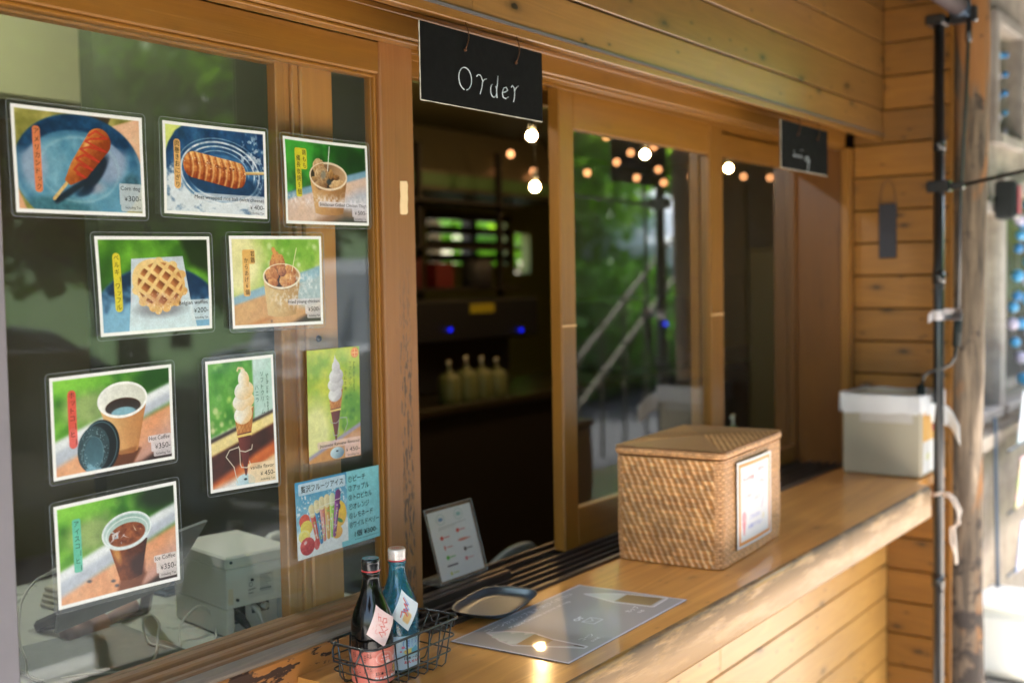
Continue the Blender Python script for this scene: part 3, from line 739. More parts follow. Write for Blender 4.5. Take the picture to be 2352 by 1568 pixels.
poster('ice_coffee_poster', 'laminated poster of ice coffee in a clear plastic cup, lowest on the window', 210, 148,
       [(.914, 1.243), (1.125, 1.248), (1.127, 1.092), (.916, 1.095)], pt_ice, wd_ice, 7, curl=.003)

def cone_pic(p, x, y, s, warm, col):
    """soft ice cream in a cone, tip at (x,y), s = scale; two cream tones"""
    hi, lo = col
    X = lambda a: x + a * s
    Y = lambda b: y + b * s
    p.two(p.poly([(X(-20), Y(80)), (X(22), Y(62)), (X(14), Y(104)), (X(-17), Y(106))]), p.mm(7, 3) + (p.U - x) / 60, (228, 164, 96), (176, 104, 44))
    for k in range(-3, 5):
        p.fill(p.line([(X(-24 + k * 8), Y(70)), (X(-10 + k * 8), Y(108))], .7 * s) * p.poly([(X(-20), Y(80)), (X(22), Y(62)), (X(14), Y(104)), (X(-17), Y(106))]), (138, 74, 28), .6)
        p.fill(p.line([(X(16 + k * 8), Y(66)), (X(-20 + k * 8), Y(108))], .7 * s) * p.poly([(X(-20), Y(80)), (X(22), Y(62)), (X(14), Y(104)), (X(-17), Y(106))]), (138, 74, 28), .6)
    p.two(p.poly([(X(-17), Y(104)), (X(14), Y(102)), (X(0), Y(172)), (X(-3), Y(172))]), (p.U - x + 15) / 30, (132, 60, 54), (84, 30, 30)); p.fill(p.line([(X(-16), Y(108)), (X(13), Y(106))], 4 * s), (244, 206, 116))
    for cx, cy, rx, ry in ((-2, 74, 20, 15), (0, 52, 23.5, 15), (2, 35, 21, 15), (2, 17, 12, 14)):
        mk = p.ell(X(cx), Y(cy), rx * s, ry * s, -8); p.two(mk, .5 + (p.U - X(cx)) / (rx * s) * .45 + (p.V - Y(cy)) / (ry * s) * .3, hi, lo)
    p.two(p.poly([(X(-8), Y(30)), (X(-5), Y(10)), (X(-3), Y(-2)), (X(4), Y(0)), (X(12), Y(16)), (X(13), Y(30))], 2), (p.U - x + 8) / 22, hi, lo)
    p.two(p.poly([(X(-19), Y(78)), (X(-8), Y(88)), (X(21), Y(62)), (X(10), Y(60))], 2), (p.U - x + 15) / 40, hi, lo)
def stand_pic(p, x, y, s, base):
    p.two(p.ell(x, y, 22 * s, 13 * s), .5 + (p.U - x) / (40 * s) + (p.V - y) / (30 * s) * .5, (204, 232, 246), base); p.fill(p.ell(x, y - 4 * s, 3.6 * s, 1.8 * s), (16, 24, 40))
def pt_vanilla(p):
    greens(p, (110, 178, 70), (64, 138, 40), (210, 236, 160), 104, 22); p.bokeh(26, 5, [(250, 240, 190), (250, 226, 190), (196, 226, 120)], 5, 70, 60, 120, 2, 6, .6)
    p.two(p.rect(101, 0, 148, 110), p.U / 148 + (p.mm(30, 3) - .5), (226, 240, 244), (176, 214, 204))
    p.two(p.half(0, 124, 148, 88, 4), p.mm(20, 5), (240, 244, 248), (214, 228, 236)); p.fill(p.half(0, 126, 148, 88, 1.5) * (1 - p.half(0, 133, 148, 94, 2)), (58, 44, 42))
    p.two(p.half(0, 133, 148, 93, 2), p.mm(14, 8), (252, 226, 130), (240, 214, 160)); p.two(p.half(0, 154, 148, 110, 3), p.mm(20, 9), (112, 44, 28), (40, 14, 10))
    p.two(p.half(0, 198, 148, 138, 10), p.mm(14, 10), (236, 130, 62), (190, 80, 30)); p.fill(p.half(0, 207, 148, 168, 12), (236, 240, 246), .95); p.fill(p.poly([(84, 186), (148, 160), (148, 210), (84, 206)], 6), (248, 206, 160), .9)
    p.blur(1.6)
    stand_pic(p, 76, 200, .95, (150, 190, 206))
    cone_pic(p, 79, 18, 1.0, True, ((246, 246, 240), (244, 196, 136)))
    p.fill(p.line([(79, 17), (70, 16), (68, 20)], 3.2, 1.5), (244, 206, 160))
    for q in ([(64, 142), (66, 149), (78, 152), (92, 149), (94, 142)], [(66, 170), (68, 176), (80, 178), (88, 174), (86, 168)], [(64, 143), (44, 146), (36, 156), (52, 174), (58, 200)], [(66, 146), (66, 172)]): p.fill(p.line(q, 1.7), (214, 206, 190)); 
    p.fill(p.rrect(82, 172, 143, 204, 3), (252, 220, 180), .75)
def wd_vanilla(put):
    put('ink_green').put('Soft ice cream', 130, 30, 7.6, 'l', width=62, ang=90); put('ink_green').vert('ソフトクリーム', 121, 25, 8.8, 10.2); put('ink_green').vert('バニラ', 109, 46, 8.8, 10.2)
    l = put('ink'); l.put('vanilla flavor', 140, 182, 8.4, 'r', width=53); l.put('¥', 109, 194.5, 9); l.put('450-', 141, 194.5, 11, 'r', width=23); l.put('Including Tax', 140.5, 202, 5, 'r', width=31)
poster('vanilla_cone_poster', 'tall laminated poster of a vanilla soft ice cream cone in a wire holder', 148, 210,
       [(1.19, 1.43), (1.334, 1.433), (1.338, 1.213), (1.193, 1.217)], pt_vanilla, wd_vanilla, 8, curl=.002)

def pt_ramune(p):
    greens(p, (196, 206, 60), (132, 172, 40), (236, 236, 120), 124, 22); p.fill(p.ell(20, 150, 40, 60, 0, 30), (246, 240, 176), .8); p.fill(p.ell(112, 116, 34, 40, 10, 16), (84, 150, 40), .8); p.bokeh(30, 8, [(150, 200, 60), (40, 110, 30)], 70, 134, 90, 150, 1.5, 5, .6)
    p.two(p.half(0, 195, 134, 146, 2), p.mm(14, 4), (230, 168, 96), (196, 128, 66)); p.fill(p.half(0, 190, 134, 140, 1.5) * (1 - p.half(0, 197, 134, 148, 2)), (158, 150, 178)); p.fill(p.ell(110, 170, 30, 10, -20, 6), (206, 160, 150), .6)
    p.blur(1.6)
    stand_pic(p, 72, 190, .82, (110, 140, 164))
    cone_pic(p, 71, 20, .86, False, ((236, 236, 238), (176, 172, 182))); p.two(p.poly([(60, 46), (66, 28), (70, 12), (76, 30), (84, 46)], 2), (p.U - 60) / 24, (234, 234, 236), (170, 166, 176))
    for q in ([(56, 128), (58, 134), (70, 136), (78, 132)], [(62, 152), (64, 158), (74, 158), (78, 154)], [(80, 127), (98, 128), (100, 140), (88, 160), (86, 188)], [(78, 130), (76, 156)]): p.fill(p.line(q, 1.4), (160, 160, 164))
    p.fill(p.ell(122, 11, 10, 9.5), (232, 120, 50)); p.fill(p.ring(122, 11, 7.6, 7.2, .8), (250, 200, 120)); p.fill(np.maximum(p.rect(115, 10.2, 129, 11.8), p.rect(121.2, 5, 122.8, 17)), (250, 200, 120))
    p.fill(p.rrect(22, 166, 134, 179, 3), (240, 200, 190), .75); p.fill(p.rrect(92, 176, 134, 201, 3), (240, 196, 190), .85)
def wd_ramune(put):
    put('ink_green').put('Soft ice cream', 117, 27, 6.6, 'l', width=56, ang=90); put('ink_green').vert('ソフトクリーム', 109, 25, 8.2, 9.6); put('ink_green').vert('ラムネ味', 96, 42, 8.2, 9.6)
    l = put('ink'); l.put('Japanese Ramune flavored', 130, 176, 8, 'r', width=103); l.put('¥', 95, 191, 8.5); l.put('450-', 131, 191, 10.5, 'r', width=27); l.put('Including Tax', 130, 199, 4.6, 'r', width=31)
poster('ramune_cone_poster', 'unframed poster of a white cone on yellow green, right of the vanilla poster', 134, 202,
       [(1.414, 1.434), (1.548, 1.435), (1.546, 1.232), (1.413, 1.233)], pt_ramune, wd_ramune, 9, lam=False, curl=.001)

def pt_fruit(p):
    W = 129
    p.two(np.ones_like(p.U), p.V / 138 + (p.mm(20, 5) - .5) * .3, (54, 146, 196), (226, 240, 248)); p.fill(p.half(0, 92, 130, 86, 14), (250, 250, 252))
    p.fill(np.clip((p.mm(4, 15, 3) - .57) * 8, 0, 1) * np.maximum(p.ell(22, 44, 26, 26, 0, 10), p.ell(106, 34, 24, 30, 0, 10)), (246, 250, 252), .85)
    for c, x, y, rx, ry in (((214, 70, 40), 20, 72, 13, 13), ((244, 190, 60), 24, 84, 15, 13), ((250, 176, 40), 108, 74, 18, 24), ((250, 160, 50), 100, 106, 14, 12), ((250, 206, 90), 18, 98, 14, 12)): p.blob(x, y, rx, ry, 0, tuple(min(255, int(v * 1.12 + 14)) for v in c), c, int(x), .1)
    p.fill(p.ring(18, 98, 11, 9, 1.2), (255, 236, 170)); p.fill(p.ell(104, 60, 7, 7), (40, 30, 90)); p.fill(p.ell(108, 86, 9, 3.5, 30), (60, 140, 50))
    tubes = [((40, 62), (52, 118), (226, 62, 44)), ((52, 56), (60, 116), (26, 110, 170)), ((64, 52), (68, 113), (240, 120, 110)), ((77, 50), (78, 111), (244, 150, 60)), ((90, 50), (88, 110), (140, 206, 60)), ((104, 46), (93, 110), (124, 36, 130))]
    r = np.random.default_rng(3)
    for i, (a, b, c) in enumerate(tubes):
        m_ = p.line([a, b], 14, .8, 8); nx = (p.U - (a[0] + (b[0] - a[0]) * (p.V - a[1]) / (b[1] - a[1]))) / 12; p.two(m_, .5 + nx, tuple(min(255, v + 60) for v in c), tuple(int(v * .8) for v in c))
        for k in range(12): t_ = r.random(); p.fill(p.ell(a[0] + (b[0] - a[0]) * t_ + r.uniform(-4, 4), a[1] + (b[1] - a[1]) * t_, 1.8, 1.8) * m_, [(250, 226, 110), (255, 255, 255), (250, 150, 60), (120, 200, 80)][k % 4], .6)
        p.fill(p.line([(a[0] + (b[0] - a[0]) * .35, a[1] + (b[1] - a[1]) * .35), (a[0] + (b[0] - a[0]) * .8, a[1] + (b[1] - a[1]) * .8)], 2.6, 1.2), (250, 250, 250), .55)
        cap = c if i == 5 else (250, 226, 170) if i < 4 else (226, 236, 190)
        d = np.array(a) - np.array(b); d = d / np.linalg.norm(d); p.two(p.line([a, tuple(np.array(a) + d * 11)], 13.5), .5 + (p.U - a[0]) / 14, tuple(min(255, v + 10) for v in cap), tuple(int(v * .86) for v in cap)); p.fill(p.line([(a[0] - 6.5, a[1] + 1), (a[0] + 6.5, a[1])], 1.2), (250, 244, 220))
    p.blob(25, 117, 18, 16, 0, (250, 100, 90), (176, 20, 34), 8, .06); p.fill(p.ell(20, 110, 4, 3, -30, 2), (255, 220, 220), .8); p.fill(p.ell(48, 118, 7, 10, 0), (220, 60, 60), .8)
    p.fill(p.rrect(8, 4, 126, 25, 3), (196, 220, 240), .93)
    p.two(p.rect(W, -5, 226, 143), p.mm(30, 3), (136, 214, 226), (118, 204, 220)); p.fill(p.rect(112, 128, 226, 143), (124, 208, 222))
def wd_fruit(put):
    l = put('ink'); l.put('贅沢フルーツアイス', 14, 20, 13.4, 'l', width=106, bold=.008)
    for i, t in enumerate(('①ピーチ', '②アップル', '③トロピカル', '④オレンジ', '⑤レモネード', '⑥ワイルドベリー')):
        l.put(t, 133, 20 + i * 17.2, 12.6, 'l', width=(46, 55, 62, 54, 63, 80)[i], bold=.012)
    l.put('1個 ¥300-', 146, 125, 13, 'l', width=62, bold=.012); l.put('―', 146, 133, 8, 'l', width=64)
poster('fruit_ice_poster', 'unframed cyan price list poster with six coloured ice tubes and fruit beside it', 221, 138,
       [(1.377, 1.205), (1.598, 1.207), (1.599, 1.071), (1.38, 1.067)], pt_fruit, wd_fruit, 10, lam=False, curl=.001)
# ------------------------------------------------------------------ the wooden kiosk
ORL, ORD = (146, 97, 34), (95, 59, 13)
M['board'] = wood('pine_boards_shaded', (142, 100, 49), (88, 57, 20), 0, coat=.4, rough=.36, knots=.9, grain=.4)  # upper boards: weaker light under the eave put into a darker colour
M['board_low'] = wood('pine_boards_lit', (206, 158, 84), (164, 110, 46), 0, coat=.3, rough=.4, knots=.6, grain=.4)  # same pine made paler: stronger light low down put into the colour
M['board_y'] = wood('pine_boards_y', (152, 102, 36), (98, 60, 12), 1, coat=.3, rough=.42, knots=.75, grain=.45)
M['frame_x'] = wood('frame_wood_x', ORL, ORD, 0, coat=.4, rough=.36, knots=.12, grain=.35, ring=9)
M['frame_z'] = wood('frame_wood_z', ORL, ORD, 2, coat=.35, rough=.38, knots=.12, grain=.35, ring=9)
M['frame_lit'] = wood('frame_wood_lit', (188, 128, 60), (142, 86, 32), 2, coat=.35, rough=.38, knots=.1, grain=.35, ring=9)  # frame wood with brighter light put into its colour, for the inner sash
M['jamb'] = wood('jamb_wood', (112, 68, 18), (80, 45, 9), 2, coat=.3, rough=.4, knots=.2, grain=.3)
def post_wear(t, tc, mk):
    sep = t.n("ShaderNodeSeparateXYZ"); t.l(tc, sep.inputs[0])
    gx = t.ramp(sep.outputs[0], [(0.0, 0.0), (1.0, 1.0)])
    x = t.math('ABSOLUTE', t.math('SUBTRACT', sep.outputs[0], 1.660)); a = t.math('SUBTRACT', 1.0, t.math('MULTIPLY', x, 52.0), clamp=True)
    z = t.math('MULTIPLY', t.math('SUBTRACT', 1.62, sep.outputs[2]), 4.0, clamp=True)
    return t.math('MULTIPLY', t.math('MULTIPLY', mk, t.math('MINIMUM', t.math('MULTIPLY', a, 3.0), 1.0)), z)
M['post'] = wood('post_wood', (158, 104, 54), (116, 70, 28), 2, coat=.3, rough=.4, knots=.1, grain=.35, ring=10, wear=post_wear, wearcol=(98, 78, 64), wear_scale=(150, 150, 34), wear_thr=(.49, .55))
M['counter'] = wood('counter_wood', (226, 160, 80), (158, 92, 28), 0, coat=.65, rough=.42, knots=.35, grain=.7, ring=7, bmp=.12)
def edge_wear(t, tc, mk):
    sep = t.n("ShaderNodeSeparateXYZ"); t.l(tc, sep.inputs[0])
    y = t.math('MULTIPLY', t.math('SUBTRACT', -.452, sep.outputs[1]), 50.0, clamp=True)
    z = t.math('MULTIPLY', t.math('SUBTRACT', sep.outputs[2], .845), 14.0, clamp=True)
    k = t.math('MULTIPLY', t.math('MULTIPLY_ADD', z, .8, .2), y)
    n2 = t.ramp(t.noise(t.mapping(tc, (5, 30, 30)), 1.0, 6, .65), [(.40, 0.0), (.52, 1.0)])
    return t.math('MULTIPLY', n2, k)
M['fascia'] = wood('counter_edge_wood', (166, 122, 58), (120, 78, 30), 0, coat=.06, rough=.4, knots=.15, grain=.3, wear=edge_wear, wearcol=(92, 76, 62), wear_scale=(5, 5, 5), bmp=.5)
def flake(t, tc, mk):
    m2 = t.ramp(t.noise(t.mapping(tc, (9, 9, 30), (3, 1, 0)), 1.0, 8, .6), [(.60, 0.0), (.615, 1.0)])
    sep = t.n("ShaderNodeSeparateXYZ"); t.l(tc, sep.inputs[0])
    bias = t.math('MULTIPLY', t.math('SUBTRACT', sep.outputs[0], 1.25), 1.6, clamp=True)
    m3 = t.ramp(t.math('ADD', t.noise(t.mapping(tc, (10, 10, 46), (7, 1, 0)), 1.0, 8, .62), t.math('MULTIPLY', bias, .12)), [(.56, 0.0), (.575, 1.0)])
    return t.math('MAXIMUM', m2, m3)
M['peel'] = wood('flaking_sill', (176, 116, 60), (140, 80, 34), 0, coat=.35, rough=.4, knots=.1, grain=.35, wear=flake, wearcol=(64, 40, 26), bmp=.5)
M['sillgrey'] = wood('weathered_grey_wood', (124, 110, 98), (78, 66, 58), 0, coat=.1, rough=.7, knots=0, grain=.5, grey=.3)
M['sill'] = wood('sill_wood', (160, 112, 70), (116, 74, 42), 0, coat=.3, rough=.45, knots=0, grain=.5, grey=.35)
M['dark'] = P('dark_gap', (22, 14, 8), .9, spec=.1)
M['alu'] = P('bronze_aluminium', (84, 74, 68), .42, metal=.7, vary=.08)
M['alu_dark'] = P('dark_track', (52, 44, 38), .45, metal=.6)
M['putty'] = P('putty', (236, 206, 160), .8, bump=.5, scale=90, vary=.06)
M['olive'] = P('olive_wall_paint', (104, 108, 52), .7, scale=3)
M['cream'] = P('cream_paint', (160, 156, 108), .6, scale=3, vary=.05)
M['floor_in'] = P('interior_floor', (92, 78, 60), .5)
M['pane'] = pane_mat('window_glass', 1.0, dirt=.022, k=.82)
M['pane2'] = pane_mat('window_glass_far', 1.25, dirt=.012); M['pane3'] = pane_mat('window_glass_end', .8, dirt=.008, k=.4)
M['roofing'] = P('dark_roofing', (58, 50, 46), .8)
M['eave'] = wood('eave_wood', (120, 84, 56), (84, 56, 36), 1, coat=.1, rough=.6, knots=.3)
XW = 3.93; X0 = -1.6
def boards_x(mb, x0, x1, y, z0, z1, first, t=.022, out=-1):
    """horizontal boards facing -Y with V grooves at first + k*.1125; butt joints along the run"""
    k = math.floor((z0 - first) / .1125)
    while first + k * .1125 < z1 - .004:
        a = max(z0, first + k * .1125 + .0026); b = min(z1, first + (k + 1) * .1125 - .0026); k += 1
        if b - a < .01: continue
        xs = [x0]
        rj = random.Random(k * 7 + int(z0 * 10))
        x = x0 + rj.uniform(1.6, 3.4)
        while x < x1 - .6: xs.append(x); x += rj.uniform(1.8, 3.2)
        xs.append(x1)
        for i in range(len(xs) - 1): mb.box(xs[i] + .0004, xs[i + 1] - .0004, y, y + t, a, b, .0016, rj.random())
kiosk = thing('wooden_kiosk', 'orange pine food kiosk with clapboard walls, sliding windows and a dark interior', 'kiosk', (1.6, .5, 0))
def part(name, mb, mat, par=None, smooth=False): return mb.build(name, mat, par or kiosk, smooth)

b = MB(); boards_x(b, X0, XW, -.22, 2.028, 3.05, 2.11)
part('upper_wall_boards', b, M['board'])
b = MB(); b.box(X0, XW, -.1985, -.15, 2.034, 3.05); b.box(X0, XW, -.209, -.13, .0, .79); b.box(XW + .0225, XW + .06, -.43, -.02, 0, 3.05); part('wall_backing', b, M['dark'])
b = MB()
kk = 0
for k in range(-19, 10):
    a = 2.11 + k * .1125 + .0026; c_ = a + .1073
    if c_ < 0: continue
    a = max(a, 0.0)
    yR = -.435; yL = -.2205 if a > 2.02 else -.118 if a > .9 else -.2325
    b.box(XW, XW + .022, yR, yL, a, c_, .0016)
part('side_wall_boards', b, M['board_y'])
b = MB(); b.box(XW - .001, XW + .014, -.4475, -.4355, 0, 3.05, .002); part('corner_board', b, M['frame_z'])
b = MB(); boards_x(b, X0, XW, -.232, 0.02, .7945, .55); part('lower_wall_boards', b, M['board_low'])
# soffit and header
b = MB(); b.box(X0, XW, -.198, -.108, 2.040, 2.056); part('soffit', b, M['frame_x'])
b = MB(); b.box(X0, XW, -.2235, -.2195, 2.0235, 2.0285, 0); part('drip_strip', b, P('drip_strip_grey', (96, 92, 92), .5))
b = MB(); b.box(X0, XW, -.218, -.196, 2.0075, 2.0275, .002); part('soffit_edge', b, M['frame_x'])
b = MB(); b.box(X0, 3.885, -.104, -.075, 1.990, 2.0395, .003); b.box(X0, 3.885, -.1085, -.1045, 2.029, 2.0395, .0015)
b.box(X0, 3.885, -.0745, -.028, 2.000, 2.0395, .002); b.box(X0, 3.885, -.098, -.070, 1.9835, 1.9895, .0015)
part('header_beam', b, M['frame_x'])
b = MB()
for i, (y0, y1, z0) in enumerate(((-.027, -.021, 2.006), (.022, .028, 2.004), (.066, .072, 2.004), (.105, .130, 1.98))): b.box(1.70 if i else X0, 3.885, y0, y1, z0, 2.07, .001)
b.box(1.702, 3.884, -.0205, .1045, 2.034, 2.069)
part('head_track', b, M['frame_x'])
b = MB(); b.box(X0, XW, .131, .16, 1.985, 2.75); b.box(X0, XW, -.02, .13, 2.0705, 2.72); part('inner_lintel', b, M['olive'])
# jamb at the far end
b = MB(); b.box(3.888, 3.928, -.088, .16, .88, 2.07, .002); part('window_jamb', b, M['jamb'])
b = MB(); b.box(3.876, 3.9295, -.1175, -.0885, .9, 1.989, .003); part('jamb_trim', b, M['frame_z'])
# ---- left sliding window (outer sash), posters hang on its pane
w1 = MB(); w1.box(1.604, 1.6985, -.0195, .022, .902, 2.005, .0035); st = part('sliding_window', w1, M['post'])   # right-hand stile carries the rest
st['label'] = 'front sash with a worn, scratched stile'
b = MB(); b.box(1.5975, 1.6035, -.010, .016, .972, 1.9395, .001); b.box(1.5935, 1.5970, -.004, .012, .972, 1.9395, .001); part('glazing_bead', b, M['frame_z'], st)
b = MB(); b.box(.8525, 1.6035, -.0185, .018, 1.940, 2.0, .003); b.box(.8525, 1.597, -.010, .014, 1.934, 1.9395, .001); part('top_rail', b, M['frame_x'], st)
b = MB(); b.box(.8525, 1.6035, -.014, .018, .949, .970, .003); b.box(.8525, 1.6035, -.032, -.0145, .944, .962, .003); b.box(.8525, 1.6035, -.047, -.0325, .940, .954, .003); part('bottom_rail', b, M['sill'], st)
b = MB(); b.box(.8525, 1.5955, .002, .006, .9705, 1.9335); part('pane', b, M['pane'], st)
b = MB(); b.prism([(1.6515, 1.683), (1.655, 1.681), (1.669, 1.6815), (1.6735, 1.686), (1.6725, 1.700), (1.6745, 1.712), (1.6735, 1.725), (1.675, 1.738), (1.672, 1.7455), (1.6535, 1.7445), (1.6525, 1.733), (1.6535, 1.716), (1.6512, 1.70)], -.0212, -.0196, 1)
part('putty_patch', b, M['putty'], st)
for i in range(26):
    rr_ = random.Random(i)
# inner sash behind the left pane
w2 = MB(); w2.box(1.449, 1.5290, .030, .062, .946, 2.0, .003); s2 = part('sliding_window', w2, M['frame_lit']); s2['label'] = 'inner sash standing behind the poster pane'
b = MB(); b.box(1.432, 1.4485, .035, .060, .946, 2.0, .002); b.box(1.417, 1.4315, .041, .058, .946, 2.0, .002); b.box(1.395, 1.4165, .037, .060, .946, 2.0, .002); part('glazing_bead', b, M['frame_lit'], s2)
b = MB(); b.box(.8525, 1.3945, .034, .060, 1.936, 2.0, .003); part('top_rail', b, M['frame_x'], s2)
b = MB(); b.box(.8525, 1.3945, .034, .060, .912, .955, .003); part('bottom_rail', b, M['sill'], s2)
b = MB(); b.ball((1.475, .028, 1.452), .006, 10, 6); part('latch_screw', b, M['alu_dark'], s2, True)
# middle sash
w3 = MB(); w3.box(2.288, 2.353, .030, .064, .892, 2.012, .0035); s3 = part('sliding_window', w3, M['frame_z']); s3['label'] = 'middle sash with the pane that mirrors the trees'
b = MB(); b.box(3.101, 3.190, .030, .064, .892, 2.012, .0035); b.box(3.1215, 3.182, .0285, .030, 1.2, 1.204, 0); part('right_stile', b, M['frame_z'], s3)
b = MB(); b.box(2.3535, 3.1005, .032, .062, 1.916, 2.012, .003); part('top_rail', b, M['frame_x'], s3)
b = MB(); b.box(2.3535, 3.1005, .032, .062, .892, .988, .003); part('bottom_rail', b, M['frame_x'], s3)
b = MB(); b.box(2.3535, 3.1005, .0445, .0485, .9885, 1.9155); part('pane', b, M['pane2'], s3)
for x0, x1 in ((2.288, 2.353), (3.10, 3.19)):
    b = MB(); b.box(x0 + .002, x1 - .002, .0290, .0304, 1.4375, 1.4425); part('inlay_strip', b, P('pale_inlay', (226, 176, 122), .5), s3)
# far sash
w4 = MB(); w4.box(3.868, 3.8875, .073, .104, .892, 2.0, .003); s4 = part('sliding_window', w4, M['jamb']); s4['label'] = 'far sash partly behind the middle one'
b = MB(); b.box(3.11, 3.175, .073, .104, .892, 2.0, .003); part('left_stile', b, M['frame_z'], s4)
b = MB(); b.box(3.1755, 3.8675, .075, .102, 1.925, 2.0, .003); part('top_rail', b, M['frame_x'], s4)
b = MB(); b.box(3.1755, 3.8675, .075, .102, .892, .95, .003); part('bottom_rail', b, M['frame_x'], s4)
b = MB(); b.box(3.1755, 3.8675, .086, .090, .9505, 1.9245); part('pane', b, M['pane3'], s4)
# grey post at the left end
b = MB(); b.box(.800, .852, -.012, .06, .0, 2.0, .003); part('window_post', b, P('grey_lilac_post', (132, 126, 134), .5, scale=14))
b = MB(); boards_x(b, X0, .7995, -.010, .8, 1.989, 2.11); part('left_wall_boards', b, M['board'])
b = MB(); b.box(X0, .7995, .013, .05, .8, 2.07); part('left_wall_backing', b, M['dark'])
# sill tracks under the sliding windows
b = MB()
b.box(1.6, 3.886, -.118, .13, .868, .884)
b.box(1.6, 3.886, -.1245, -.112, .8845, .9065, .002)
for y in (-.094, -.066, -.038, -.010, .020, .068, .106): b.box(1.7 if y > -.03 and y < .021 else 1.6, 3.886, y - .004, y + .004, .8842, .8965, .0012)
part('sill_track', b, M['alu'])
b = MB(); b.box(1.70, 2.02, -.002, .012, .8845, .9125, .003); b.box(1.70, 2.02, .0122, .026, .8845, .9155, .002); part('track_cover', b, M['alu'])
b = MB(); b.box(.80, 1.6035, -.0495, .033, .87, .9395); b.box(1.70, 2.06, .1305, .16, .86, .895, .003); part('inner_ledge', b, P('dark_ledge', (50, 44, 36), .5))
# flaking board under the poster window
b = MB(); b.box(.8, 1.5995, -.078, -.0500, .80, .9385, .004); part('flaking_sill_board', b, M['peel'])
b = MB(); b.box(.8, 1.5995, -.0825, -.0475, .9390, .9525, .005); part('weathered_strip', b, M['sillgrey'])
b = MB(); b.box(X0, .7995, -.078, -.012, .7, .8); part('left_base', b, M['sill'])
b = MB(); b.box(X0, 4.1, -.1295, -.0785, .7, .7945); part('lower_wall_cap', b, M['frame_x'])
# shell: interior walls, floor, ceiling, roof
b = MB(); b.box(X0, 11, .16, 4.6, .0, .03); part('interior_floor', b, M['floor_in'])
b = MB(); b.box(X0, 11, .16, 4.6, 2.73, 2.78); part('interior_ceiling', b, M['cream'])
def wall_holes(mb, x0, x1, z0, z1, y0, y1, holes):
    xs = sorted({x0, x1, *[v for h in holes for v in h[:2]]}); zs = sorted({z0, z1, *[v for h in holes for v in h[2:]]})
    for i in range(len(xs) - 1):
        for j in range(len(zs) - 1):
            cx, cz = (xs[i] + xs[i + 1]) / 2, (zs[j] + zs[j + 1]) / 2
            if any(h[0] < cx < h[1] and h[2] < cz < h[3] for h in holes): continue
            mb.box(xs[i], xs[i + 1], y0, y1, zs[j], zs[j + 1], tint=.5)
b = MB(); wall_holes(b, X0, 11, .03, 2.73, 4.5, 4.6, [(7.15, 8.25, 1.70, 2.10), (8.38, 8.62, 1.62, 1.98)]); part('back_wall', b, M['olive'])
b = MB(); b.box(X0, X0 + .1, .16, 4.5, .03, 2.73); b.box(10.9, 11, .16, 4.5, .03, 2.73); part('end_walls', b, M['olive'])
b = MB(); b.box(XW + .07, 10.9, -.02, .16, 0, 2.9); part('front_wall_beyond', b, M['board_y'])
b = MB(); b.box(X0, XW + .02, .0765, .13, .0, .8); b.box(X0 , .84, .0765, .13, .8, 2.7); part('inner_skin', b, M['olive'])
for x0, x1, z0, z1 in ((7.15, 8.25, 1.70, 2.10),):
    b = MB()
    for k in range(4): b.box(x0, x1, 4.44, 4.52, z0 + .02 + k * .115, z0 + .085 + k * .115, .002)
    b.box((x0 + x1) / 2 - .05, (x0 + x1) / 2 + .03, 4.43, 4.54, z0, z1, .002); part('louvred_window', b, M['alu_dark'])
# roof with a deep eave over the counter
b = MB()
rp = [(-1.85, 2.47), (-1.85, 2.55), (2.3, 3.9), (4.9, 3.1), (4.9, 3.0), (2.3, 3.8), (-.19, 3.02)]
b.prism([(y, z) for y, z in rp], X0 - .5, 4.34, 0); b.box(4.0, 11.1, -.02, 4.9, 2.95, 3.05); part('roof', b, M['roofing'])
b = MB()
for k in range(8): x_ = -1.8 + k * .84; b.prism([(-1.8, 2.42), (-1.8, 2.50), (-.22, 2.99), (-.22, 2.91)], x_, x_ + .06, 0)
part('eave_rafters', b, M['eave'])
b = MB(); b.box(-2, 4.33, -1.89, -1.855, 2.40, 2.56, .004); b.box(-2, 4.33, -.53, -.43, 2.60, 2.76, .006); part('eave_beam', b, M['eave'])

# ---- the serving counter
cn = thing('serving_counter', 'varnished orange wooden counter running along the kiosk front, worn grey at its front edge', 'counter', (2.4, -.3, .8))
b = MB(); pts = [(1.30, -.4705), (3.565, -.4705), (3.60, -.428), (3.928, -.428), (3.928, -.1255), (1.30, -.1255)]
n0 = len(pts)
b.prism(pts, .870, .900, 2, .35)
part('counter_top', b, M['counter'], cn)
b = MB(); b.box(1.30, 1.5995, -.125, -.0790, .872, .8995, 0, .35); part('counter_back_strip', b, M['counter'], cn)
b = MB()
# rounded, chipped front edge: swept profile with uneven top line
xs = np.arange(1.30, 3.5651, .012); prof = [(-.4695, .9005), (-.4745, .9012), (-.4800, .8995), (-.4835, .8955), (-.4850, .8880), (-.4850, .812), (-.4820, .806), (-.4695, .806)]
n1 = fbm(1, len(xs), 14, 5, 4)[0] - .5; n2 = fbm(1, len(xs), 3.0, 9, 3)[0] - .5
vs = []
for i, x in enumerate(xs):
    chip = max(0, n1[i] * .016 + n2[i] * .006)
    for j, (y, z) in enumerate(prof):
        k = 1 if j in (1, 2, 3, 4) else 0
        vs.append((x, y + k * chip * .6, z - k * chip * (.6 if j < 3 else .3)))
np_ = len(prof); fs = [(i * np_ + j, (i + 1) * np_ + j, (i + 1) * np_ + j + 1, i * np_ + j + 1) for i in range(len(xs) - 1) for j in range(np_ - 1)]
fs += [tuple(range(np_)), tuple((len(xs) - 1) * np_ + j for j in range(np_))[::-1]]
b.add(vs, fs, .6); part('front_edge', b, M['fascia'], cn, True)
b = MB(); b.box(1.32, 3.56, -.468, -.235, .795, .869, .002); part('counter_apron', b, M['board_low'], cn)
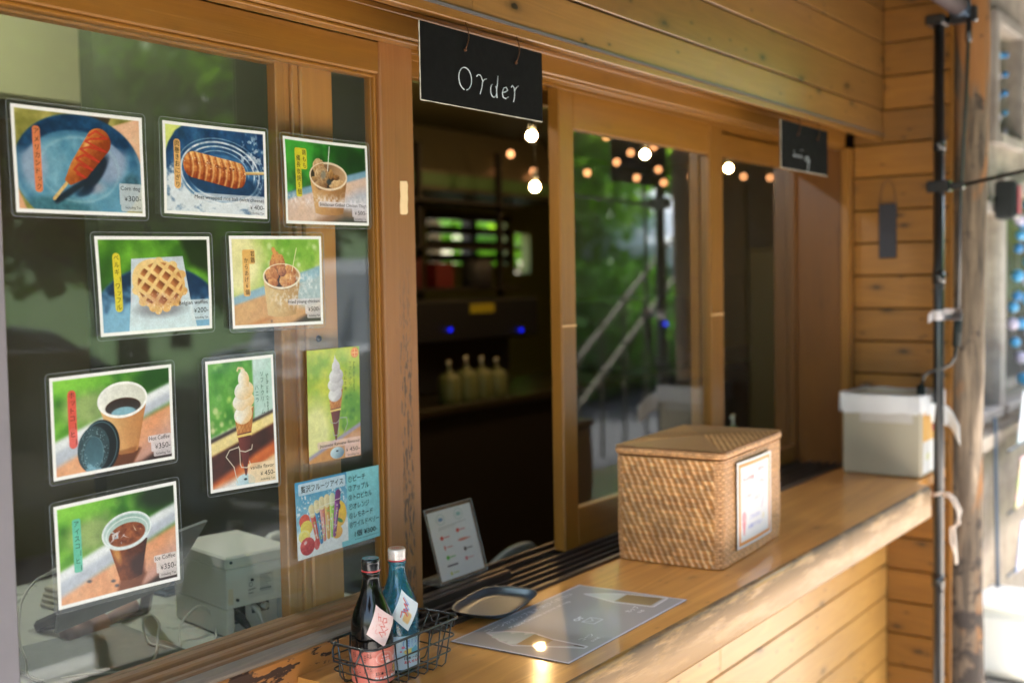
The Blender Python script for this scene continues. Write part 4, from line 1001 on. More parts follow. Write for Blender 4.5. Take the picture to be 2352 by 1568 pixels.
# ------------------------------------------------------------------ things on and around the counter
# chalk signs
M['chalkboard'] = P('chalkboard_black', (11, 11, 11), .8, spec=.15, vary=.15, bump=.05)
M['chalk'] = P('chalk_white', (196, 206, 212), .9, vary=.25, scale=300)
M['raw_edge'] = P('pale_board_edge', (206, 200, 186), .8, scale=200, vary=.3)
M['brass'] = P('old_brass', (92, 62, 42), .4, metal=.8)
M['twine'] = P('brown_twine', (110, 80, 56), .8)
def chalk_sign(label, x0, x1, zt, zb, strokes, seed, rot=0.0):
    y = -.2265; W = x1 - x0; H = zt - zb
    root = thing('chalk_sign', label, 'chalkboard sign', ((x0 + x1) / 2, y, zb), 'chalk signs hanging under the eave boards')
    b = MB(); b.box(x0, x1, y - .0015, y + .003, zb, zt, .0005); part('board', b, M['chalkboard'], root)
    r = random.Random(seed); b = MB()
    b.tube([(x0 - .0006, y, zt - H * k / 16) for k in range(17)], [.0007 + .0005 * r.random() for _ in range(17)], 4)
    b.tube([(x0 + W * k / 30, y, zb - .0006) for k in range(31)], [.0006 + .0007 * r.random() for _ in range(31)], 4)
    part('raw_edge', b, M['raw_edge'], root)
    for hx in (.33, .755):
        x = x0 + W * hx
        b = MB(); b.tube([(x + .006 * math.sin(k / 8 * 3.1), y - .004 - .003 * math.sin(k / 8 * 3.1), zt - .030 + k * .0058) for k in range(9)], .0012, 6); b.ball((x, y - .003, zt - .031), .0032, 8, 6); part('hook', b, M['brass'], root, True)
    b = MB()
    for st_, w in strokes:
        pts = [(x0 + s_ * W, y - .0019, zt - t_ * H) for s_, t_ in st_]
        b.tube(pts, w * .66, 5)
    part('handwriting', b, M['chalk'], root, True)
def arc(cx, cy, rx, ry, a0, a1, n=18): return [(cx + rx * math.cos(R(a0 + (a1 - a0) * k / n)), cy + ry * math.sin(R(a0 + (a1 - a0) * k / n))) for k in range(n + 1)]
O_ = [(arc(.330, .62, .050, .150, 100, 440, 26), .0014),
      (arc(.442, .565, .020, .04, 190, 330, 6) + [(.470, .60), (.462, .70), (.447, .785)], .0014), ([(.468, .62), (.482, .575), (.503, .56)], .0013),
      (arc(.560, .70, .026, .090, -50, 250, 14), .0014), ([(.598, .485), (.592, .60), (.584, .70), (.588, .79)], .0015),
      ([(.632, .70), (.660, .685), (.680, .655), (.668, .615), (.645, .635), (.634, .70), (.640, .765), (.664, .775), (.686, .745)], .0014),
      ([(.712, .60), (.722, .57), (.738, .60), (.742, .66), (.738, .745), (.730, .80)], .0014), ([(.740, .645), (.752, .60), (.775, .56)], .0013)]
chalk_sign('black chalkboard sign reading Order, hanging above the open window', 1.474, 1.836, 1.986, 1.856, O_, 1)
r_ = random.Random(5)
S2 = [([(.24 + i * .07, .72), (.26 + i * .07, .66), (.275 + i * .07, .73)], .0012) for i in range(3)] + [([(.245, .62), (.27, .60)], .001), (arc(.52, .72, .03, .05, 60, 360, 8), .0016), ([(.55, .66), (.56, .78), (.55, .95), (.535, .98)], .0017), ([(.56, .80), (.60, .74)], .0014), ([(.40, .56), (.43, .55)], .001)]
chalk_sign('small dark chalkboard sign with faint writing, far one near the corner', 3.014, 3.373, 1.984, 1.852, S2, 2)

# bottles
def tinted_glass(name, tcol, dcol, k):
    t = NT(name); t.t.nodes.remove(t.b); geo = t.n("ShaderNodeNewGeometry")
    dt = t.n("ShaderNodeVectorMath", operation='DOT_PRODUCT'); t.l(geo.outputs["Incoming"], dt.inputs[0]); t.l(geo.outputs["Normal"], dt.inputs[1]); c = t.math('ABSOLUTE', dt.outputs["Value"])
    fr = t.math('MULTIPLY_ADD', t.math('POWER', t.math('SUBTRACT', 1.0, c), 4.0), .85, .06)
    tcn = t.n("ShaderNodeTexCoord").outputs["Object"]
    pw = t.math('POWER', c, .6); tm = t.mix(pw, tuple(v * .12 for v in tcol), tcol)
    tr = t.n("ShaderNodeBsdfTransparent"); t.l(tm, tr.inputs[0]); df = t.n("ShaderNodeBsdfTranslucent"); df.inputs[0].default_value = (*dcol, 1)
    d2 = t.n("ShaderNodeBsdfDiffuse"); d2.inputs[0].default_value = (*dcol, 1); m0 = t.n("ShaderNodeMixShader"); m0.inputs[0].default_value = .5; t.l(df.outputs[0], m0.inputs[1]); t.l(d2.outputs[0], m0.inputs[2])
    m1 = t.n("ShaderNodeMixShader"); m1.inputs[0].default_value = k; t.l(tr.outputs[0], m1.inputs[1]); t.l(m0.outputs[0], m1.inputs[2])
    gl = t.n("ShaderNodeBsdfGlossy"); gl.inputs["Roughness"].default_value = .03; t.l(t.bump(t.noise(tcn, 40, 2), .1, .001), gl.inputs["Normal"])
    m2 = t.n("ShaderNodeMixShader"); t.l(fr, m2.inputs[0]); t.l(m1.outputs[0], m2.inputs[1]); t.l(gl.outputs[0], m2.inputs[2]); t.l(m2.outputs[0], t.out.inputs[0]); return t.m
M['glass_blue'] = tinted_glass('blue_bottle_glass', (.50, .88, .98), (.04, .38, .62), .34)
M['glass_dark'] = P('dark_bottle_glass', (14, 12, 10), .12, spec=.35, coat=.2, vary=.3)
M['cap_black'] = P('black_metal_cap', (24, 24, 26), .22, metal=.5, coat=.8)
M['cap_white'] = P('white_metal_cap', (226, 214, 208), .25, metal=.2, coat=.8, vary=.05)
M['cap_red'] = P('red_band', (196, 60, 60), .3, coat=.5)
def bottle(label, x, y, dark):
    z = .902; root = thing('sake_bottle', label, 'bottle', (x, y, z), 'small sake bottles in the wire basket')
    prof = [(.001, .0), (.026, .0), (.0325, .003), (.0345, .009), (.0345, .090), (.0335, .104), (.0300, .118), (.0240, .134), (.0185, .147), (.0152, .160), (.0140, .172), (.0138, .178), (.0155, .180), (.0155, .184), (.0135, .186), (.0125, .188)]
    n_ = 48
    b = MB(); b.lathe(prof + ([(.001, .188)] if dark else []), (x, y, z), n_)
    part('glass_body', b, M['glass_dark'] if dark else M['glass_blue'], root, True)
    b = MB(); pr = [(.001, .187)]
    b = MB(); b.lathe([(.0142, .184), (.0152, .186), (.0146, .188), (.0152, .190), (.0146, .1922), (.0152, .1945), (.0146, .1965), (.0151, .199), (.0149, .203), (.0138, .2045), (.001, .2047)], (x, y, z), 40)
    part('cap', b, M['cap_black'] if dark else M['cap_white'], root, True)
    b = MB(); b.lathe([(.0149, .1835), (.0156, .1848), (.0155, .1860), (.0149, .1868)], (x, y, z), 40); part('cap_band', b, M['cap_red'], root, True)
    # cap top print
    pt = Paint(27, 27, (70, 120, 140) if dark else (222, 196, 190), .7)
    pt.fill(pt.ring(13.5, 13.5, 9, 9, 1.2), (200, 60, 90)); pt.fill(pt.ell(13.5, 13.5, 6, 5), (190, 70, 120) if dark else (214, 90, 80), .8); pt.fill(pt.line([(8, 15), (13, 11), (19, 15)], 1.4), (240, 240, 240), .8)
    def capfn(u, v): 
        a_, c_ = (np.asarray(u) - 13.5) / 13.5, (np.asarray(v) - 13.5) / 13.5; q = np.maximum(np.hypot(a_, c_), 1e-6); k = np.maximum(np.abs(a_), np.abs(c_)) / q
        return np.stack([x + a_ * k * .0136, y - c_ * k * .0136, np.full_like(a_, z + .2051)], -1)
    place_grid('cap_print', pt, capfn, M['print'], root)
    # label round the body; a0 = direction of the label centre
    rad = .0348; ctr = math.atan2(-1.463 - y, 0 - x)
    W = 150.0; zt, zb = z + .0640, z + .008; H = 76.5; c0 = ctr + (.38 if dark else .50)
    def lfn(u, v, off=0.0):
        a_ = c0 + (np.asarray(u) - W / 2) / 1000 / rad
        return np.stack([x + (rad + off) * np.cos(a_), y + (rad + off) * np.sin(a_), zt - np.asarray(v) / 76.5 * .056], -1)
    pt = Paint(W, H, (240, 130, 112) if dark else (190, 224, 242), .55)
    cx = 75
    if dark:
        g = np.clip((.9 - np.hypot(((pt.U % 5) - 2.5), ((pt.V % 5) - 2.5))) * 2, 0, 1) * pt.rect(60, 22, 110, 60); pt.fill(g, (250, 170, 150), .8)
        pt.fill(pt.ring(82, 20, 15, 14, .7), (255, 235, 225), .9); pt.fill(pt.ring(82, 20, 13, 12, .4), (255, 235, 225), .8); pt.fill(pt.ell(88, 29, 4, 4), (255, 240, 235), .9)
    else:
        pt.fill(pt.half(0, 52, 150, 46, 2), (214, 232, 246)); pt.fill(pt.ring(80, 18, 15, 14.5, .9), (70, 110, 200), .9); pt.fill(pt.ell(80, 37, 14, 7, 0, 2), (244, 220, 110), .95); pt.fill(pt.poly([(80, 32), (90, 26), (96, 34), (92, 44), (80, 42)], 2), (100, 186, 220), .95); pt.fill(pt.ell(65, 26, 3, 3), (240, 130, 160)); pt.fill(pt.ell(61, 35, 1.6, 1.6), (230, 60, 90)); pt.fill(pt.ell(68, 34, 1.2, 1.2), (240, 160, 60))
    # steam over a wooden bucket mark
    ox = 106 if not dark else 103; oy = 14 if not dark else 22
    body = pt.poly([(ox - 2, oy), (ox + 8, oy - 10), (ox + 13, oy), (ox + 12, oy + 22), (ox - 3, oy + 22)], 1.5); pt.fill(body, (252, 246, 244))
    for k in range(4): pt.fill(pt.line([(ox + k * 3, oy + 18), (ox - 1 + k * 3, oy + 8), (ox + 2 + k * 3, oy + 1), (ox + 3 + k * 2.4, oy - 5)], 1.5), (226, 80, 90))
    pt.fill(pt.rrect(ox - 4, oy + 18, ox + 13, oy + 36, 4), (30, 26, 22)); pt.fill(pt.rrect(ox - 3, oy + 18.6, ox + 12, oy + 35, 3.5), (238, 178, 40)); pt.fill(pt.line([(ox - 3, oy + 27), (ox + 12, oy + 27)], 1.1), (40, 32, 24)); pt.fill(pt.line([(ox + 8, oy + 20), (ox + 6, oy + 26)], .8), (60, 40, 20))
    place_grid('label', pt, lambda u, v: lfn(u, v, .0002), M['print'], root)
    L1 = Letters(lambda u, v: lfn(u, v, .0005)); L2 = Letters(lambda u, v: lfn(u, v, .0005)); L3 = Letters(lambda u, v: lfn(u, v, .0005))
    if dark:
        L1.put('日本一の', 66, 56, 7.6, 'l', width=30, bold=.01); L2.put('おんせん県おおいた', 64, 67, 8.4, 'l', width=66, bold=.03); L3.put('温泉県', 76, 18, 4.6); L3.put('大分の酒', 74, 24, 4)
        for i, s_ in enumerate(('日本酒', '清酒', '原材料名', '米', '米こうじ', 'アルコール', '内容量', '製造者')): L1.vert(s_, 58 - i * 4.6, 5 + (i % 3) * 3, 3.6, 4.6); L1.vert(s_[::-1], 58 - i * 4.6, 34, 3.6, 4.6)
        L1.build('lettering', M['ink'], root); L2.build('lettering', M['ink_white'], root); L3.build('lettering', M['ink_white'], root)
    else:
        L1.put('日本一の', 66, 54, 7.4, 'l', width=28, bold=.01); L2.put('おんせん県おおいた', 66, 63, 7.6, 'l', width=60, bold=.03)
        L3.vert('温泉県', 74, 9, 5.6); L3.vert('おおいた', 82, 8, 4.8); L3.vert('の酒', 89, 10, 5)
        L1.build('lettering', M['ink'], root); L2.build('lettering', M['ink_red'], root); L3.build('lettering', M['ink_blue'], root)
    # neck tag: a square slip standing on one corner, wrapped on the shoulder
    S = 36.0; pt = Paint(S, S, (250, 214, 208) if dark else (250, 250, 250), .55)
    if dark:
        for q in ([(8, 26), (11, 18), (14, 26), (18, 17), (20, 25), (24, 18)], [(12, 30), (16, 27), (20, 31)], [(22, 12), (26, 9), (27, 14), (23, 15)], [(24, 20), (28, 19), (30, 24), (26, 26), (24, 22)]): pt.fill(pt.line(q, 1.0), (226, 104, 96))
        pt.fill(pt.mm(2.5, 3) * 0 + np.clip(pt.mm(2.0, 4, 2) * 6 - 3.9, 0, 1) * pt.rect(6, 6, 30, 32), (230, 110, 100), .5)
    else:
        pt.fill(pt.rrect(6, 18, 19, 31, 3, 2), (250, 196, 120), .9)
        for q in ([(14, 24), (18, 14), (20, 22), (24, 12), (25, 19), (29, 8)], [(8, 14), (14, 12), (16, 18)]): pt.fill(pt.line(q, 1.8), (236, 110, 100)); pt.fill(pt.line([(a_ + 2, b_ + 1.5) for a_, b_ in q], .8), (110, 150, 230), .8)
    c1 = ctr + (.42 if dark else .38); zc = z + .106 if not dark else z + .101
    def tfn(u, v):
        a_ = (np.asarray(u) - S / 2) / 760; c_ = (np.asarray(v) - S / 2) / 760; g = R(58 if not dark else 62)
        h = a_ * math.cos(g) * .74 + c_ * math.sin(g) * .8 * .74; vv = -a_ * math.sin(g) * -1 * 1.05 - c_ * math.cos(g) * 1.05
        zz = zc + vv; rr2 = np.interp(zz - z, [.0, .090, .104, .118, .134, .147, .160, .19], [.0345, .0345, .0335, .030, .024, .0185, .0152, .0150]) + .0009
        rr2 = rr2 + np.clip(h - .004, 0, 1) * .35
        an = c1 + h / .030
        return np.stack([x + rr2 * np.cos(an), y + rr2 * np.sin(an), zz], -1)
    place_grid('neck_tag', pt, tfn, M['print'], root)
    return root
bottle('dark sake bottle with a black cap, coral label and pink neck slip', 1.344, -.209, True)
bottle('blue glass sake bottle with a white cap and light blue label', 1.420, -.198, False)

# wire basket
M['wire'] = P('black_coated_wire', (20, 21, 22), .32, spec=.7, coat=.5)
wb = thing('wire_basket', 'small black wire basket on the counter holding the two bottles', 'basket', (1.405, -.205, .9), None)
def rr_path(x0, x1, y0, y1, z, r, n=5):
    out = []
    for cx, cy, a0 in ((x1 - r, y1 - r, 0), (x0 + r, y1 - r, 90), (x0 + r, y0 + r, 180), (x1 - r, y0 + r, 270)):
        for k in range(n + 1):
            a = R(a0 + 90 * k / n); out.append((cx + r * math.cos(a), cy + r * math.sin(a), z))
    return out
bx0, bx1, by0, by1 = 1.292, 1.520, -.254, -.156; tx0, tx1, ty0, ty1 = bx0 + .016, bx1 - .040, by0 - .008, by1 + .004
b = MB(); b.tube(rr_path(bx0, bx1, by0, by1, .974, .018), .0023, 7, closed=True); part('rim', b, M['wire'], wb, True)
b = MB()
for f in (.30, .62): b.tube(rr_path(tx0 + (bx0 - tx0) * f, tx1 + (bx1 - tx1) * f, ty0 + (by0 - ty0) * f, ty1 + (by1 - ty1) * f, .9045 + .0695 * f, .015), .0014, 6, closed=True)
for k in range(7):
    q = (k + .5) / 7; xt = bx0 + .012 + (bx1 - bx0 - .024) * q; xb = tx0 + .006 + (tx1 - tx0 - .012) * q
    b.tube([(xt, by0, .974), (xb + (xt - xb) * .1, ty0 + .001, .909), (xb, ty0 + .006, .9035), (xb, ty1 - .006, .9035), (xb + (xt - xb) * .1, ty1 - .001, .909), (xt, by1, .974)], .0014, 6)
for k in range(3):
    q = (k + .5) / 3; yt = by0 + .014 + (by1 - by0 - .028) * q; yb = ty0 + .012 + (ty1 - ty0 - .024) * q
    b.tube([(bx0, yt, .974), (tx0 + .001, yb, .909), (tx0 + .006, yb, .9062), (tx1 - .006, yb, .9062), (tx1 - .001, yb, .909), (bx1, yt, .974)], .0014, 6)
part('wire_mesh', b, M['wire'], wb, True)
for hx, sg in ((bx0, -1), (bx1, 1)):
    b = MB(); yq = (by0 + .020, by1 - .020)
    for yy in yq: b.tube([(hx + .001, yy + .004 * math.sin(k), .974 + .0034 * math.cos(k)) for k in range(0, 7)], .0011, 5)
    b.tube([(hx, yq[0], .976), (hx + sg * .006, yq[0], .966), (hx + sg * .010, yq[0] + .006, .950), (hx + sg * .010, yq[1] - .006, .950), (hx + sg * .006, yq[1], .966), (hx, yq[1], .976)], .0019, 7)
    part('handle', b, M['wire'], wb, True)

# coin tray
M['steel'] = P('brushed_steel', (84, 98, 116), .36, metal=.8, vary=.02, scale=3)
tr = MB(); n_ = 48
def se(a, p=3.2): c_, s_ = math.cos(a), math.sin(a); return (math.copysign(abs(c_) ** (2 / p), c_), math.copysign(abs(s_) ** (2 / p), s_))
levels = [(.0, .0068), (.60, .0066), (.80, .0072), (.88, .0105), (.94, .0165), (1.0, .0192), (1.02, .0186), (1.0, .0178), (.93, .0150), (.86, .0088), (.78, .0056), (.0, .0052)]
vs = []
for f, h in levels:
    for k in range(n_):
        c_, s_ = se(2 * math.pi * k / n_); px_, py_ = c_ * .104 * f, s_ * .066 * f; ca, sa = math.cos(R(12)), math.sin(R(12))
        vs.append((1.786 + px_ * ca - py_ * sa, -.130 + px_ * sa + py_ * ca, .9012 + h))
tr.add(vs, [(l * n_ + k, l * n_ + (k + 1) % n_, (l + 1) * n_ + (k + 1) % n_, (l + 1) * n_ + k) for l in range(len(levels) - 1) for k in range(n_)])
tag(tr.build('coin_tray', M['steel'], None, True), 'shallow oval steel coin tray lying on the window track beside the wire basket', 'tray')

# laminated sheet on the counter
sh = thing('counter_sheet', 'large grey laminated cone-or-cup sheet with white border lying on the counter', 'laminated sheet', (1.8, -.3, .9005))
cs = [(1.579, -.181), (2.027, -.174), (2.047, -.419), (1.593, -.427)]; SW, SH = 450, 246
def sfn(u, v, off=0.0):
    s_ = np.asarray(u) / SW; t_ = np.asarray(v) / SH
    X = (cs[0][0] * (1 - s_) + cs[1][0] * s_) * (1 - t_) + (cs[3][0] * (1 - s_) + cs[2][0] * s_) * t_
    Y = (cs[0][1] * (1 - s_) + cs[1][1] * s_) * (1 - t_) + (cs[3][1] * (1 - s_) + cs[2][1] * s_) * t_
    return np.stack([X, Y, .9012 + off + .0012 * np.sin(s_ * 5 + 1) ** 2 * np.sin(t_ * 3)], -1)
pt = Paint(SW, SH, (168, 167, 168), 1.1)
pt.fill(1 - pt.rect(4.5, 4.5, SW - 4.5, SH - 4.5), (226, 222, 236))
def outl(poly, w=7): pt.fill(np.maximum(pt.poly(poly), pt.line(poly + [poly[0]], w)), (232, 230, 240)); 
cone = [(75, 30), (90, 48), (104, 70), (112, 100), (96, 150), (92, 224), (84, 224), (52, 150), (34, 112), (44, 80), (58, 60)]
outl(cone, 9); pt.two(pt.poly(cone), pt.V / 220, (206, 220, 224), (200, 206, 200))
for k, (y, w) in enumerate(((60, 22), (82, 32), (104, 38))): pt.two(pt.ell(74, y, w, 13, 8), (pt.U - 44) / 60, (226, 238, 236), (150, 176, 178))
pt.two(pt.poly([(40, 114), (108, 108), (95, 156), (56, 160)]), (pt.U - 40) / 70, (176, 140, 92), (120, 92, 50)); pt.two(pt.poly([(56, 160), (95, 156), (92, 204), (84, 204)]), (pt.U - 50) / 50, (190, 176, 172), (160, 150, 150)); pt.fill(pt.poly([(84, 204), (92, 204), (90, 224), (86, 224)]), (70, 36, 30))
cupp = [(391, 50), (412, 84), (424, 112), (428, 130), (440, 206), (372, 210), (364, 132), (370, 112), (380, 84)]
outl(cupp, 9); pt.two(pt.poly(cupp), (pt.V - 50) / 150, (206, 216, 220), (190, 190, 186)); pt.two(pt.poly([(368, 128), (428, 124), (437, 200), (376, 204)]), (pt.U - 364) / 80, (168, 146, 104), (132, 112, 76))
pt.fill(pt.rrect(216, 141, 252, 170, 2) * (1 - pt.rrect(219, 144, 249, 167, 2)), (226, 226, 236), .9); pt.fill(pt.line([(218, 143), (234, 157), (250, 143)], 2.4), (226, 226, 236), .9)
place_grid('print', pt, lambda u, v: sfn(u, v, .0004), print_mat('glossy_laminate', .4, .4), sh)
l = Letters(lambda u, v: sfn(u, v, .0009))
l.put('コーンかカップをお選びください', 78, 30, 17, 'l', width=300); l.put('Please Choose a cone or cup', 118, 54, 15, 'l', width=208); l.put('or', 216, 134, 26, 'l', width=30, bold=.01)
l.put('コーン', 118, 204, 15); l.put('cone', 122, 222, 14); l.put('カップ', 312, 192, 15); l.put('cup', 320, 210, 14)
l.build('lettering', M['ink_white'], sh)
b = MB(); b.box(0, 1, 0, 1, 0, 1); 
b = MB(); ed = [tuple(p) for p in sfn(np.array([0, SW, SW, 0.]), np.array([0, 0, SH, SH.__float__()]), 0)]; b.add(ed + [(x, y, z - .0006) for x, y, z in ed], [(0, 1, 2, 3), (7, 6, 5, 4), (0, 4, 5, 1), (1, 5, 6, 2), (2, 6, 7, 3), (3, 7, 4, 0)]); part('laminate', b, M['film_edge'], sh)

# card stand
cd = thing('card_stand', 'clear acrylic stand with a white payment card, just inside the open window', 'card stand', (1.93, .07, .905))
def cfn(u, v, off=0.0):
    s_ = np.asarray(u) / 105; t_ = np.asarray(v) / 150
    zz = .906 + .008 + (1 - t_) * .142; yy = .058 + (1 - t_) * .040 - off
    return np.stack([1.850 + s_ * .150, yy, zz], -1)
pt = Paint(105, 150, (244, 242, 248), .8)
marks = [((70, 130, 190), 28, 20, 8, 8), ((150, 200, 200), 72, 17, 8, 9), ((222, 50, 70), 22, 60, 4, 4.5), ((222, 50, 70), 62, 52, 4, 4.5), ((226, 90, 90), 24, 82, 2, 5), ((232, 120, 110), 70, 74, 12, 3), ((60, 180, 70), 26, 104, 4, 4.5), ((50, 50, 64), 70, 96, 3.4, 4.5), ((200, 200, 90), 26, 139, 2.5, 4), ((240, 130, 150), 68, 117, 3.5, 4.5)]
for c_, x, y, rx, ry in marks:
    if ry > 7.5: pt.fill(pt.ring(x, y, rx + 2, ry + 3, 1.2), (170, 200, 200)); 
    pt.fill(pt.ell(x, y, rx * .7 if ry > 7.5 else rx, ry * .5 if ry > 7.5 else ry, 0, 1.5), c_)
    if ry < 7: pt.fill(pt.line([(x + 6, y), (x + 17, y)], 3, 1), tuple(int(v * .7 + 60) for v in c_), .75)
pt.fill(pt.line([(22, 122), (44, 122)], 4, 1.2), (60, 60, 80), .8); pt.fill(pt.line([(20, 38), (86, 34)], 1.2, .7), (150, 150, 156), .8); pt.fill(pt.line([(18, 42), (60, 39)], 1.2, .7), (150, 150, 156), .6)
place_grid('card', pt, cfn, M['print'], cd)
M['acrylic'] = pane_mat('acrylic', 1.6, (.90, .93, .92), dirt=.06)
b = MB(); q = [tuple(x) for x in cfn(np.array([-5, 110, 110, -5.]), np.array([-9, -9, 156, 156.]), .002)]; q2 = [tuple(x) for x in cfn(np.array([-5, 110, 110, -5.]), np.array([-9, -9, 156, 156.]), -.002)]
b.add(q + q2, [(0, 1, 2, 3), (7, 6, 5, 4), (0, 4, 5, 1), (1, 5, 6, 2), (2, 6, 7, 3), (3, 7, 4, 0)]); b.box(1.843, 2.007, .052, .115, .9045, .908, .001); part('acrylic_holder', b, M['acrylic'], cd)
b = MB(); b.tube(q, .0009, 5, closed=True); part('holder_edge', b, M['film_edge'], cd, True)

# woven basket with lid
def weave_col(s, t, kind, seed):
    r1 = fbm(1, 400, 30, seed, 3)[0]
    if kind == 'diag':
        row = np.floor(t / .0105); fr = (t / .0105) % 1; ph = (s / .0165 + t / .0105 * .28 + .07 * np.sin(row * 1.7) + .05 * np.sin(s * 90 + row)) % 1
        band = np.interp(np.clip(t / .28, 0, 1), np.linspace(0, 1, 400), r1)
        lite = np.clip((.23 - np.abs(ph - .4)) * 9, 0, 1) * np.clip(1.35 - np.abs(fr - .5) * .95, 0, 1)
        gap = np.clip((np.abs(fr - .5) - .38) * 9, 0, 1)
        base = np.stack([170 + band * 50, 106 + band * 52, 50 + band * 40], -1)
        hi = np.array([246, 194, 142.]); c = base * (1 - lite[..., None]) + hi * lite[..., None]
        hs = (np.sin(row * 12.9 + np.floor(s / .0165 + t / .0105 * .28) * 78.2) * 43758.5) % 1
        c = c * (.82 + .3 * hs[..., None])
        c = c * (1 - gap[..., None] * .42 * (1 - lite[..., None] * .6))
        h = lite * .0016 + .0006 * (1 - gap)
    else:
        row = np.floor(t / .0066); col = np.floor(s / .0062 + .5 * (row % 2)); fx = (s / .0062 + .5 * (row % 2)) % 1; fy = (t / .0066) % 1
        e = np.maximum(np.abs(fx - .5), np.abs(fy - .5)); k = np.clip((.46 - e) * 7, 0, 1)
        j = (np.sin(row * 12.9 + col * 78.2) * 43758.5) % 1
        c = np.array([244, 186, 130.]) * (.82 + .2 * j[..., None]); c = c * k[..., None] + np.array([150, 92, 40.]) * (1 - k[..., None])
        h = k * .0012
    return c, h
M['wicker'] = print_mat('woven_wicker', .55, .12)
wk = thing('woven_basket', 'square woven rattan basket with a flat lid and an orange-framed card on its front', 'basket', (2.49, -.25, .9))
KC = (2.486, -.238); KX, KY = .203, .128; KA = R(4.2)
def kx(lx, ly, z): return (KC[0] + lx * math.cos(KA) - ly * math.sin(KA), KC[1] + lx * math.sin(KA) + ly * math.cos(KA), z)
def shell(name, hx, hy, z0, z1, taper, rc, mode, seed, par):
    """rounded-rectangle wall with woven relief"""
    per = []; n = 0
    segs = [(-hx, -hy, hx, -hy, 'y'), (hx, -hy, hx, hy, 'x'), (hx, hy, -hx, hy, 'y'), (-hx, hy, -hx, -hy, 'x')]
    step = .0019; S_ = []; 
    for (x0, y0, x1, y1, ax) in segs:
        Ls = math.hypot(x1 - x0, y1 - y0); k = int(Ls / step)
        for i in range(k):
            S_.append((x0 + (x1 - x0) * i / k, y0 + (y1 - y0) * i / k, ax, Ls * i / k))
    n = len(S_); zs = np.arange(z0, z1 + 1e-6, step); V = np.zeros((len(zs), n, 3)); C_ = np.zeros((len(zs), n, 3))
    lx = np.array([s_[0] for s_ in S_]); ly = np.array([s_[1] for s_ in S_]); ar = np.array([s_[3] for s_ in S_]); isx = np.array([s_[2] == 'x' for s_ in S_])
    # round the corners
    def rnd(lx, ly):
        dx = np.maximum(np.abs(lx) - hx + rc, 0); dy = np.maximum(np.abs(ly) - hy + rc, 0); d = np.hypot(dx, dy); k = np.where(d > rc, rc / np.maximum(d, 1e-9), 1)
        return np.sign(lx) * (np.minimum(np.abs(lx), hx - rc) + dx * k), np.sign(ly) * (np.minimum(np.abs(ly), hy - rc) + dy * k)
    rx_, ry_ = rnd(lx, ly); nrm = np.stack([rx_ / hx, ry_ / hy], -1); nx_ = np.where(isx, np.sign(lx), 0.0); ny_ = np.where(isx, 0.0, np.sign(ly))
    for j, z in enumerate(zs):
        t = np.full(n, z - z0)
        ca_, ha = weave_col(ar, t, 'diag', seed); cb, hb = weave_col(ar, t, 'fine', seed)
        di = isx & (mode == 'body')
        if mode == 'body':
            edge = np.clip((.020 - np.minimum(ar, 2 * hy - ar)) / .006, 0, 1) * isx; wgt = np.where(di, 1 - edge, 0.0)
        else: wgt = np.zeros(n)
        c = ca_ * wgt[:, None] + cb * (1 - wgt[:, None]); h = ha * wgt + hb * (1 - wgt)
        f = 1 + taper * (z - z0) / (z1 - z0) + .016 * math.sin((z - z0) / (z1 - z0) * math.pi) + .006 * np.sin(ar * 22 + z * 30 + seed)
        k = 1 + h / .12
        X = rx_ * f; Y = ry_ * f; X = X + nx_ * h; Y = Y + ny_ * h
        V[j, :, 0] = KC[0] + X * math.cos(KA) - Y * math.sin(KA); V[j, :, 1] = KC[1] + X * math.sin(KA) + Y * math.cos(KA); V[j, :, 2] = z; C_[j] = c
    nz = len(zs); idx = np.arange(nz * n).reshape(nz, n); nxt = np.roll(idx, -1, axis=1)
    q = np.stack([idx[:-1], nxt[:-1], nxt[1:], idx[1:]], -1).reshape(-1, 4)
    me = bpy.data.meshes.new(name); vv = V.reshape(-1, 3)
    faces = [tuple(r) for r in q] + [tuple(idx[0][::-1]), tuple(idx[-1])]
    me.from_pydata([tuple(p) for p in vv], [], faces)
    c = np.clip(C_, 0, 255) / 255; c = np.where(c <= .04045, c / 12.92, ((c + .055) / 1.055) ** 2.4) * .92
    ca = np.ones((nz * n, 4), np.float32); ca[:, :3] = c.reshape(-1, 3); me.color_attributes.new("Col", 'FLOAT_COLOR', 'POINT').data.foreach_set("color", ca.ravel())
    me.materials.append(M['wicker']); me.update(); return link(name, me, par)
shell('body', KX, KY, .9015, 1.146, .012, .020, 'body', 21, wk)
shell('lid', KX + .005, KY + .005, 1.1485, 1.164, .0, .022, 'lid', 5, wk)
pt = Paint(2 * (KX + .005) * 1000, 2 * (KY + .005) * 1000, (210, 160, 100), 1.9)
su = (pt.U - pt.W / 2) / 1000; sv = (pt.V - pt.H / 2) / 1000
tri = np.abs(su) + .0 ; dg = (np.abs(sv) * 1.55 - np.abs(su))
row = np.floor(pt.U / 7.4); ph = (pt.V / 15 + row * .25 * np.sign(sv)) % 1; lite = np.clip((.34 - np.abs(ph - .4)) * 8, 0, 1); gap = np.clip((np.abs((pt.U / 7.4) % 1 - .5) - .36) * 8, 0, 1)
rowB = np.floor(pt.V / 6.5); gapB = np.clip((np.abs((pt.V / 6.5) % 1 - .5) - .36) * 8, 0, 1); litB = np.clip((.5 - np.abs((pt.U / 9 + rowB * .5) % 1 - .5)) * 5, 0, 1)
A_ = np.clip(dg * 60 + .5, 0, 1)[..., None]
ca_ = np.array([170, 118, 62.]) * (1 - lite[..., None]) + np.array([224, 176, 120.]) * lite[..., None]; ca_ = ca_ * (1 - .4 * gap[..., None])
cb = np.array([206, 156, 104.]) * (1 - litB[..., None] * .2); cb = cb * (1 - .28 * gapB[..., None])
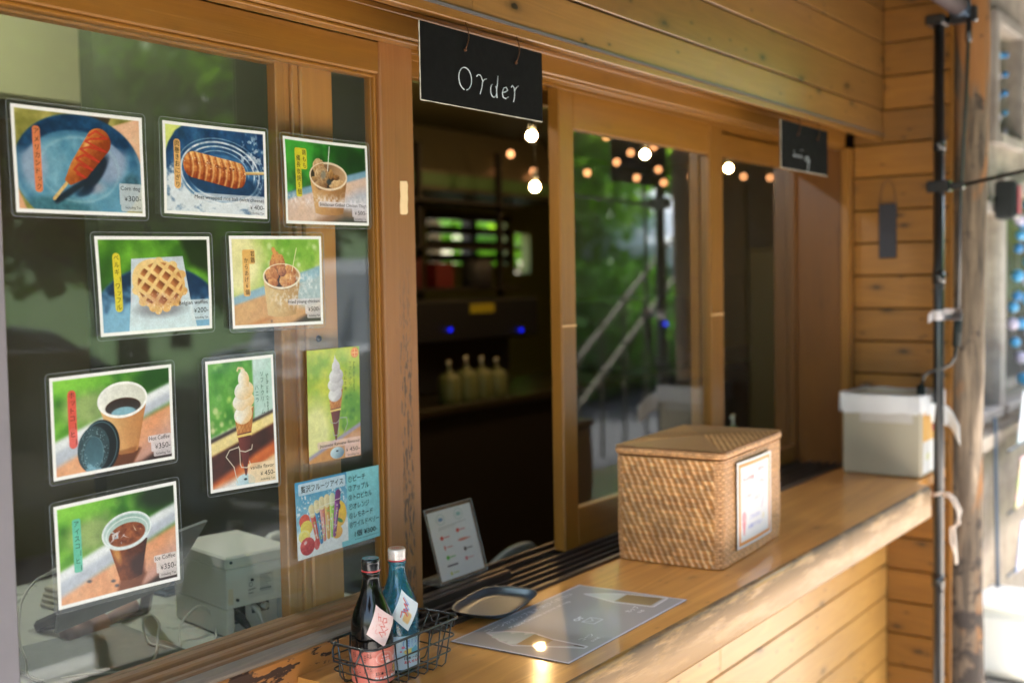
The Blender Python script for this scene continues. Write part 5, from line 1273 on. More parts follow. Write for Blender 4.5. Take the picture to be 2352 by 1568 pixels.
pt.c = ca_ * A_ + cb * (1 - A_)
hgt = (lite * .0012 * A_[..., 0] + .0006 * (1 - gapB) * (1 - A_[..., 0])).ravel()
def lidfn(u, v):
    a_, c_ = (np.asarray(u) - pt.W / 2) / 1000, -(np.asarray(v) - pt.H / 2) / 1000
    z = 1.1655 + .006 * (1 - (a_ / .213) ** 2) * (1 - (c_ / .133) ** 2) + hgt
    return np.stack([KC[0] + a_ * math.cos(KA) - c_ * math.sin(KA), KC[1] + a_ * math.sin(KA) + c_ * math.cos(KA), z], -1)
place_grid('lid_top', pt, lidfn, M['wicker'], wk)
# card on the basket front
cw = thing('basket_card', 'white card with an orange frame stuck to the front of the woven basket', 'notice card', (2.48, -.388, .93))
def bfn(u, v, off=0.0):
    s_ = np.asarray(u) / 148; t_ = np.asarray(v) / 210; X = 2.368 + s_ * .232; Z = 1.131 * (1 - t_) + (.932 - .0 * s_) * t_ - s_ * .002
    return np.stack([X, -.3745 - off - .003 * np.sin(s_ * 3.1) + (X - 2.49) * math.tan(KA), Z], -1)
pt = Paint(148, 210, (226, 222, 226), 1.0); pt.fill(pt.rect(6, 6, 142, 204) * (1 - pt.rect(13, 14, 135, 196)), (232, 140, 30))
pt.fill(pt.ell(26, 138, 8, 14, 0, 3), (236, 150, 160)); pt.fill(pt.poly([(19, 150), (33, 150), (28, 182), (24, 182)], 2), (226, 130, 140)); pt.fill(pt.line([(118, 90), (100, 130)], 4, 3), (220, 160, 190), .8); pt.fill(pt.line([(110, 150), (106, 160)], 3, 2), (226, 196, 90))
place_grid('print', pt, lambda u, v: bfn(u, v, .0003), print_mat('matt_card', .5, .1), cw)
l = Letters(lambda u, v: bfn(u, v, .0008)); l.put('カップの種', 22, 50, 11, 'l', width=42); l.put('みかん', 84, 36, 10, 'l', width=30); l.put('いちご', 88, 68, 10); l.put('レモン', 30, 92, 10); l.put('ぶどう', 66, 104, 10); l.build('lettering', M['ink_red'], cw)
l = Letters(lambda u, v: bfn(u, v, .0008)); l.put('こちらから', 48, 148, 12, 'l', width=44); l.put('お取り下さい', 42, 170, 12, 'l', width=58); l.build('lettering', M['ink_blue'], cw)
b = MB(); q = [tuple(x) for x in bfn(np.array([0, 148, 148, 0.]), np.array([0, 0, 210, 210.]), 0)]; b.add(q + [(x, y + .0006, z) for x, y, z in q], [(0, 1, 2, 3), (7, 6, 5, 4), (0, 4, 5, 1), (1, 5, 6, 2), (2, 6, 7, 3), (3, 7, 4, 0)]); part('backing', b, M['film_edge'], cw)

# plastic storage box at the far end
M['boxgrey'] = P('grey_plastic', (178, 168, 148), .45, vary=.04, scale=5)
M['bag'] = P('crumpled_bag', (226, 224, 226), .35, coat=.3, bump=1.0, scale=14, vary=.05)
bx = thing('storage_box', 'grey plastic box lined with a white bag at the far end of the counter', 'box', (3.78, -.294, .9))
b = MB(); b.box(3.672, 3.905, -.421, -.166, .9015, 1.150, .006); part('body', b, M['boxgrey'], bx)
b = MB()
for (x0, x1, y0, y1) in ((3.664, 3.913, -.430, -.416), (3.664, 3.913, -.172, -.158), (3.664, 3.678, -.4155, -.1725), (3.899, 3.913, -.4155, -.1725)): b.box(x0, x1, y0, y1, 1.128, 1.161, .004)
part('rim', b, M['boxgrey'], bx)
b = MB(); rb = np.random.default_rng(4); ring_ = rr_path(3.660, 3.917, -.434, -.154, 0, .02, 4); vs = []; nn = len(ring_) * 5
dense = []
for i in range(len(ring_)):
    p_, q_ = ring_[i], ring_[(i + 1) % len(ring_)]
    for k in range(5): dense.append(((p_[0] + (q_[0] - p_[0]) * k / 5), (p_[1] + (q_[1] - p_[1]) * k / 5)))
nn = len(dense); cx_, cy_ = 3.789, -.294
for lv, (f, z, jz) in enumerate(((1.006, 1.108, .010), (1.004, 1.125, .004), (1.004, 1.160, .002), (.99, 1.168, .004), (.93, 1.150, .010), (.86, 1.135, .014), (.3, 1.13, .01))):
    for i, (x, y) in enumerate(dense):
        w_ = math.sin(i * .5) * .5 + rb.uniform(-.5, .5); vs.append((cx_ + (x - cx_) * f + rb.uniform(-.001, .001), cy_ + (y - cy_) * f - (.0 if lv else .0), z + jz * w_))
b.add(vs, [(l_ * nn + i, l_ * nn + (i + 1) % nn, (l_ + 1) * nn + (i + 1) % nn, (l_ + 1) * nn + i) for l_ in range(6) for i in range(nn)] + [tuple(6 * nn + i for i in range(nn))]); part('bag_liner', b, M['bag'], bx, True)
b = MB(); b.box(3.6700, 3.6715, -.395, -.225, 1.075, 1.128, .0005); part('clasp_tape', b, P('pale_tape', (196, 190, 184), .5), bx)
pt = Paint(150, 200, (250, 250, 250), 1.5); pt.fill(pt.rect(-3, -3, 153, 100, 2), (250, 196, 110)); pt.fill(pt.ell(88, 62, 9, 14), (206, 40, 110)); pt.fill(pt.line([(96, 120), (96, 180)], 8, 2), (150, 160, 180), .7); pt.fill(pt.ell(40, 150, 20, 12, 0, 4), (240, 240, 200))
place_grid('label', pt, lambda u, v: np.stack([3.69 + np.asarray(u) / 150 * .19, np.full(np.shape(u), -.4222), 1.118 - np.asarray(v) / 200 * .205], -1), print_mat('box_label', .5, .2), bx)
nt = MB(); vs = []
for i in range(9):
    for j in range(5): vs.append((3.72 + .028 * math.sin(i * .5) + j * .003, -.4345 - i * .012, 1.142 - .0016 * i * i * .6 - j * .0165 - .004 * math.sin(i)))
nt.add(vs, [(i * 5 + j, (i + 1) * 5 + j, (i + 1) * 5 + j + 1, i * 5 + j + 1) for i in range(8) for j in range(4)])
o = nt.build('paper_napkin', P('white_paper', (246, 246, 246), .7, vary=.02), None, True); tag(o, 'white napkin corner sticking out of the box past the black pole', 'napkin')
sm = o.modifiers.new('thick', 'SOLIDIFY'); sm.thickness = .0015

# slate plaque on the side wall
pl = thing('hanging_plaque', 'narrow dark slate plaque hanging by a cord on the side wall boards', 'plaque', (3.92, -.24, 1.7))
b = MB(); b.box(3.917, 3.928, -.266, -.208, 1.607, 1.792, .002); part('slate', b, P('slate_grey', (56, 56, 62), .7, vary=.3, scale=120, bump=.3), pl)
b = MB(); b.tube([(3.922, -.237 + .026 * math.cos(a), 1.79 + .082 * math.sin(a)) for a in [math.pi * k / 16 for k in range(17)]], .0018, 6); part('cord', b, M['twine'], pl, True)

# ---- awning pole, rods, roll, log post
M['blackpipe'] = P('black_painted_pipe', (26, 27, 29), .34, coat=.6, spec=.6, vary=.2)
M['rubber'] = P('black_rubber_grip', (18, 28, 28), .6)
ap = thing('awning_pole', 'black metal pole standing in front of the far end of the counter', 'pole', (3.75, -.4545, 0))
b = MB(); b.tube([(3.75, -.4520, 2.345), (3.75, -.453, 1.2), (3.75, -.4550, .0)], .0165, 20); part('tube', b, M['blackpipe'], ap, True)
for z in (1.96, 1.54, .56): 
    b = MB(); b.tube([(3.75, -.4528, z - .02), (3.75, -.4528, z + .02)], .0195, 18); b.ball((3.735, -.468, z - .03), .006, 8, 6); part('clamp_ring', b, M['blackpipe'], ap, True)
b = MB(); b.box(3.728, 3.772, -.490, -.418, 1.808, 1.846, .004); b.box(3.738, 3.762, -.53, -.490, 1.816, 1.838, .003); part('rod_clamp', b, M['blackpipe'], ap)
b = MB(); b.box(3.71, 3.79, -.474, -.418, 2.3305, 2.362, .005); b.box(3.766, 3.79, -.56, -.4755, 2.335, 2.385, .005); part('top_bracket', b, M['blackpipe'], ap)
tag(MB().tube([(3.75, -.531, 1.829), (3.745, -.80, 1.875), (3.74, -1.3, 1.965)], .0062, 10).build('support_rod', M['blackpipe'], None, True), 'thin black metal rod leading outward from the clamp on the pole', 'metal rod')
aw = thing('rolled_awning', 'rolled brown awning on its tube under the eave at the top right', 'awning', (3.1, -.51, 2.38))
b = MB(); b.tube([(2.75, -.500, 2.392), (3.74, -.510, 2.386)], .031, 24); part('fabric_roll', b, P('brown_canvas', (66, 50, 52), .7, vary=.1), aw, True)
b = MB(); b.tube([(3.7405, -.510, 2.386), (3.765, -.510, 2.386)], .035, 20); b.tube([(3.755, -.5135, 2.37), (3.75, -.541, 2.352)], .010, 10); part('end_cap', b, M['steel'], aw, True)
ck = thing('awning_crank', 'thin black crank rod hanging between the pole and the log post with rubber grips', 'crank rod', (3.75, -.5, 1.3))
b = MB(); b.tube([(3.75, -.541, 2.345), (3.75, -.541, 2.30), (3.752, -.533, 2.1), (3.752, -.518, 1.80), (3.75, -.512, 1.42)], .0058, 10); b.tube([(3.75, -.541, 2.27), (3.75, -.541, 2.33)], .0095, 10); part('rod', b, M['blackpipe'], ck, True)
b = MB(); b.tube([(3.75, -.512, 1.425), (3.75, -.507, 1.32)], .0135, 14); part('upper_grip', b, M['rubber'], ck, True)
b = MB(); b.tube([(3.75, -.507, 1.319), (3.748, -.503, 1.285), (3.745, -.490, 1.262), (3.74, -.47, 1.252), (3.735, -.43, 1.238), (3.733, -.412, 1.225), (3.731, -.403, 1.19)], .0052, 10); part('crank_bend', b, M['blackpipe'], ck, True)
b = MB(); b.tube([(3.731, -.403, 1.195), (3.731, -.402, 1.070)], .0135, 14); part('lower_grip', b, M['rubber'], ck, True)
tp = MB(); tp.lathe([(.0172, -.016), (.0184, -.014), (.0184, .014), (.0172, .016)], (3.75, -.4535, 1.419), 20)
tp.add([(3.732, -.440, 1.404), (3.732, -.425, 1.392), (3.732, -.425, 1.420), (3.732, -.440, 1.434)], [(0, 1, 2, 3)]); tp.box(3.7335, 3.735, -.526, -.4715, 1.404, 1.440, .0004)
tag(tp.build('white_tape', P('white_tape', (214, 208, 212), .5, vary=.05), None, True), 'strip of whitish tape binding the crank rod to the black pole', 'tape')
cdm = MB(); cdm.tube([(3.75 + .019 * math.cos(a), -.4545 + .019 * math.sin(a), .846 + .004 * math.sin(a * 2)) for a in [2 * math.pi * k / 20 for k in range(20)]], .0052, 8, closed=True)
cdm.tube([(3.735, -.470, .848), (3.73, -.490, .852), (3.728, -.510, .838), (3.728, -.528, .800), (3.728, -.518, .765), (3.728, -.508, .740), (3.728, -.512, .69), (3.728, -.516, .632)], .0042, 8)
cdm.tube([(3.731, -.472, .842), (3.724, -.496, .842), (3.722, -.520, .80), (3.724, -.525, .76), (3.722, -.498, .742), (3.720, -.500, .70), (3.720, -.514, .660), (3.722, -.516, .628)], .0042, 8)
tag(cdm.build('tied_cord', P('white_cord', (226, 212, 200), .7, vary=.08), None, True), 'white cord knotted round the black pole with loose ends hanging down', 'cord')

def log_m():
    t = NT('weathered_log'); b_ = t.b; tc = t.n("ShaderNodeTexCoord").outputs["Object"]
    pf = t.mapping(tc, (1, 1, .10)); f1 = t.noise(pf, 40, 6, .62, .5); f2 = t.noise(t.mapping(tc, (1, 1, .22), (3, 2, 1)), 11, 6, .6, .6); f3 = t.noise(tc, 16, 5, .6)
    sep = t.n("ShaderNodeSeparateXYZ"); t.l(tc, sep.inputs[0])
    c1 = t.ramp(f1, [(.3, lin((64, 55, 47))), (.5, lin((112, 96, 80))), (.7, lin((150, 130, 108)))])
    hi = t.math('MULTIPLY', t.math('SUBTRACT', sep.outputs[2], 1.75), 1.6, clamp=True)
    c2 = t.mix(t.ramp(t.math('ADD', f2, t.math('MULTIPLY', hi, .16)), [(.54, 0.0), (.64, 1.0)]), c1, lin((158, 108, 62)))
    lo = t.math('MULTIPLY', t.math('SUBTRACT', .9, sep.outputs[2]), .25, clamp=True)
    c3 = t.mix(t.ramp(t.math('ADD', f3, lo), [(.60, 0.0), (.68, 1.0)]), c2, lin((66, 56, 50)))
    t.l(c3, b_.inputs["Base Color"]); b_.inputs["Roughness"].default_value = .75
    t.l(t.bump(t.math('ADD', f1, f3), .9, .006), b_.inputs["Normal"]); return t.m
lg = MB(); n_ = 36; zs = np.arange(0, 2.60, .03); vs = []; nzz = fbm(len(zs), n_, 6, 3, 4); nz3 = fbm(len(zs), n_ + 4, 2.2, 8, 2)
for i, z in enumerate(zs):
    for k in range(n_):
        a = 2 * math.pi * k / n_; w_ = min(k, n_ - k) / (n_ / 2)
        r2 = .0625 - .002 * z + .010 * (nzz[i, min(k, n_ - k)] - .5) + .004 * (nz3[i, k] - .5)
        vs.append((4.02 + r2 * math.cos(a), -.474 + .010 * math.sin(z * 1.9) + r2 * math.sin(a), z))
lg.add(vs, [(i * n_ + k, i * n_ + (k + 1) % n_, (i + 1) * n_ + (k + 1) % n_, (i + 1) * n_ + k) for i in range(len(zs) - 1) for k in range(n_)] + [tuple((len(zs) - 1) * n_ + k for k in range(n_))])
tag(lg.build('log_post', log_m(), None, True), 'weathered peeled log post holding the eave at the corner of the kiosk', 'post')
# ------------------------------------------------------------------ inside the kiosk
M['white_plastic'] = P('warm_white_plastic', (206, 206, 198), .4, vary=.04, scale=8)
M['table_top'] = P('pale_worktop', (186, 188, 178), .3, coat=.3, vary=.15, scale=6)
M['dark_plastic'] = P('dark_plastic', (40, 44, 46), .4)
M['cable'] = P('white_cable', (196, 194, 184), .45, vary=.05)
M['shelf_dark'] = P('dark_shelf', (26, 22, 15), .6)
tb = thing('work_table', 'pale worktop behind the poster window', 'table', (1.2, .5, 0))
b = MB(); b.box(.2, 1.85, .135, 1.05, .825, .85, .003); part('top', b, M['table_top'], tb)
for x in (.25, 1.77):
    for y in (.2, .97): b = MB(); b.box(x, x + .04, y, y + .04, .03, .8245, .002); part('leg', b, M['alu_dark'], tb)
pr = thing('receipt_printer', 'boxy off-white receipt printer seen from behind through the window', 'printer', (1.54, .38, .85))
def rb(mb, x0, x1, y0, y1, z0, z1, c=.003, tint=None):
    i0 = len(mb.v); mb.box(x0, x1, y0, y1, z0, z1, c, tint); rot_verts(mb, i0, R(-10.5), (1.473, .300)); return mb
b = MB(); rb(b, 1.473, 1.625, .300, .515, .910, .988, .0015); rb(b, 1.473, 1.490, .300, .515, .8515, .9095); rb(b, 1.608, 1.625, .300, .515, .8515, .9095); rb(b, 1.4905, 1.6075, .330, .515, .8515, .9095)
part('housing', b, M['white_plastic'], pr)
b = MB(); rb(b, 1.471, 1.627, .298, .517, .9885, 1.0145, .004); part('lid', b, M['white_plastic'], pr)
b = MB(); rb(b, 1.493, 1.53, .327, .3295, .868, .902, .001); rb(b, 1.545, 1.585, .327, .3295, .882, .906, .001); part('socket', b, M['dark_plastic'], pr)
for q in ((1.483, 1.003), (1.612, 1.003), (1.496, .925), (1.604, .958), (1.53, .960)): b = MB(); i0 = len(b.v); b.lathe([(.0001, -.0035), (.003, -.0035), (.0032, -.001), (.0032, .001)], (q[0], .2995, q[1]), 12, axis=1); rot_verts(b, i0, R(-10.5), (1.473, .3)); part('screw', b, M['dark_plastic'], pr)
b = MB(); rb(b, 1.476, 1.487, .2985, .2995, .918, .950, 0); rb(b, 1.610, 1.620, .2985, .2995, .945, .978, 0); part('foot_pad', b, P('beige_pad', (206, 196, 170), .5), pr)
pt = Paint(50, 34, (206, 206, 200), .6)
for i in range(9): pt.fill(pt.line([(24, 3 + i * 3), (46 - (i * 7 % 9), 3 + i * 3)], 1.1, .6), (120, 124, 126), .8)
pt.fill(pt.line([(24, 24), (44, 24)], 2.6), (110, 116, 120)); pt.fill(pt.ring(6, 14, 3, 3, .8), (90, 90, 90)); pt.fill(pt.line([(2, 22), (14, 21)], 1.4), (110, 110, 110)); pt.fill(pt.line([(2, 27), (10, 27)], 1.4), (110, 110, 110))
def prf(u, v):
    x = 1.520 + np.asarray(u) / 1000 * 1.2; z = .970 - np.asarray(v) / 1000 * 1.35; ca, sa = math.cos(R(-10.5)), math.sin(R(-10.5)); dx = x - 1.473; dy = -.0012
    return np.stack([1.473 + dx * ca - dy * sa, .300 + dx * sa + dy * ca, z], -1)
place_grid('rating_plate', pt, prf, print_mat('plate_print', .5, 0), pr)
b = MB(); b.tube([(1.505, .318, .893), (1.507, .300, .885), (1.512, .285, .868), (1.516, .270, .852)], [.010, .0095, .006, .004], 12); part('power_plug', b, M['dark_plastic'], pr, True)
b = MB(); b.tube([(1.552, .314, .898), (1.552, .300, .890), (1.551, .290, .875), (1.549, .275, .853)], [.006, .006, .003, .003], 10); b.tube([(1.575, .310, .896), (1.577, .300, .893)], .007, 10); part('data_plug', b, M['white_plastic'], pr, True)
# tablet on a stand
tbm = thing('tablet', 'grey tablet leaning on a dark stand, its corner showing beside the ice coffee poster', 'tablet', (1.3, .37, .98))
def slab(mb, p00, p10, p11, p01, th):
    P_ = [Vector(p) for p in (p00, p10, p11, p01)]; n_ = (P_[1] - P_[0]).cross(P_[3] - P_[0]).normalized() * th
    mb.add([tuple(p) for p in P_] + [tuple(p + n_) for p in P_], [(3, 2, 1, 0), (4, 5, 6, 7), (0, 1, 5, 4), (1, 2, 6, 5), (2, 3, 7, 6), (3, 0, 4, 7)]); return mb
b = slab(MB(), (1.135, .36, .945), (1.375, .36, .975), (1.462, .345, 1.088), (1.14, .335, 1.050), .008); part('body', b, P('grey_metal_back', (118, 122, 122), .5), tbm)
b = MB()
for q in ([(1.24, .37, .99), (1.33, .52, .93), (1.30, .68, .86)], [(1.38, .38, 1.0), (1.45, .52, .92), (1.50, .60, .858)], [(1.30, .68, .856), (1.36, .66, .856), (1.52, .72, .856)], [(1.36, .60, .856), (1.50, .60, .86)]):
    b.tube(q, .012, 6)
part('stand', b, M['dark_plastic'], tbm)
b = MB(); b.box(1.12, 1.385, .262, .575, .851, .862, .003); i0 = 0; rot_verts(b, 0, R(-8), (1.25, .42)); tag(b.build('laptop', P('grey_laptop_lid', (120, 124, 120), .6)), 'closed grey laptop lying flat on the worktop', 'laptop')
b = MB(); b.tube([(1.275, .548, .870), (1.300, .550, .870), (1.3005, .550, .870), (1.335, .556, .870), (1.372, .562, .870)], [.018, .018, .0165, .018, .018], 18); b.tube([(1.372, .562, .868), (1.47, .60, .874)], [.011, .016], 12)
tag(b.build('paper_roll', P('brownish_pink_roll', (158, 122, 106), .6, vary=.1), None, True), 'brownish pink cardboard roll lying beside the laptop', 'roll')
c1 = [(1.235, .45, 1.034), (1.2, .45, 1.030), (1.185, .45, 1.026), (1.165, .45, 1.022), (1.152, .45, 1.014), (1.13, .435, 1.006), (1.11, .42, .992), (1.094, .40, .975), (1.081, .38, .955), (1.072, .36, .935), (1.069, .34, .915), (1.085, .36, .88), (1.125, .37, .858), (1.16, .33, .8655), (1.19, .30, .8655), (1.225, .275, .8655), (1.27, .275, .8655), (1.31, .31, .866), (1.339, .345, .868), (1.353, .36, .885), (1.358, .362, .903), (1.357, .38, .917), (1.352, .395, .912), (1.349, .40, .899), (1.345, .39, .88), (1.342, .37, .866), (1.346, .335, .866), (1.362, .30, .858), (1.385, .275, .854), (1.43, .255, .854)]
def smooth_path(p, n=4):
    out = []; P_ = [Vector(q) for q in p]
    for i in range(len(P_) - 1):
        a, b_, c_, d = P_[max(i - 1, 0)], P_[i], P_[i + 1], P_[min(i + 2, len(P_) - 1)]
        for k in range(n):
            t = k / n; out.append(tuple(.5 * ((2 * b_) + (c_ - a) * t + (2 * a - 5 * b_ + 4 * c_ - d) * t * t + (-a + 3 * b_ - 3 * c_ + d) * t ** 3)))
    out.append(tuple(P_[-1])); return out
cb_ = thing('charging_cable', 'looping white charging cable hanging at the left of the worktop', 'cable', (1.2, .35, .855))
b = MB(); b.tube(smooth_path(c1[2:]), .0023, 7); part('cord', b, M['cable'], cb_, True)
b = MB(); b.tube([(1.180, .45, 1.0255), (1.190, .45, 1.027), (1.191, .45, 1.0275), (1.225, .45, 1.033)], [.003, .003, .0048, .0052], 10); part('plug', b, M['cable'], cb_, True)
c2 = [(1.346, .303, .854), (1.38, .33, .858), (1.402, .36, .868), (1.425, .38, .885), (1.449, .38, .901), (1.468, .38, .907), (1.482, .372, .898), (1.487, .36, .879), (1.480, .345, .862), (1.455, .315, .854), (1.42, .280, .854), (1.393, .262, .854), (1.36, .27, .854)]
tag(MB().tube(smooth_path(c2), .0023, 7).build('printer_cable', M['cable'], None, True), 'white cable arching up in front of the receipt printer', 'cable')
b = MB(); b.tube(smooth_path([(1.845, .60, .905), (1.850, .60, .925), (1.858, .60, .938), (1.875, .60, .943), (1.94, .60, .940), (1.98, .60, .93)]), .0125, 12)
tag(b.build('white_pipe', M['white_plastic'], None, True), 'bent white pipe rising behind the printer', 'pipe')
for i, (x, y, h, c_, lb) in enumerate(((1.87, .48, .07, (60, 90, 170), 'white jar with a dark blue lid behind the printer at the window stile'), (1.80, .42, .055, (70, 170, 190), 'small white jar with a turquoise lid behind the printer'))):
    j = thing('jar', lb, 'jar', (x, y, .85), None); b = MB(); b.lathe([(.001, .0012), (.028, .0012), (.030, .006), (.030, h), (.024, h + .008), (.001, h + .008)], (x, y, .85), 20); part('pot', b, M['white_plastic'], j, True)
    b = MB(); b.lathe([(.026, h + .0085), (.027, h + .011), (.027, h + .028), (.001, h + .029)], (x, y, .85), 20); part('lid', b, P('lid%d' % i, c_, .4), j, True)
for i, (x, y, c_, lb) in enumerate(((1.40, .72, (196, 190, 170), 'stack of pale papers on the far side of the worktop'), (1.60, .66, (60, 84, 104), 'dark blue cloth pads stacked behind the poster window'))):
    b = MB()
    for k in range(4): b.box(x + .004 * k, x + .14 - .003 * k, y + .003 * k, y + .12, .851 + k * .011, .861 + k * .011, .003)
    tag(b.build(('paper_stack', 'cloth_stack')[i], P('stack%d' % i, c_, .7)), lb, ('papers', 'cloths')[i])
# mesh chair
ch = thing('mesh_chair', 'grey mesh chair back rising just inside the open window', 'chair', (2.8, .52, 0))
b = MB(); vs = []; nu, nv = 28, 12
cu_ = lambda s_, t_: (2.63 + .34 * s_, .50 + .05 * (2 * s_ - 1) ** 2 + .03 * t_,  .558 + t_ * (.185 - .10 * abs(2 * s_ - 1) ** 2.4))
for j in range(nv + 1):
    for i in range(nu + 1): vs.append(cu_(i / nu, j / nv))
M['mesh'] = P('grey_mesh', (120, 130, 126), .6, vary=.2, scale=200)
b.add(vs, [(j * (nu + 1) + i, j * (nu + 1) + i + 1, (j + 1) * (nu + 1) + i + 1, (j + 1) * (nu + 1) + i) for j in range(nv) for i in range(nu)]); o = part('backrest', b, M['mesh'], ch, True); o.modifiers.new('th', 'SOLIDIFY').thickness = .006
b = MB(); b.tube([cu_(0, 0)] + [cu_(i / 28, 1) for i in range(29)] + [cu_(1, 0)], .009, 8); part('back_frame', b, P('grey_chair_frame', (140, 146, 142), .4), ch, True)
b = MB(); b.box(2.58, 3.02, .52, .95, .44, .49, .015); part('seat', b, M['dark_plastic'], ch)
b = MB(); b.tube([(2.8, .735, .08), (2.8, .735, .44)], .025, 12); b.tube([(2.8, .55, .45), (2.8, .52, .57)], .016, 8); part('stem', b, M['dark_plastic'], ch, True)
for k in range(5): a = R(72 * k + 10); b = MB(); b.tube([(2.8, .735, .09), (2.8 + .27 * math.cos(a), .735 + .27 * math.sin(a), .06)], [.018, .012], 8); part('leg', b, M['dark_plastic'], ch, True)
# back counter with espresso machine, shelves, hood
bc = thing('back_counter', 'dark back counter deep inside the kiosk', 'counter', (5.5, 2.3, 0))
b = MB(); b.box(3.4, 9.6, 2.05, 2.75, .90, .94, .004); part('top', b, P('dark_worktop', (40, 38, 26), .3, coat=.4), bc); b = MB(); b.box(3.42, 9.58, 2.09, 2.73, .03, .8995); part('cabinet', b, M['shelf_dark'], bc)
bt = thing('cup_stack', '', 'cups', (0, 0, 0)); bpy.data.objects.remove(bt)
for i, (x, h) in enumerate(((4.46, .20), (4.60, .215), (4.73, .205), (4.86, .19))):
    j = thing('pump_bottle', ['pale pump bottle on the back counter, leftmost of four', 'pale pump bottle on the back counter, second from left', 'pale pump bottle on the back counter, third from left', 'pale pump bottle on the back counter, rightmost of four'][i], 'bottle', (x, 2.13, .94), 'pump bottles on the back counter')
    b = MB(); b.lathe([(.001, .001), (.055, .001), (.058, .01), (.058, h * .62), (.045, h * .72), (.016, h * .78), (.016, h * .84), (.001, h * .84)], (x, 2.13, .94), 20); part('body', b, P('pale_green_plastic%d' % i, (96, 102, 66), .4), j, True)
    b = MB(); b.tube([(x, 2.13, .94 + h * .842), (x, 2.13, .94 + h * 1.05)], .006, 8); b.tube([(x + .005, 2.13, .94 + h * 1.05), (x - .05, 2.10, .94 + h * 1.04)], .008, 8); part('pump', b, M['white_plastic'], j, True)
mc = thing('coffee_machine', 'wide black machine with two small blue lights deep in the kiosk', 'machine', (4.7, 2.5, .94))
b = MB(); b.box(4.35, 5.55, 2.32, 2.7, 1.23, 1.46, .015); b.box(4.40, 5.50, 2.50, 2.7, .941, 1.2295, .01); part('body', b, P('black_machine', (26, 30, 36), .35, coat=.5), mc)
b = MB(); b.box(4.88, 5.10, 2.311, 2.3195, 1.38, 1.43, .002); part('yellow_label', b, P('yellow_label', (150, 140, 30), .5), mc)
def emat(name, col, s_):
    t = NT(name); t.b.inputs["Base Color"].default_value = (0, 0, 0, 1); t.b.inputs["Emission Color"].default_value = (*lin(col), 1); t.b.inputs["Emission Strength"].default_value = s_; return t.m
M['led'] = emat('blue_led', (6, 30, 255), .3)
for x, y_, z_ in ((4.70, 2.309, 1.30), (5.35, 2.309, 1.27)): b = MB(); b.ball((x, y_, z_), .009, 10, 8); part('indicator_light', b, M['led'], mc, True)
mc2 = thing('ice_machine', 'dark machine with one blue light behind the middle pane', 'machine', (6.9, 2.4, .94)); b = MB(); b.box(6.5, 7.35, 2.25, 2.7, .941, 1.42, .02); part('body', b, M['dark_plastic'], mc2); b = MB(); b.ball((6.985, 2.245, 1.24), .013, 10, 8); part('indicator_light', b, M['led'], mc2, True)
sf = thing('open_shelf', 'dark open shelf rack standing on the back counter', 'shelf', (4.6, 2.6, .94))
b = MB()
for x in (4.22, 4.95, 5.72): b.box(x, x + .035, 2.72, 2.755, .94, 2.35, .002)
for z in (1.50, 1.74, 2.0): b.box(4.2, 5.78, 2.60, 2.76, z, z + .02, .002)
part('frame', b, M['shelf_dark'], sf)
for i, (x, z, c_, lb, w_, h_) in enumerate(((4.52, 1.521, (226, 230, 206), 'white tin on the open shelf', .06, .11), (4.75, 1.521, (70, 12, 12), 'dark red carton on the open shelf', .10, .16), (5.05, 1.521, (90, 16, 14), 'red carton leaning beside the dark red one', .08, .14), (5.4, 1.521, (60, 60, 66), 'grey canister on the open shelf', .09, .16))):
    b = MB()
    if i in (0, 3): b.lathe([(.001, 0), (w_, 0), (w_, h_ * .9), (w_ * .9, h_), (.001, h_)], (x, 2.66, z), 18)
    else: b.box(x - w_, x + w_, 2.62, 2.70, z, z + h_, .003)
    tag(b.build(('storage_tin', 'carton', 'carton', 'canister')[i], P('shelfitem%d' % i, c_, .5), None, i in (0, 3)), lb, ('tin', 'carton', 'carton', 'canister')[i])
hd = thing('kitchen_hood', 'pale metal hood band under the kiosk ceiling', 'hood', (5.6, 3.4, 2.2)); b = MB(); b.prism([(3.0, 2.12), (3.0, 2.24), (3.25, 2.55), (3.9, 2.55), (3.9, 2.12)], 4.9, 7.0, 0); part('canopy', b, P('dull_hood_metal', (120, 116, 96), .4, metal=.5), hd); b = MB(); b.box(5.0, 6.9, 2.985, 2.9995, 2.14, 2.22, .002); part('lip', b, P('hood_lip', (96, 130, 84), .4), hd)
cc = thing('wall_cabinet', 'cream cabinet hanging inside above the corn dog poster', 'cabinet', (1.7, 2.2, 2.17)); b = MB(); b.box(.9, 2.368, 2.0, 2.4, 2.165, 2.725, .004); part('carcass', b, M['cream'], cc); b = MB(); b.box(.91, 1.64, 1.982, 1.9995, 2.175, 2.70, .003); b.box(1.65, 2.36, 1.982, 1.9995, 2.175, 2.70, .003); part('doors', b, M['cream'], cc)
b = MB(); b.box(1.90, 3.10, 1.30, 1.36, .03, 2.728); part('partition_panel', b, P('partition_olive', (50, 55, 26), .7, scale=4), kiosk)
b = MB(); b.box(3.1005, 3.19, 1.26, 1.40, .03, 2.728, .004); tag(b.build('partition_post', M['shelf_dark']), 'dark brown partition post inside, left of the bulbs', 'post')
for i, (x, y_, z_, lb) in enumerate(((3.98, .42, .8965, 'translucent pump dispenser behind the far pane'),)):
    j = thing('soap_dispenser', lb, 'dispenser', (x, y_, .86)); b = MB(); b.lathe([(.001, .001), (.034, .001), (.036, .01), (.036, .09), (.02, .12), (.012, .13), (.012, .145), (.001, .145)], (3.62, .20, .8965), 20); part('bottle', b, P('milky_green', (110, 130, 96), .35), j, True)
    b = MB(); b.tube([(3.62, .20, 1.042), (3.62, .20, 1.075)], .005, 8); b.tube([(3.625, .20, 1.075), (3.585, .19, 1.072)], .006, 8); part('pump', b, M['white_plastic'], j, True)
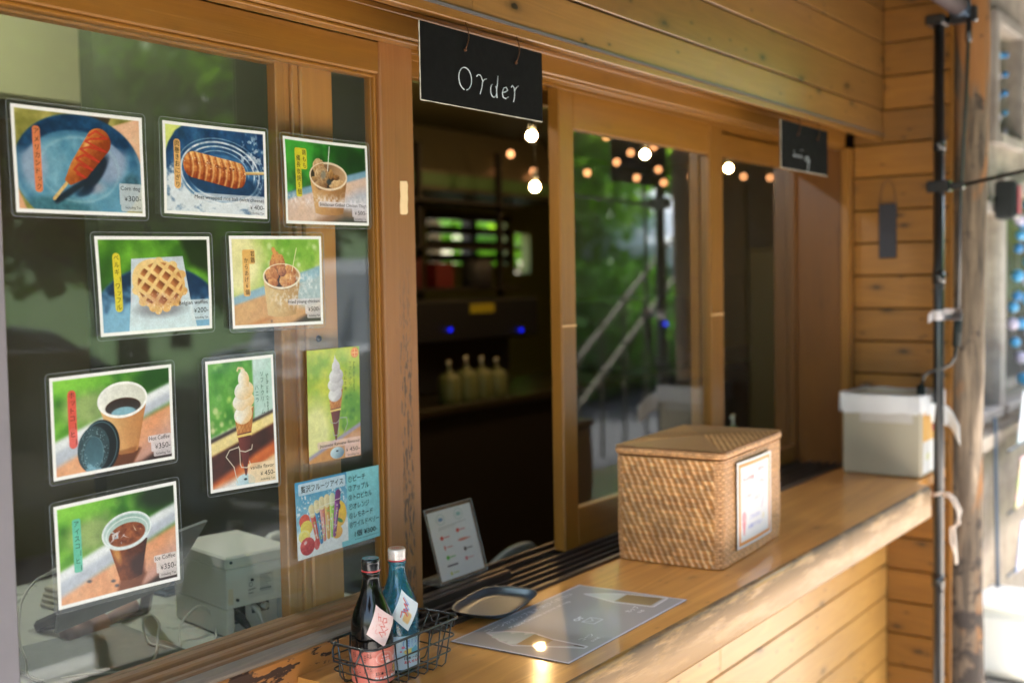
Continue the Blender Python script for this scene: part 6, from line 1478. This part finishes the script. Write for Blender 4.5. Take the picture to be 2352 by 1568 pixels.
fg = thing('refrigerator', 'tall dark olive cupboard at the far end of the kiosk interior', 'refrigerator', (8.3, 1.6, 0)); b = MB(); b.box(7.7, 9.0, 1.15, 1.95, .031, 1.75, .01); part('body', b, P('olive_steel', (84, 86, 40), .45, metal=.2), fg); b = MB(); b.tube([(8.3, 1.135, .9), (8.3, 1.135, 1.4)], .012, 8); part('handle', b, M['steel'], fg, True)
# bulbs
M['bulb'] = emat('warm_bulb', (255, 205, 140), 105); M['bulb_reflected'] = emat('reflected_bulb', (255, 170, 110), .7); M['bulb_added'] = emat('added_white_bulb', (240, 246, 255), 55)  # last one: unseen lamp added to brighten worktop, printer and cabinet
for i, (x, y_, z_, lb) in enumerate(((4.31, 1.5, 2.21, 'glowing round bulb just under the Order sign'), (4.33, 1.5, 1.98, 'glowing round bulb lower in the open window gap'), (5.37, 1.5, 2.21, 'glowing round bulb seen in the middle pane'), (6.41, 1.5, 2.21, 'glowing round bulb seen in the far pane beside the small sign'), (1.6, 1.0, 2.55, 'larger unseen bulb added above the view to brighten the worktop'))):
    j = thing('pendant_lamp', lb, 'lamp', (x, y_, 2.72), 'pendant bulbs lit inside the kiosk'); rb_ = .033 if i < 4 else .06
    b = MB(); b.ball((x, y_, z_), rb_ * (.56 if i < 4 else 1), 20, 14); part('bulb', b, M['bulb'] if i < 4 else M['bulb_added'], j, True)
    b = MB(); b.tube([(x, y_, z_ + rb_ - .002), (x, y_, z_ + .075)], [.014, .012], 12); part('socket', b, M['dark_plastic'], j, True); b = MB(); b.tube([(x, y_, z_ + .075), (x, y_, 2.729)], .003, 6); part('cord', b, M['dark_plastic'], j, True)
dims = [(6.24, 2.4), (6.51, 2.30), (7.49, 2.63), (8.24, 2.62), (7.86, 2.54), (7.64, 2.45), (7.21, 2.34), (8.31, 2.44), (8.4, 2.34), (7.95, 2.35), (8.91, 2.42), (9.79, 2.66), (9.98, 2.49), (10.6, 2.52)]  # glowing balls placed inside in place of string lights reflected in the glass
proto = None
for i, (x, z_) in enumerate(dims):
    if proto is None:
        proto = MB(); proto.ball((x, 3.0, z_), .020, 10, 8); proto = proto.build('reflected_string_light', M['bulb_reflected'], None, True)
        o = proto; ox, oz = x, z_
    else:
        o = proto.copy(); COL.objects.link(o); o.location = (x - ox, 0, z_ - oz)
    tag(o, 'tiny amber ball added inside for a string light reflected in the glass', 'string light', 'amber balls added inside for reflected string lights')
# ------------------------------------------------------------------ outside: ground, neighbour, street opposite (mostly seen mirrored in the panes)
def asph(name, c, sc_=40):
    t = NT(name); tc = t.n("ShaderNodeTexCoord").outputs["Object"]; n1 = t.noise(tc, sc_, 6, .7); n2 = t.noise(tc, 1.2, 4, .6)
    v = t.math('MULTIPLY', t.math('MULTIPLY_ADD', n1, .7, .65), t.math('MULTIPLY_ADD', n2, .5, .75))
    nd = t.n("ShaderNodeVectorMath", operation='SCALE'); nd.inputs[0].default_value = lin(c); t.l(v, nd.inputs["Scale"]); t.l(nd.outputs[0], t.b.inputs["Base Color"])
    t.b.inputs["Roughness"].default_value = .85; t.l(t.bump(n1, .5, .004), t.b.inputs["Normal"]); return t.m
g = MB(); g.box(-120, 200, -160, 120, -.25, -.13); struct(g.build('ground', asph('grassy_ground', (44, 54, 26), 3)))
g = MB(); g.box(-60, 90, -2.6, 9, -.12, .0, tint=.3); struct(g.build('pavement', asph('pale_pavement', (176, 168, 158))))
g = MB(); g.box(-60, 90, -7.6, -2.605, -.12, -.10); struct(g.build('road', asph('asphalt', (50, 50, 52))))
g = MB(); g.box(-60, 90, -2.75, -2.606, -.12, .015, .01); struct(g.build('kerb', asph('kerb_stone', (150, 148, 144))))
g = MB(); g.box(-60, 90, -3.05, -2.95, -.0998, -.096); struct(g.build('road_marking', P('road_paint', (200, 200, 196), .7)))
# wooded slope beyond
g = MB(); vs = []; nx_, ny_ = 60, 14; hn = fbm(ny_ + 1, nx_ + 1, 5, 3, 3)
for j in range(ny_ + 1):
    for i in range(nx_ + 1):
        y = -15 - j * 4; vs.append((-50 + i * 3.2, y, -.14 + max(0, j - .5) * 1.25 * (.7 + .6 * hn[j, i])))
g.add(vs, [(j * (nx_ + 1) + i, j * (nx_ + 1) + i + 1, (j + 1) * (nx_ + 1) + i + 1, (j + 1) * (nx_ + 1) + i) for j in range(ny_) for i in range(nx_)]); struct(g.build('hills', asph('wooded_slope', (52, 84, 26), 1.5), None, True))
# trees
def leaf_m(name, c):
    t = NT(name); at = t.n("ShaderNodeAttribute", attribute_name="tint").outputs["Fac"]; b_ = t.b
    col = t.mix(at, tuple(x * .55 for x in lin(c)), tuple(min(1, x * 1.6) for x in lin(c))); t.l(col, b_.inputs["Base Color"]); b_.inputs["Roughness"].default_value = .55
    tr_ = t.n("ShaderNodeBsdfTranslucent"); t.l(col, tr_.inputs[0]); mx = t.n("ShaderNodeMixShader"); mx.inputs[0].default_value = .45; t.l(b_.outputs[0], mx.inputs[1]); t.l(tr_.outputs[0], mx.inputs[2]); t.l(mx.outputs[0], t.out.inputs[0]); return t.m
LM = [leaf_m('leaves_a', (112, 160, 30)), leaf_m('leaves_b', (86, 140, 28)), leaf_m('leaves_c', (146, 184, 40))]
BK = P('bark', (86, 70, 56), .9, bump=.8, scale=12)
def tree_proto(kind, seed, H, RC, label):
    r = np.random.default_rng(seed); root = thing(kind, label, 'tree', (0, 0, -.13), 'trees across the road')
    b = MB(); limbs = []
    b.tube([(0, 0, -.13), (.05, .02, H * .25), (-.04, .06, H * .5), (.02, 0, H * .8)], [.20, .16, .11, .04], 10)
    cl = []
    for k in range(13):
        z0 = H * r.uniform(.22, .7); a = r.uniform(0, 6.28); L_ = RC * r.uniform(.55, 1.0) * (1.1 - .5 * (z0 / H)); e = (L_ * math.cos(a), L_ * math.sin(a), z0 + L_ * r.uniform(.25, .7))
        b.tube([(0, 0, z0), (e[0] * .5, e[1] * .5, z0 + (e[2] - z0) * .4), e], [.06, .04, .015], 6); cl.append(e); cl.append((e[0] * .6, e[1] * .6, (z0 + e[2]) / 2 + .2))
    cl.append((0, 0, H * .9)); part('trunk', b, BK, root, True)
    c = []; F = []; T = []
    for e in cl:
        rad = RC * r.uniform(.28, .48); tone = r.uniform(0, 1); nl = 150
        d = r.normal(size=(nl, 3)); d /= np.linalg.norm(d, axis=1)[:, None]; rr_ = rad * r.uniform(.35, 1.05, nl) ** .6; p = np.array(e) + d * rr_[:, None] * np.array([1, 1, .75])
        for q in p:
            a_ = r.normal(size=3); a_ /= np.linalg.norm(a_); b2 = np.cross(a_, r.normal(size=3)); b2 /= np.linalg.norm(b2); s_ = r.uniform(.09, .19)
            i0 = len(c); c += [tuple(q - a_ * s_), tuple(q + b2 * s_ * .55), tuple(q + a_ * s_), tuple(q - b2 * s_ * .55)]; F.append((i0, i0 + 1, i0 + 2, i0 + 3)); T += [min(1, max(0, tone * .6 + r.uniform(0, .4)))] * 4
    m_ = MB(); m_.v = c; m_.f = F; m_.tint = T; m_.n = len(c); part('crown', m_, LM[3 if seed == 9 else seed % 3], root); return root
LM.append(leaf_m('leaves_dark', (46, 66, 24)))
protos = [tree_proto('broadleaf_tree', 1, 6.2, 2.3, ''), tree_proto('broadleaf_tree', 2, 7.4, 2.7, ''), tree_proto('broadleaf_tree', 3, 5.2, 2.1, '')]
dark_tree = tree_proto('dark_tree', 9, 7.6, 2.8, '')
spots = []
rt = np.random.default_rng(12); x = -4.0
while x < 46: spots.append((x, -10.2 + rt.uniform(-.9, .9))); x += rt.uniform(2.2, 3.1)
x = -2
while x < 60: spots.append((x, -15.2 + rt.uniform(-1, 1))); x += rt.uniform(3.0, 4.2)
used = set()
for i, (x, y) in enumerate(spots):
    k = i % 3
    if x < 9.5 and i % 5: o = dark_tree if 9 not in used else copy_tree(dark_tree); used.add(9)
    else: o = protos[k] if k not in used else copy_tree(protos[k]); used.add(k)
    o.location = (x, y, -.13 + (.0 if y > -13 else .6)); o.rotation_euler.z = rt.uniform(0, 6.28); s_ = rt.uniform(.9, 1.25); o.scale = (s_, s_, s_)
    o['label'] = ('dark dense tree' if o.name.startswith('dark') else 'leafy green tree') + ' across the road mirrored in the kiosk panes'
# trees behind the kiosk
for i, (x, y) in enumerate(((9.5, 8), (12.5, 9), (15.5, 8.5), (19, 10), (23, 9))):
    o = copy_tree(protos[i % 3]); o.location = (x, y, 0); o['group'] = 'trees behind the kiosk'; o['label'] = 'leafy green tree behind the kiosk, glimpsed through its back window'
# shrubs in front of the far pavement
sp = None
for i, (x, y) in enumerate(((10.6, -7.9), (12.6, -7.7), (14.2, -8.0), (15.9, -7.8), (17.6, -7.9), (11.4, -6.9), (13.4, -6.8), (15.2, -7.0), (-1.5, -8), (1.2, -7.9), (4.2, -8.1))):
    if sp is None:
        r = np.random.default_rng(8); sp = thing('shrub', '', 'shrub', (0, 0, -.1), 'shrubs across the road'); b = MB()
        for k in range(7): a = r.uniform(0, 6.28); b.tube([(0, 0, -.1), (.3 * math.cos(a), .3 * math.sin(a), .7), (.7 * math.cos(a), .7 * math.sin(a), 1.3)], [.03, .02, .008], 5)
        part('stems', b, BK, sp, True); c = []; F = []; T = []
        for k in range(2600):
            d = r.normal(size=3); d /= np.linalg.norm(d); q = np.array([0, 0, .85]) + d * np.array([1.15, .95, .95]) * r.uniform(.5, 1.05) * (1 + .15 * math.sin(d[0] * 7 + d[2] * 5)); q[2] = max(q[2], -.05)
            a_ = r.normal(size=3); a_ /= np.linalg.norm(a_); b2 = np.cross(a_, r.normal(size=3)); b2 /= np.linalg.norm(b2); s_ = r.uniform(.06, .12); i0 = len(c)
            c += [tuple(q - a_ * s_), tuple(q + b2 * s_ * .5), tuple(q + a_ * s_), tuple(q - b2 * s_ * .5)]; F.append((i0, i0 + 1, i0 + 2, i0 + 3)); T += [r.uniform(0, .8)] * 4
        m_ = MB(); m_.v = c; m_.f = F; m_.tint = T; m_.n = len(c); part('foliage', m_, LM[1], sp); o = sp
    else: o = copy_tree(sp)
    o.location = (x, y, -.1); o.rotation_euler.z = rt.uniform(0, 6); o['label'] = 'low green shrub across the road mirrored in the kiosk panes'
# cars
def car(label, x, y, L_, H, col, flip, van):
    root = thing('parked_car', label, 'car', (x, y, -.1), 'cars parked across the road')
    W = 1.55; z0 = -.1
    prof = ([(0, .35), (0, .95), (.12, 1.10), (.55, 1.18), (.85, H - .12), (1.0, H), (L_ - .5, H), (L_ - .12, H - .25), (L_, 1.05), (L_, .35)] if van else
            [(0, .38), (.02, .78), (.25, .92), (1.15, 1.02), (1.75, H - .05), (2.1, H), (3.1, H), (L_ - .35, 1.08), (L_ - .02, .98), (L_, .40)])
    def X_(a): return x + (a - L_ / 2) * (-1 if flip else 1)
    b = MB(); n_ = len(prof); rows = []
    for f, yy in ((.0, .0), (.04, .03), (.0, .08)): pass
    vs = []
    for (yy, ins) in ((0, .06), (.05, 0), (W - .05, 0), (W, .06)):
        for a, h in prof:
            cx_, cz_ = L_ / 2, .8; lean = .10 * max(0, h - 1.0) / (H - 1.0) * (1 if yy < W / 2 else -1)
            vs.append((X_(cx_ + (a - cx_) * (1 - ins * .3)), y - W / 2 + yy + lean, z0 + cz_ + (h - cz_) * (1 - ins * .5)))
    fs = [(l_ * n_ + i, l_ * n_ + (i + 1) % n_, (l_ + 1) * n_ + (i + 1) % n_, (l_ + 1) * n_ + i) for l_ in range(3) for i in range(n_)] + [tuple(range(n_)), tuple(range(4 * n_ - 1, 3 * n_ - 1, -1))]
    b.add(vs, fs); part('body', b, P('paint_' + label[:10], col, .3, coat=1.0, vary=.03), root, False)
    gm = P('car_glass_' + label[:6], (22, 28, 34), .08, spec=.8, coat=.8)
    yf = y + W / 2 - .075
    wins = [(1.05, 1.75), (1.85, L_ - .95), (L_ - .85, L_ - .3)] if van else [(1.55, 2.25), (2.35, 3.05), (3.12, 3.6)]
    for a0, a1 in wins:
        b = MB(); zt = z0 + H - .16; zb = z0 + 1.06; xs_ = sorted((X_(a0), X_(a1))); b.box(xs_[0], xs_[1], yf - .01, yf + .045, zb, zt, .01); part('side_window', b, gm, root)
    for a in (.75, L_ - .75):
        for s_ in (-1, 1):
            yw = y + s_ * (W / 2 - .10); b = MB(); b.lathe([(.15, -.09), (.26, -.10), (.29, -.07), (.29, .07), (.26, .10), (.15, .09)], (X_(a), yw, z0 + .29), 24, axis=1); w_ = part('wheel', b, M['rubber'], root, True)
            b = MB(); b.lathe([(.001, .05 * s_), (.06, .085 * s_), (.15, .075 * s_), (.17, .09 * s_), (.17, .07 * s_)], (X_(a), yw + .02 * s_, z0 + .29), 18, axis=1); part('rim', b, M['steel'], w_, True)
    for s_ in (-1, 1):
        b = MB(); b.ball((X_(.05), y + s_ * .58, z0 + .78), .11, 12, 8, (.6, 1, .8)); part('headlight', b, P('lamp_glass', (230, 230, 235), .1), root, True)
        b = MB(); b.ball((X_(L_ - .03), y + s_ * .62, z0 + .85), .09, 12, 8, (.4, .8, 1.3)); part('tail_light', b, P('tail_red', (160, 20, 20), .2), root, True)
    b = MB(); b.box(min(X_(-.01), X_(.03)), max(X_(-.01), X_(.03)), y - .7, y + .7, z0 + .42, z0 + .62, .01); part('bumper', b, M['dark_plastic'], root)
car('silver white boxy van mirrored between the waffle poster and the post', 7.75, -5.3, 3.4, 1.86, (160, 164, 168), False, True)
car('dark blue car mirrored in the left of the poster window', 3.7, -5.5, 4.1, 1.45, (34, 44, 56), True, False)
car('silver grey car parked across the road, outside the left edge', -3.5, -5.9, 4.2, 1.5, (160, 164, 168), False, False)
# white canopy tent
tn = thing('white_canopy', 'white canopy tent mirrored in the middle pane', 'canopy tent', (18.6, -8.7, -.1)); tx, ty = 18.6, -8.7
b = MB(); b.add([(tx - 2, ty - 1.6, 2.1), (tx + 2, ty - 1.6, 2.1), (tx + 2, ty + 1.6, 2.1), (tx - 2, ty + 1.6, 2.1), (tx, ty, 3.3), (tx - 2, ty - 1.6, 1.75), (tx + 2, ty - 1.6, 1.75), (tx + 2, ty + 1.6, 1.75), (tx - 2, ty + 1.6, 1.75)], [(0, 1, 4), (1, 2, 4), (2, 3, 4), (3, 0, 4), (0, 5, 6, 1), (1, 6, 7, 2), (2, 7, 8, 3), (3, 8, 5, 0)]); part('roof_cloth', b, P('white_cloth', (240, 240, 244), .7, vary=.02), tn)
for sx in (-1.95, 1.95):
    for sy in (-1.55, 1.55): b = MB(); b.tube([(tx + sx, ty + sy, -.1), (tx + sx, ty + sy, 2.1)], .025, 8); part('leg', b, M['steel'], tn, True)
# wooden stair rail and red banner
sr = thing('stair_railing', 'slanted pale wooden stair railing mirrored in the middle pane', 'railing', (9.4, -4.0, -.1))
WR = wood('railing_wood', (84, 78, 56), (60, 54, 36), 0, coat=0, rough=.7, knots=.2)
b = MB()
for dz in (0, .42): b.tube([(8.5, -3.9, .35 + dz), (10.8, -3.9, 1.75 + dz)], .024, 8)
part('rail', b, WR, sr)
for k in range(6): x = 8.6 + k * .42; b = MB(); b.tube([(x, -3.9, -.1), (x, -3.9, .85 + (x - 8.5) * .61)], .016, 8); part('baluster', b, WR, sr)
b = MB(); b.box(8.2, 8.62, -4.1, -4.06, .95, 1.35, .004); b2_ = b; b2_.tube([(8.22, -4.08, -.1), (8.22, -4.08, .95)], .015, 6); tag(b.build('red_board', P('red_board', (170, 30, 34), .5)), 'red board on a stake mirrored at the edge of the middle pane', 'board')
up = MB(); up.tube([(34, -8.2, -.1), (34, -8.2, 7)], [.13, .10], 12); tag(up.build('utility_pole', P('grey_concrete', (140, 138, 132), .8), None, True), 'grey concrete utility pole across the road', 'pole')

# ---- neighbour building behind the log post
nb = thing('neighbour_shop', 'grey timber shop beyond the log post with garlanded windows', 'shop', (6.5, -.2, 0))
GW = wood('grey_timber', (190, 178, 164), (144, 132, 118), 0, coat=0, rough=.75, knots=.3, grey=.6); GWZ = wood('grey_timber_z', (190, 182, 174), (150, 142, 134), 2, coat=0, rough=.75, knots=.2, grey=.6)
b = MB(); wall_holes(b, 4.35, 12, .0, 3.1, -.30, -.20, [(5.12, 5.58, 2.14, 2.60), (4.45, 5.18, .98, 1.80), (5.26, 7.0, .98, 1.92)]); part('timber_wall', b, GW, nb)
PN = pane_mat('neighbour_glass', .5, k=.12)
def window_nb(x0, x1, z0, z1, lab, dark=True):
    fr = MB(); w_ = .045
    fr.box(x0 - w_, x0, -.33, -.295, z0 - w_, z1 + w_, .003); fr.box(x1, x1 + w_, -.33, -.295, z0 - w_, z1 + w_, .003); fr.box(x0, x1, -.33, -.295, z1, z1 + w_, .003); fr.box(x0, x1, -.34, -.295, z0 - w_, z0, .003)
    f_ = part('window', fr, GWZ, nb); b = MB(); b.box(x0, x1, -.262, -.258, z0, z1); part('pane', b, PN, f_); return f_
wA = window_nb(5.12, 5.58, 2.14, 2.60, 'a'); wB = window_nb(4.45, 5.18, .98, 1.80, 'b'); wC = window_nb(5.26, 7.0, .98, 1.92, 'c')
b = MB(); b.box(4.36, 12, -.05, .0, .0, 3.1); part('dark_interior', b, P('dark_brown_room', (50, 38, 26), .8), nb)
b = MB(); b.box(4.452, 5.178, -.25, -.24, 1.30, 1.798); part('white_blind', b, P('white_blind', (244, 244, 246), .6, vary=.02), nb); b = MB(); b.box(4.452, 5.178, -.25, -.24, .982, 1.298); part('poster_band', b, P('blue_poster', (70, 110, 160), .5, vary=.6, scale=8), nb)
b = MB(); b.prism([(-1.45, 2.68), (-1.45, 2.76), (2, 3.6), (2, 3.5), (-.3, 3.1)], 4.42, 12, 0); part('roof', b, M['roofing'], nb)
b = MB(); b.box(4.38, 12, -.40, -.34, .86, .92, .004); part('sill_ledge', b, GW, nb)
cols = [((80, 170, 226), 'light blue'), ((206, 200, 226), 'pale lilac'), ((60, 140, 206), 'mid blue')]
GM = [P('garland_%d' % i, c_, .35, coat=.4) for i, (c_, _) in enumerate(cols)]
def garland(label, pts, r_, seed):
    rs = random.Random(seed); root = thing('ball_garland', label, 'garland', pts[0], 'ball garlands hanging in the neighbour windows')
    for p in pts:
        b = MB(); b.ball(p, r_ * rs.uniform(.8, 1.1), 12, 8); part('ball', b, GM[rs.randrange(3)], root, True)
    b = MB(); b.tube([(pts[0][0], pts[0][1] + .001, pts[0][2] + .05)] + [tuple(q) for q in pts], .001, 4); part('thread', b, M['cable'], root)
rs = random.Random(2)
garland('blue ball garland in the upper neighbour window, left strand', [(5.20 + .02 * rs.uniform(-1, 1), -.275, 2.55 - k * .095) for k in range(5)], .016, 1)
garland('blue ball garland in the upper neighbour window, middle strand', [(5.34 + .02 * rs.uniform(-1, 1), -.275, 2.50 - k * .09) for k in range(4)], .015, 2)
garland('blue ball garland in the upper neighbour window, right strand', [(5.47 + .02 * rs.uniform(-1, 1), -.275, 2.52 - k * .085) for k in range(5)], .016, 3)
garland('bright blue ball garland in the lower window, nearest strand', [(5.42 + .05 * rs.uniform(-1, 1), -.345 + .02 * rs.uniform(-1, 1), 1.88 - k * .082 + .03 * rs.uniform(-1, 1)) for k in range(11)], .026, 4)
garland('bright blue ball garland in the lower window, second strand', [(5.60 + .05 * rs.uniform(-1, 1), -.345 + .02 * rs.uniform(-1, 1), 1.86 - k * .088 + .03 * rs.uniform(-1, 1)) for k in range(10)], .026, 5)
lp = thing('wall_speaker', 'black box lamp with red tags on the neighbour wall', 'wall lamp', (5.05, -.36, 1.84)); b = MB(); b.box(5.0, 5.12, -.42, -.335, 1.77, 1.93, .012); part('case', b, M['dark_plastic'], lp); b = MB(); b.box(5.03, 5.07, -.427, -.4205, 1.79, 1.91, .003); part('red_tag', b, P('red_tag', (190, 80, 96), .5), lp)
# brochure racks
rc = thing('brochure_rack', 'wire rack of colourful brochures outside the neighbour shop', 'rack', (5.2, -.45, 0))
b = MB()
for x in (4.75, 5.35, 5.95): b.tube([(x, -.42, .0), (x, -.40, .98)], .008, 8)
for z in (.35, .6, .85): b.tube([(4.75, -.45, z), (5.95, -.45, z)], .005, 6)
part('frame', b, M['steel'], rc)
bro = [(140, 206, 40), (236, 236, 246), (60, 160, 220), (226, 130, 180), (206, 220, 40), (90, 200, 90), (90, 180, 210), (236, 206, 220)]
k = 0
for z in (.62, .36, .88):
    for i in range(7):
        x = 4.80 + i * .165 + .02 * (k % 3); c_ = bro[(k * 5 + i) % 8]
        pt = Paint(100, 200, c_, 10); n1_ = pt.mm(30, 50 + k, 3); pt.two(np.ones_like(pt.U), n1_ * 1.3, c_, bro[(k + 3) % 8]); pt.fill(pt.rect(10, 10, 90, 34, 6), (250, 250, 252), .5); pt.fill(pt.ell(50, 120, 30, 40, 0, 10), bro[(k + 5) % 8], .8)
        o = place_grid('brochure', pt, lambda u, v, x=x, z=z: np.stack([x + np.asarray(u) / 100 * .14, -.468 + np.asarray(v) / 200 * .0 - .02 * (1 - np.asarray(v) / 200), z + .20 - np.asarray(v) / 200 * .21], -1), print_mat('brochure_print%d' % k, .4, .3) if k < 1 else bpy.data.materials['brochure_print0'], None)
        tag(o, 'colourful folded brochure standing in the wire rack', 'brochure', 'brochures in the wire rack'); o.modifiers.new('th', 'SOLIDIFY').thickness = .004; k += 1
# white container
wc = thing('white_container', 'white rounded plastic container on the pavement beyond the log', 'container', (4.62, -.50, 0))
b = MB(); b.box(4.50, 4.78, -.62, -.38, .012, .28, .035); part('body', b, P('bright_white_plastic', (240, 240, 232), .4, vary=.03), wc)
b = MB(); b.box(4.49, 4.79, -.63, -.37, .281, .305, .012); part('lid', b, P('white_lid', (244, 244, 240), .4, vary=.03), wc)
# far white house across
wh = thing('white_house', 'white walled house far down the street', 'house', (30, 1, 0)); b = MB(); b.box(26, 36, -2.0, 6, -.12, 4.2); part('wall', b, P('white_render', (226, 226, 224), .8, vary=.05), wh); b = MB(); b.prism([(-2.6, 4.2), (2, 6.2), (6.6, 4.2)], 25.6, 36.4, 0); part('roof', b, P('grey_roof', (96, 96, 100), .7), wh)
for y0 in (-1.2, 1.6): b = MB(); b.box(25.95, 25.99, y0, y0 + 1.4, 1.2, 2.6); part('window', b, M['dark_plastic'], wh)
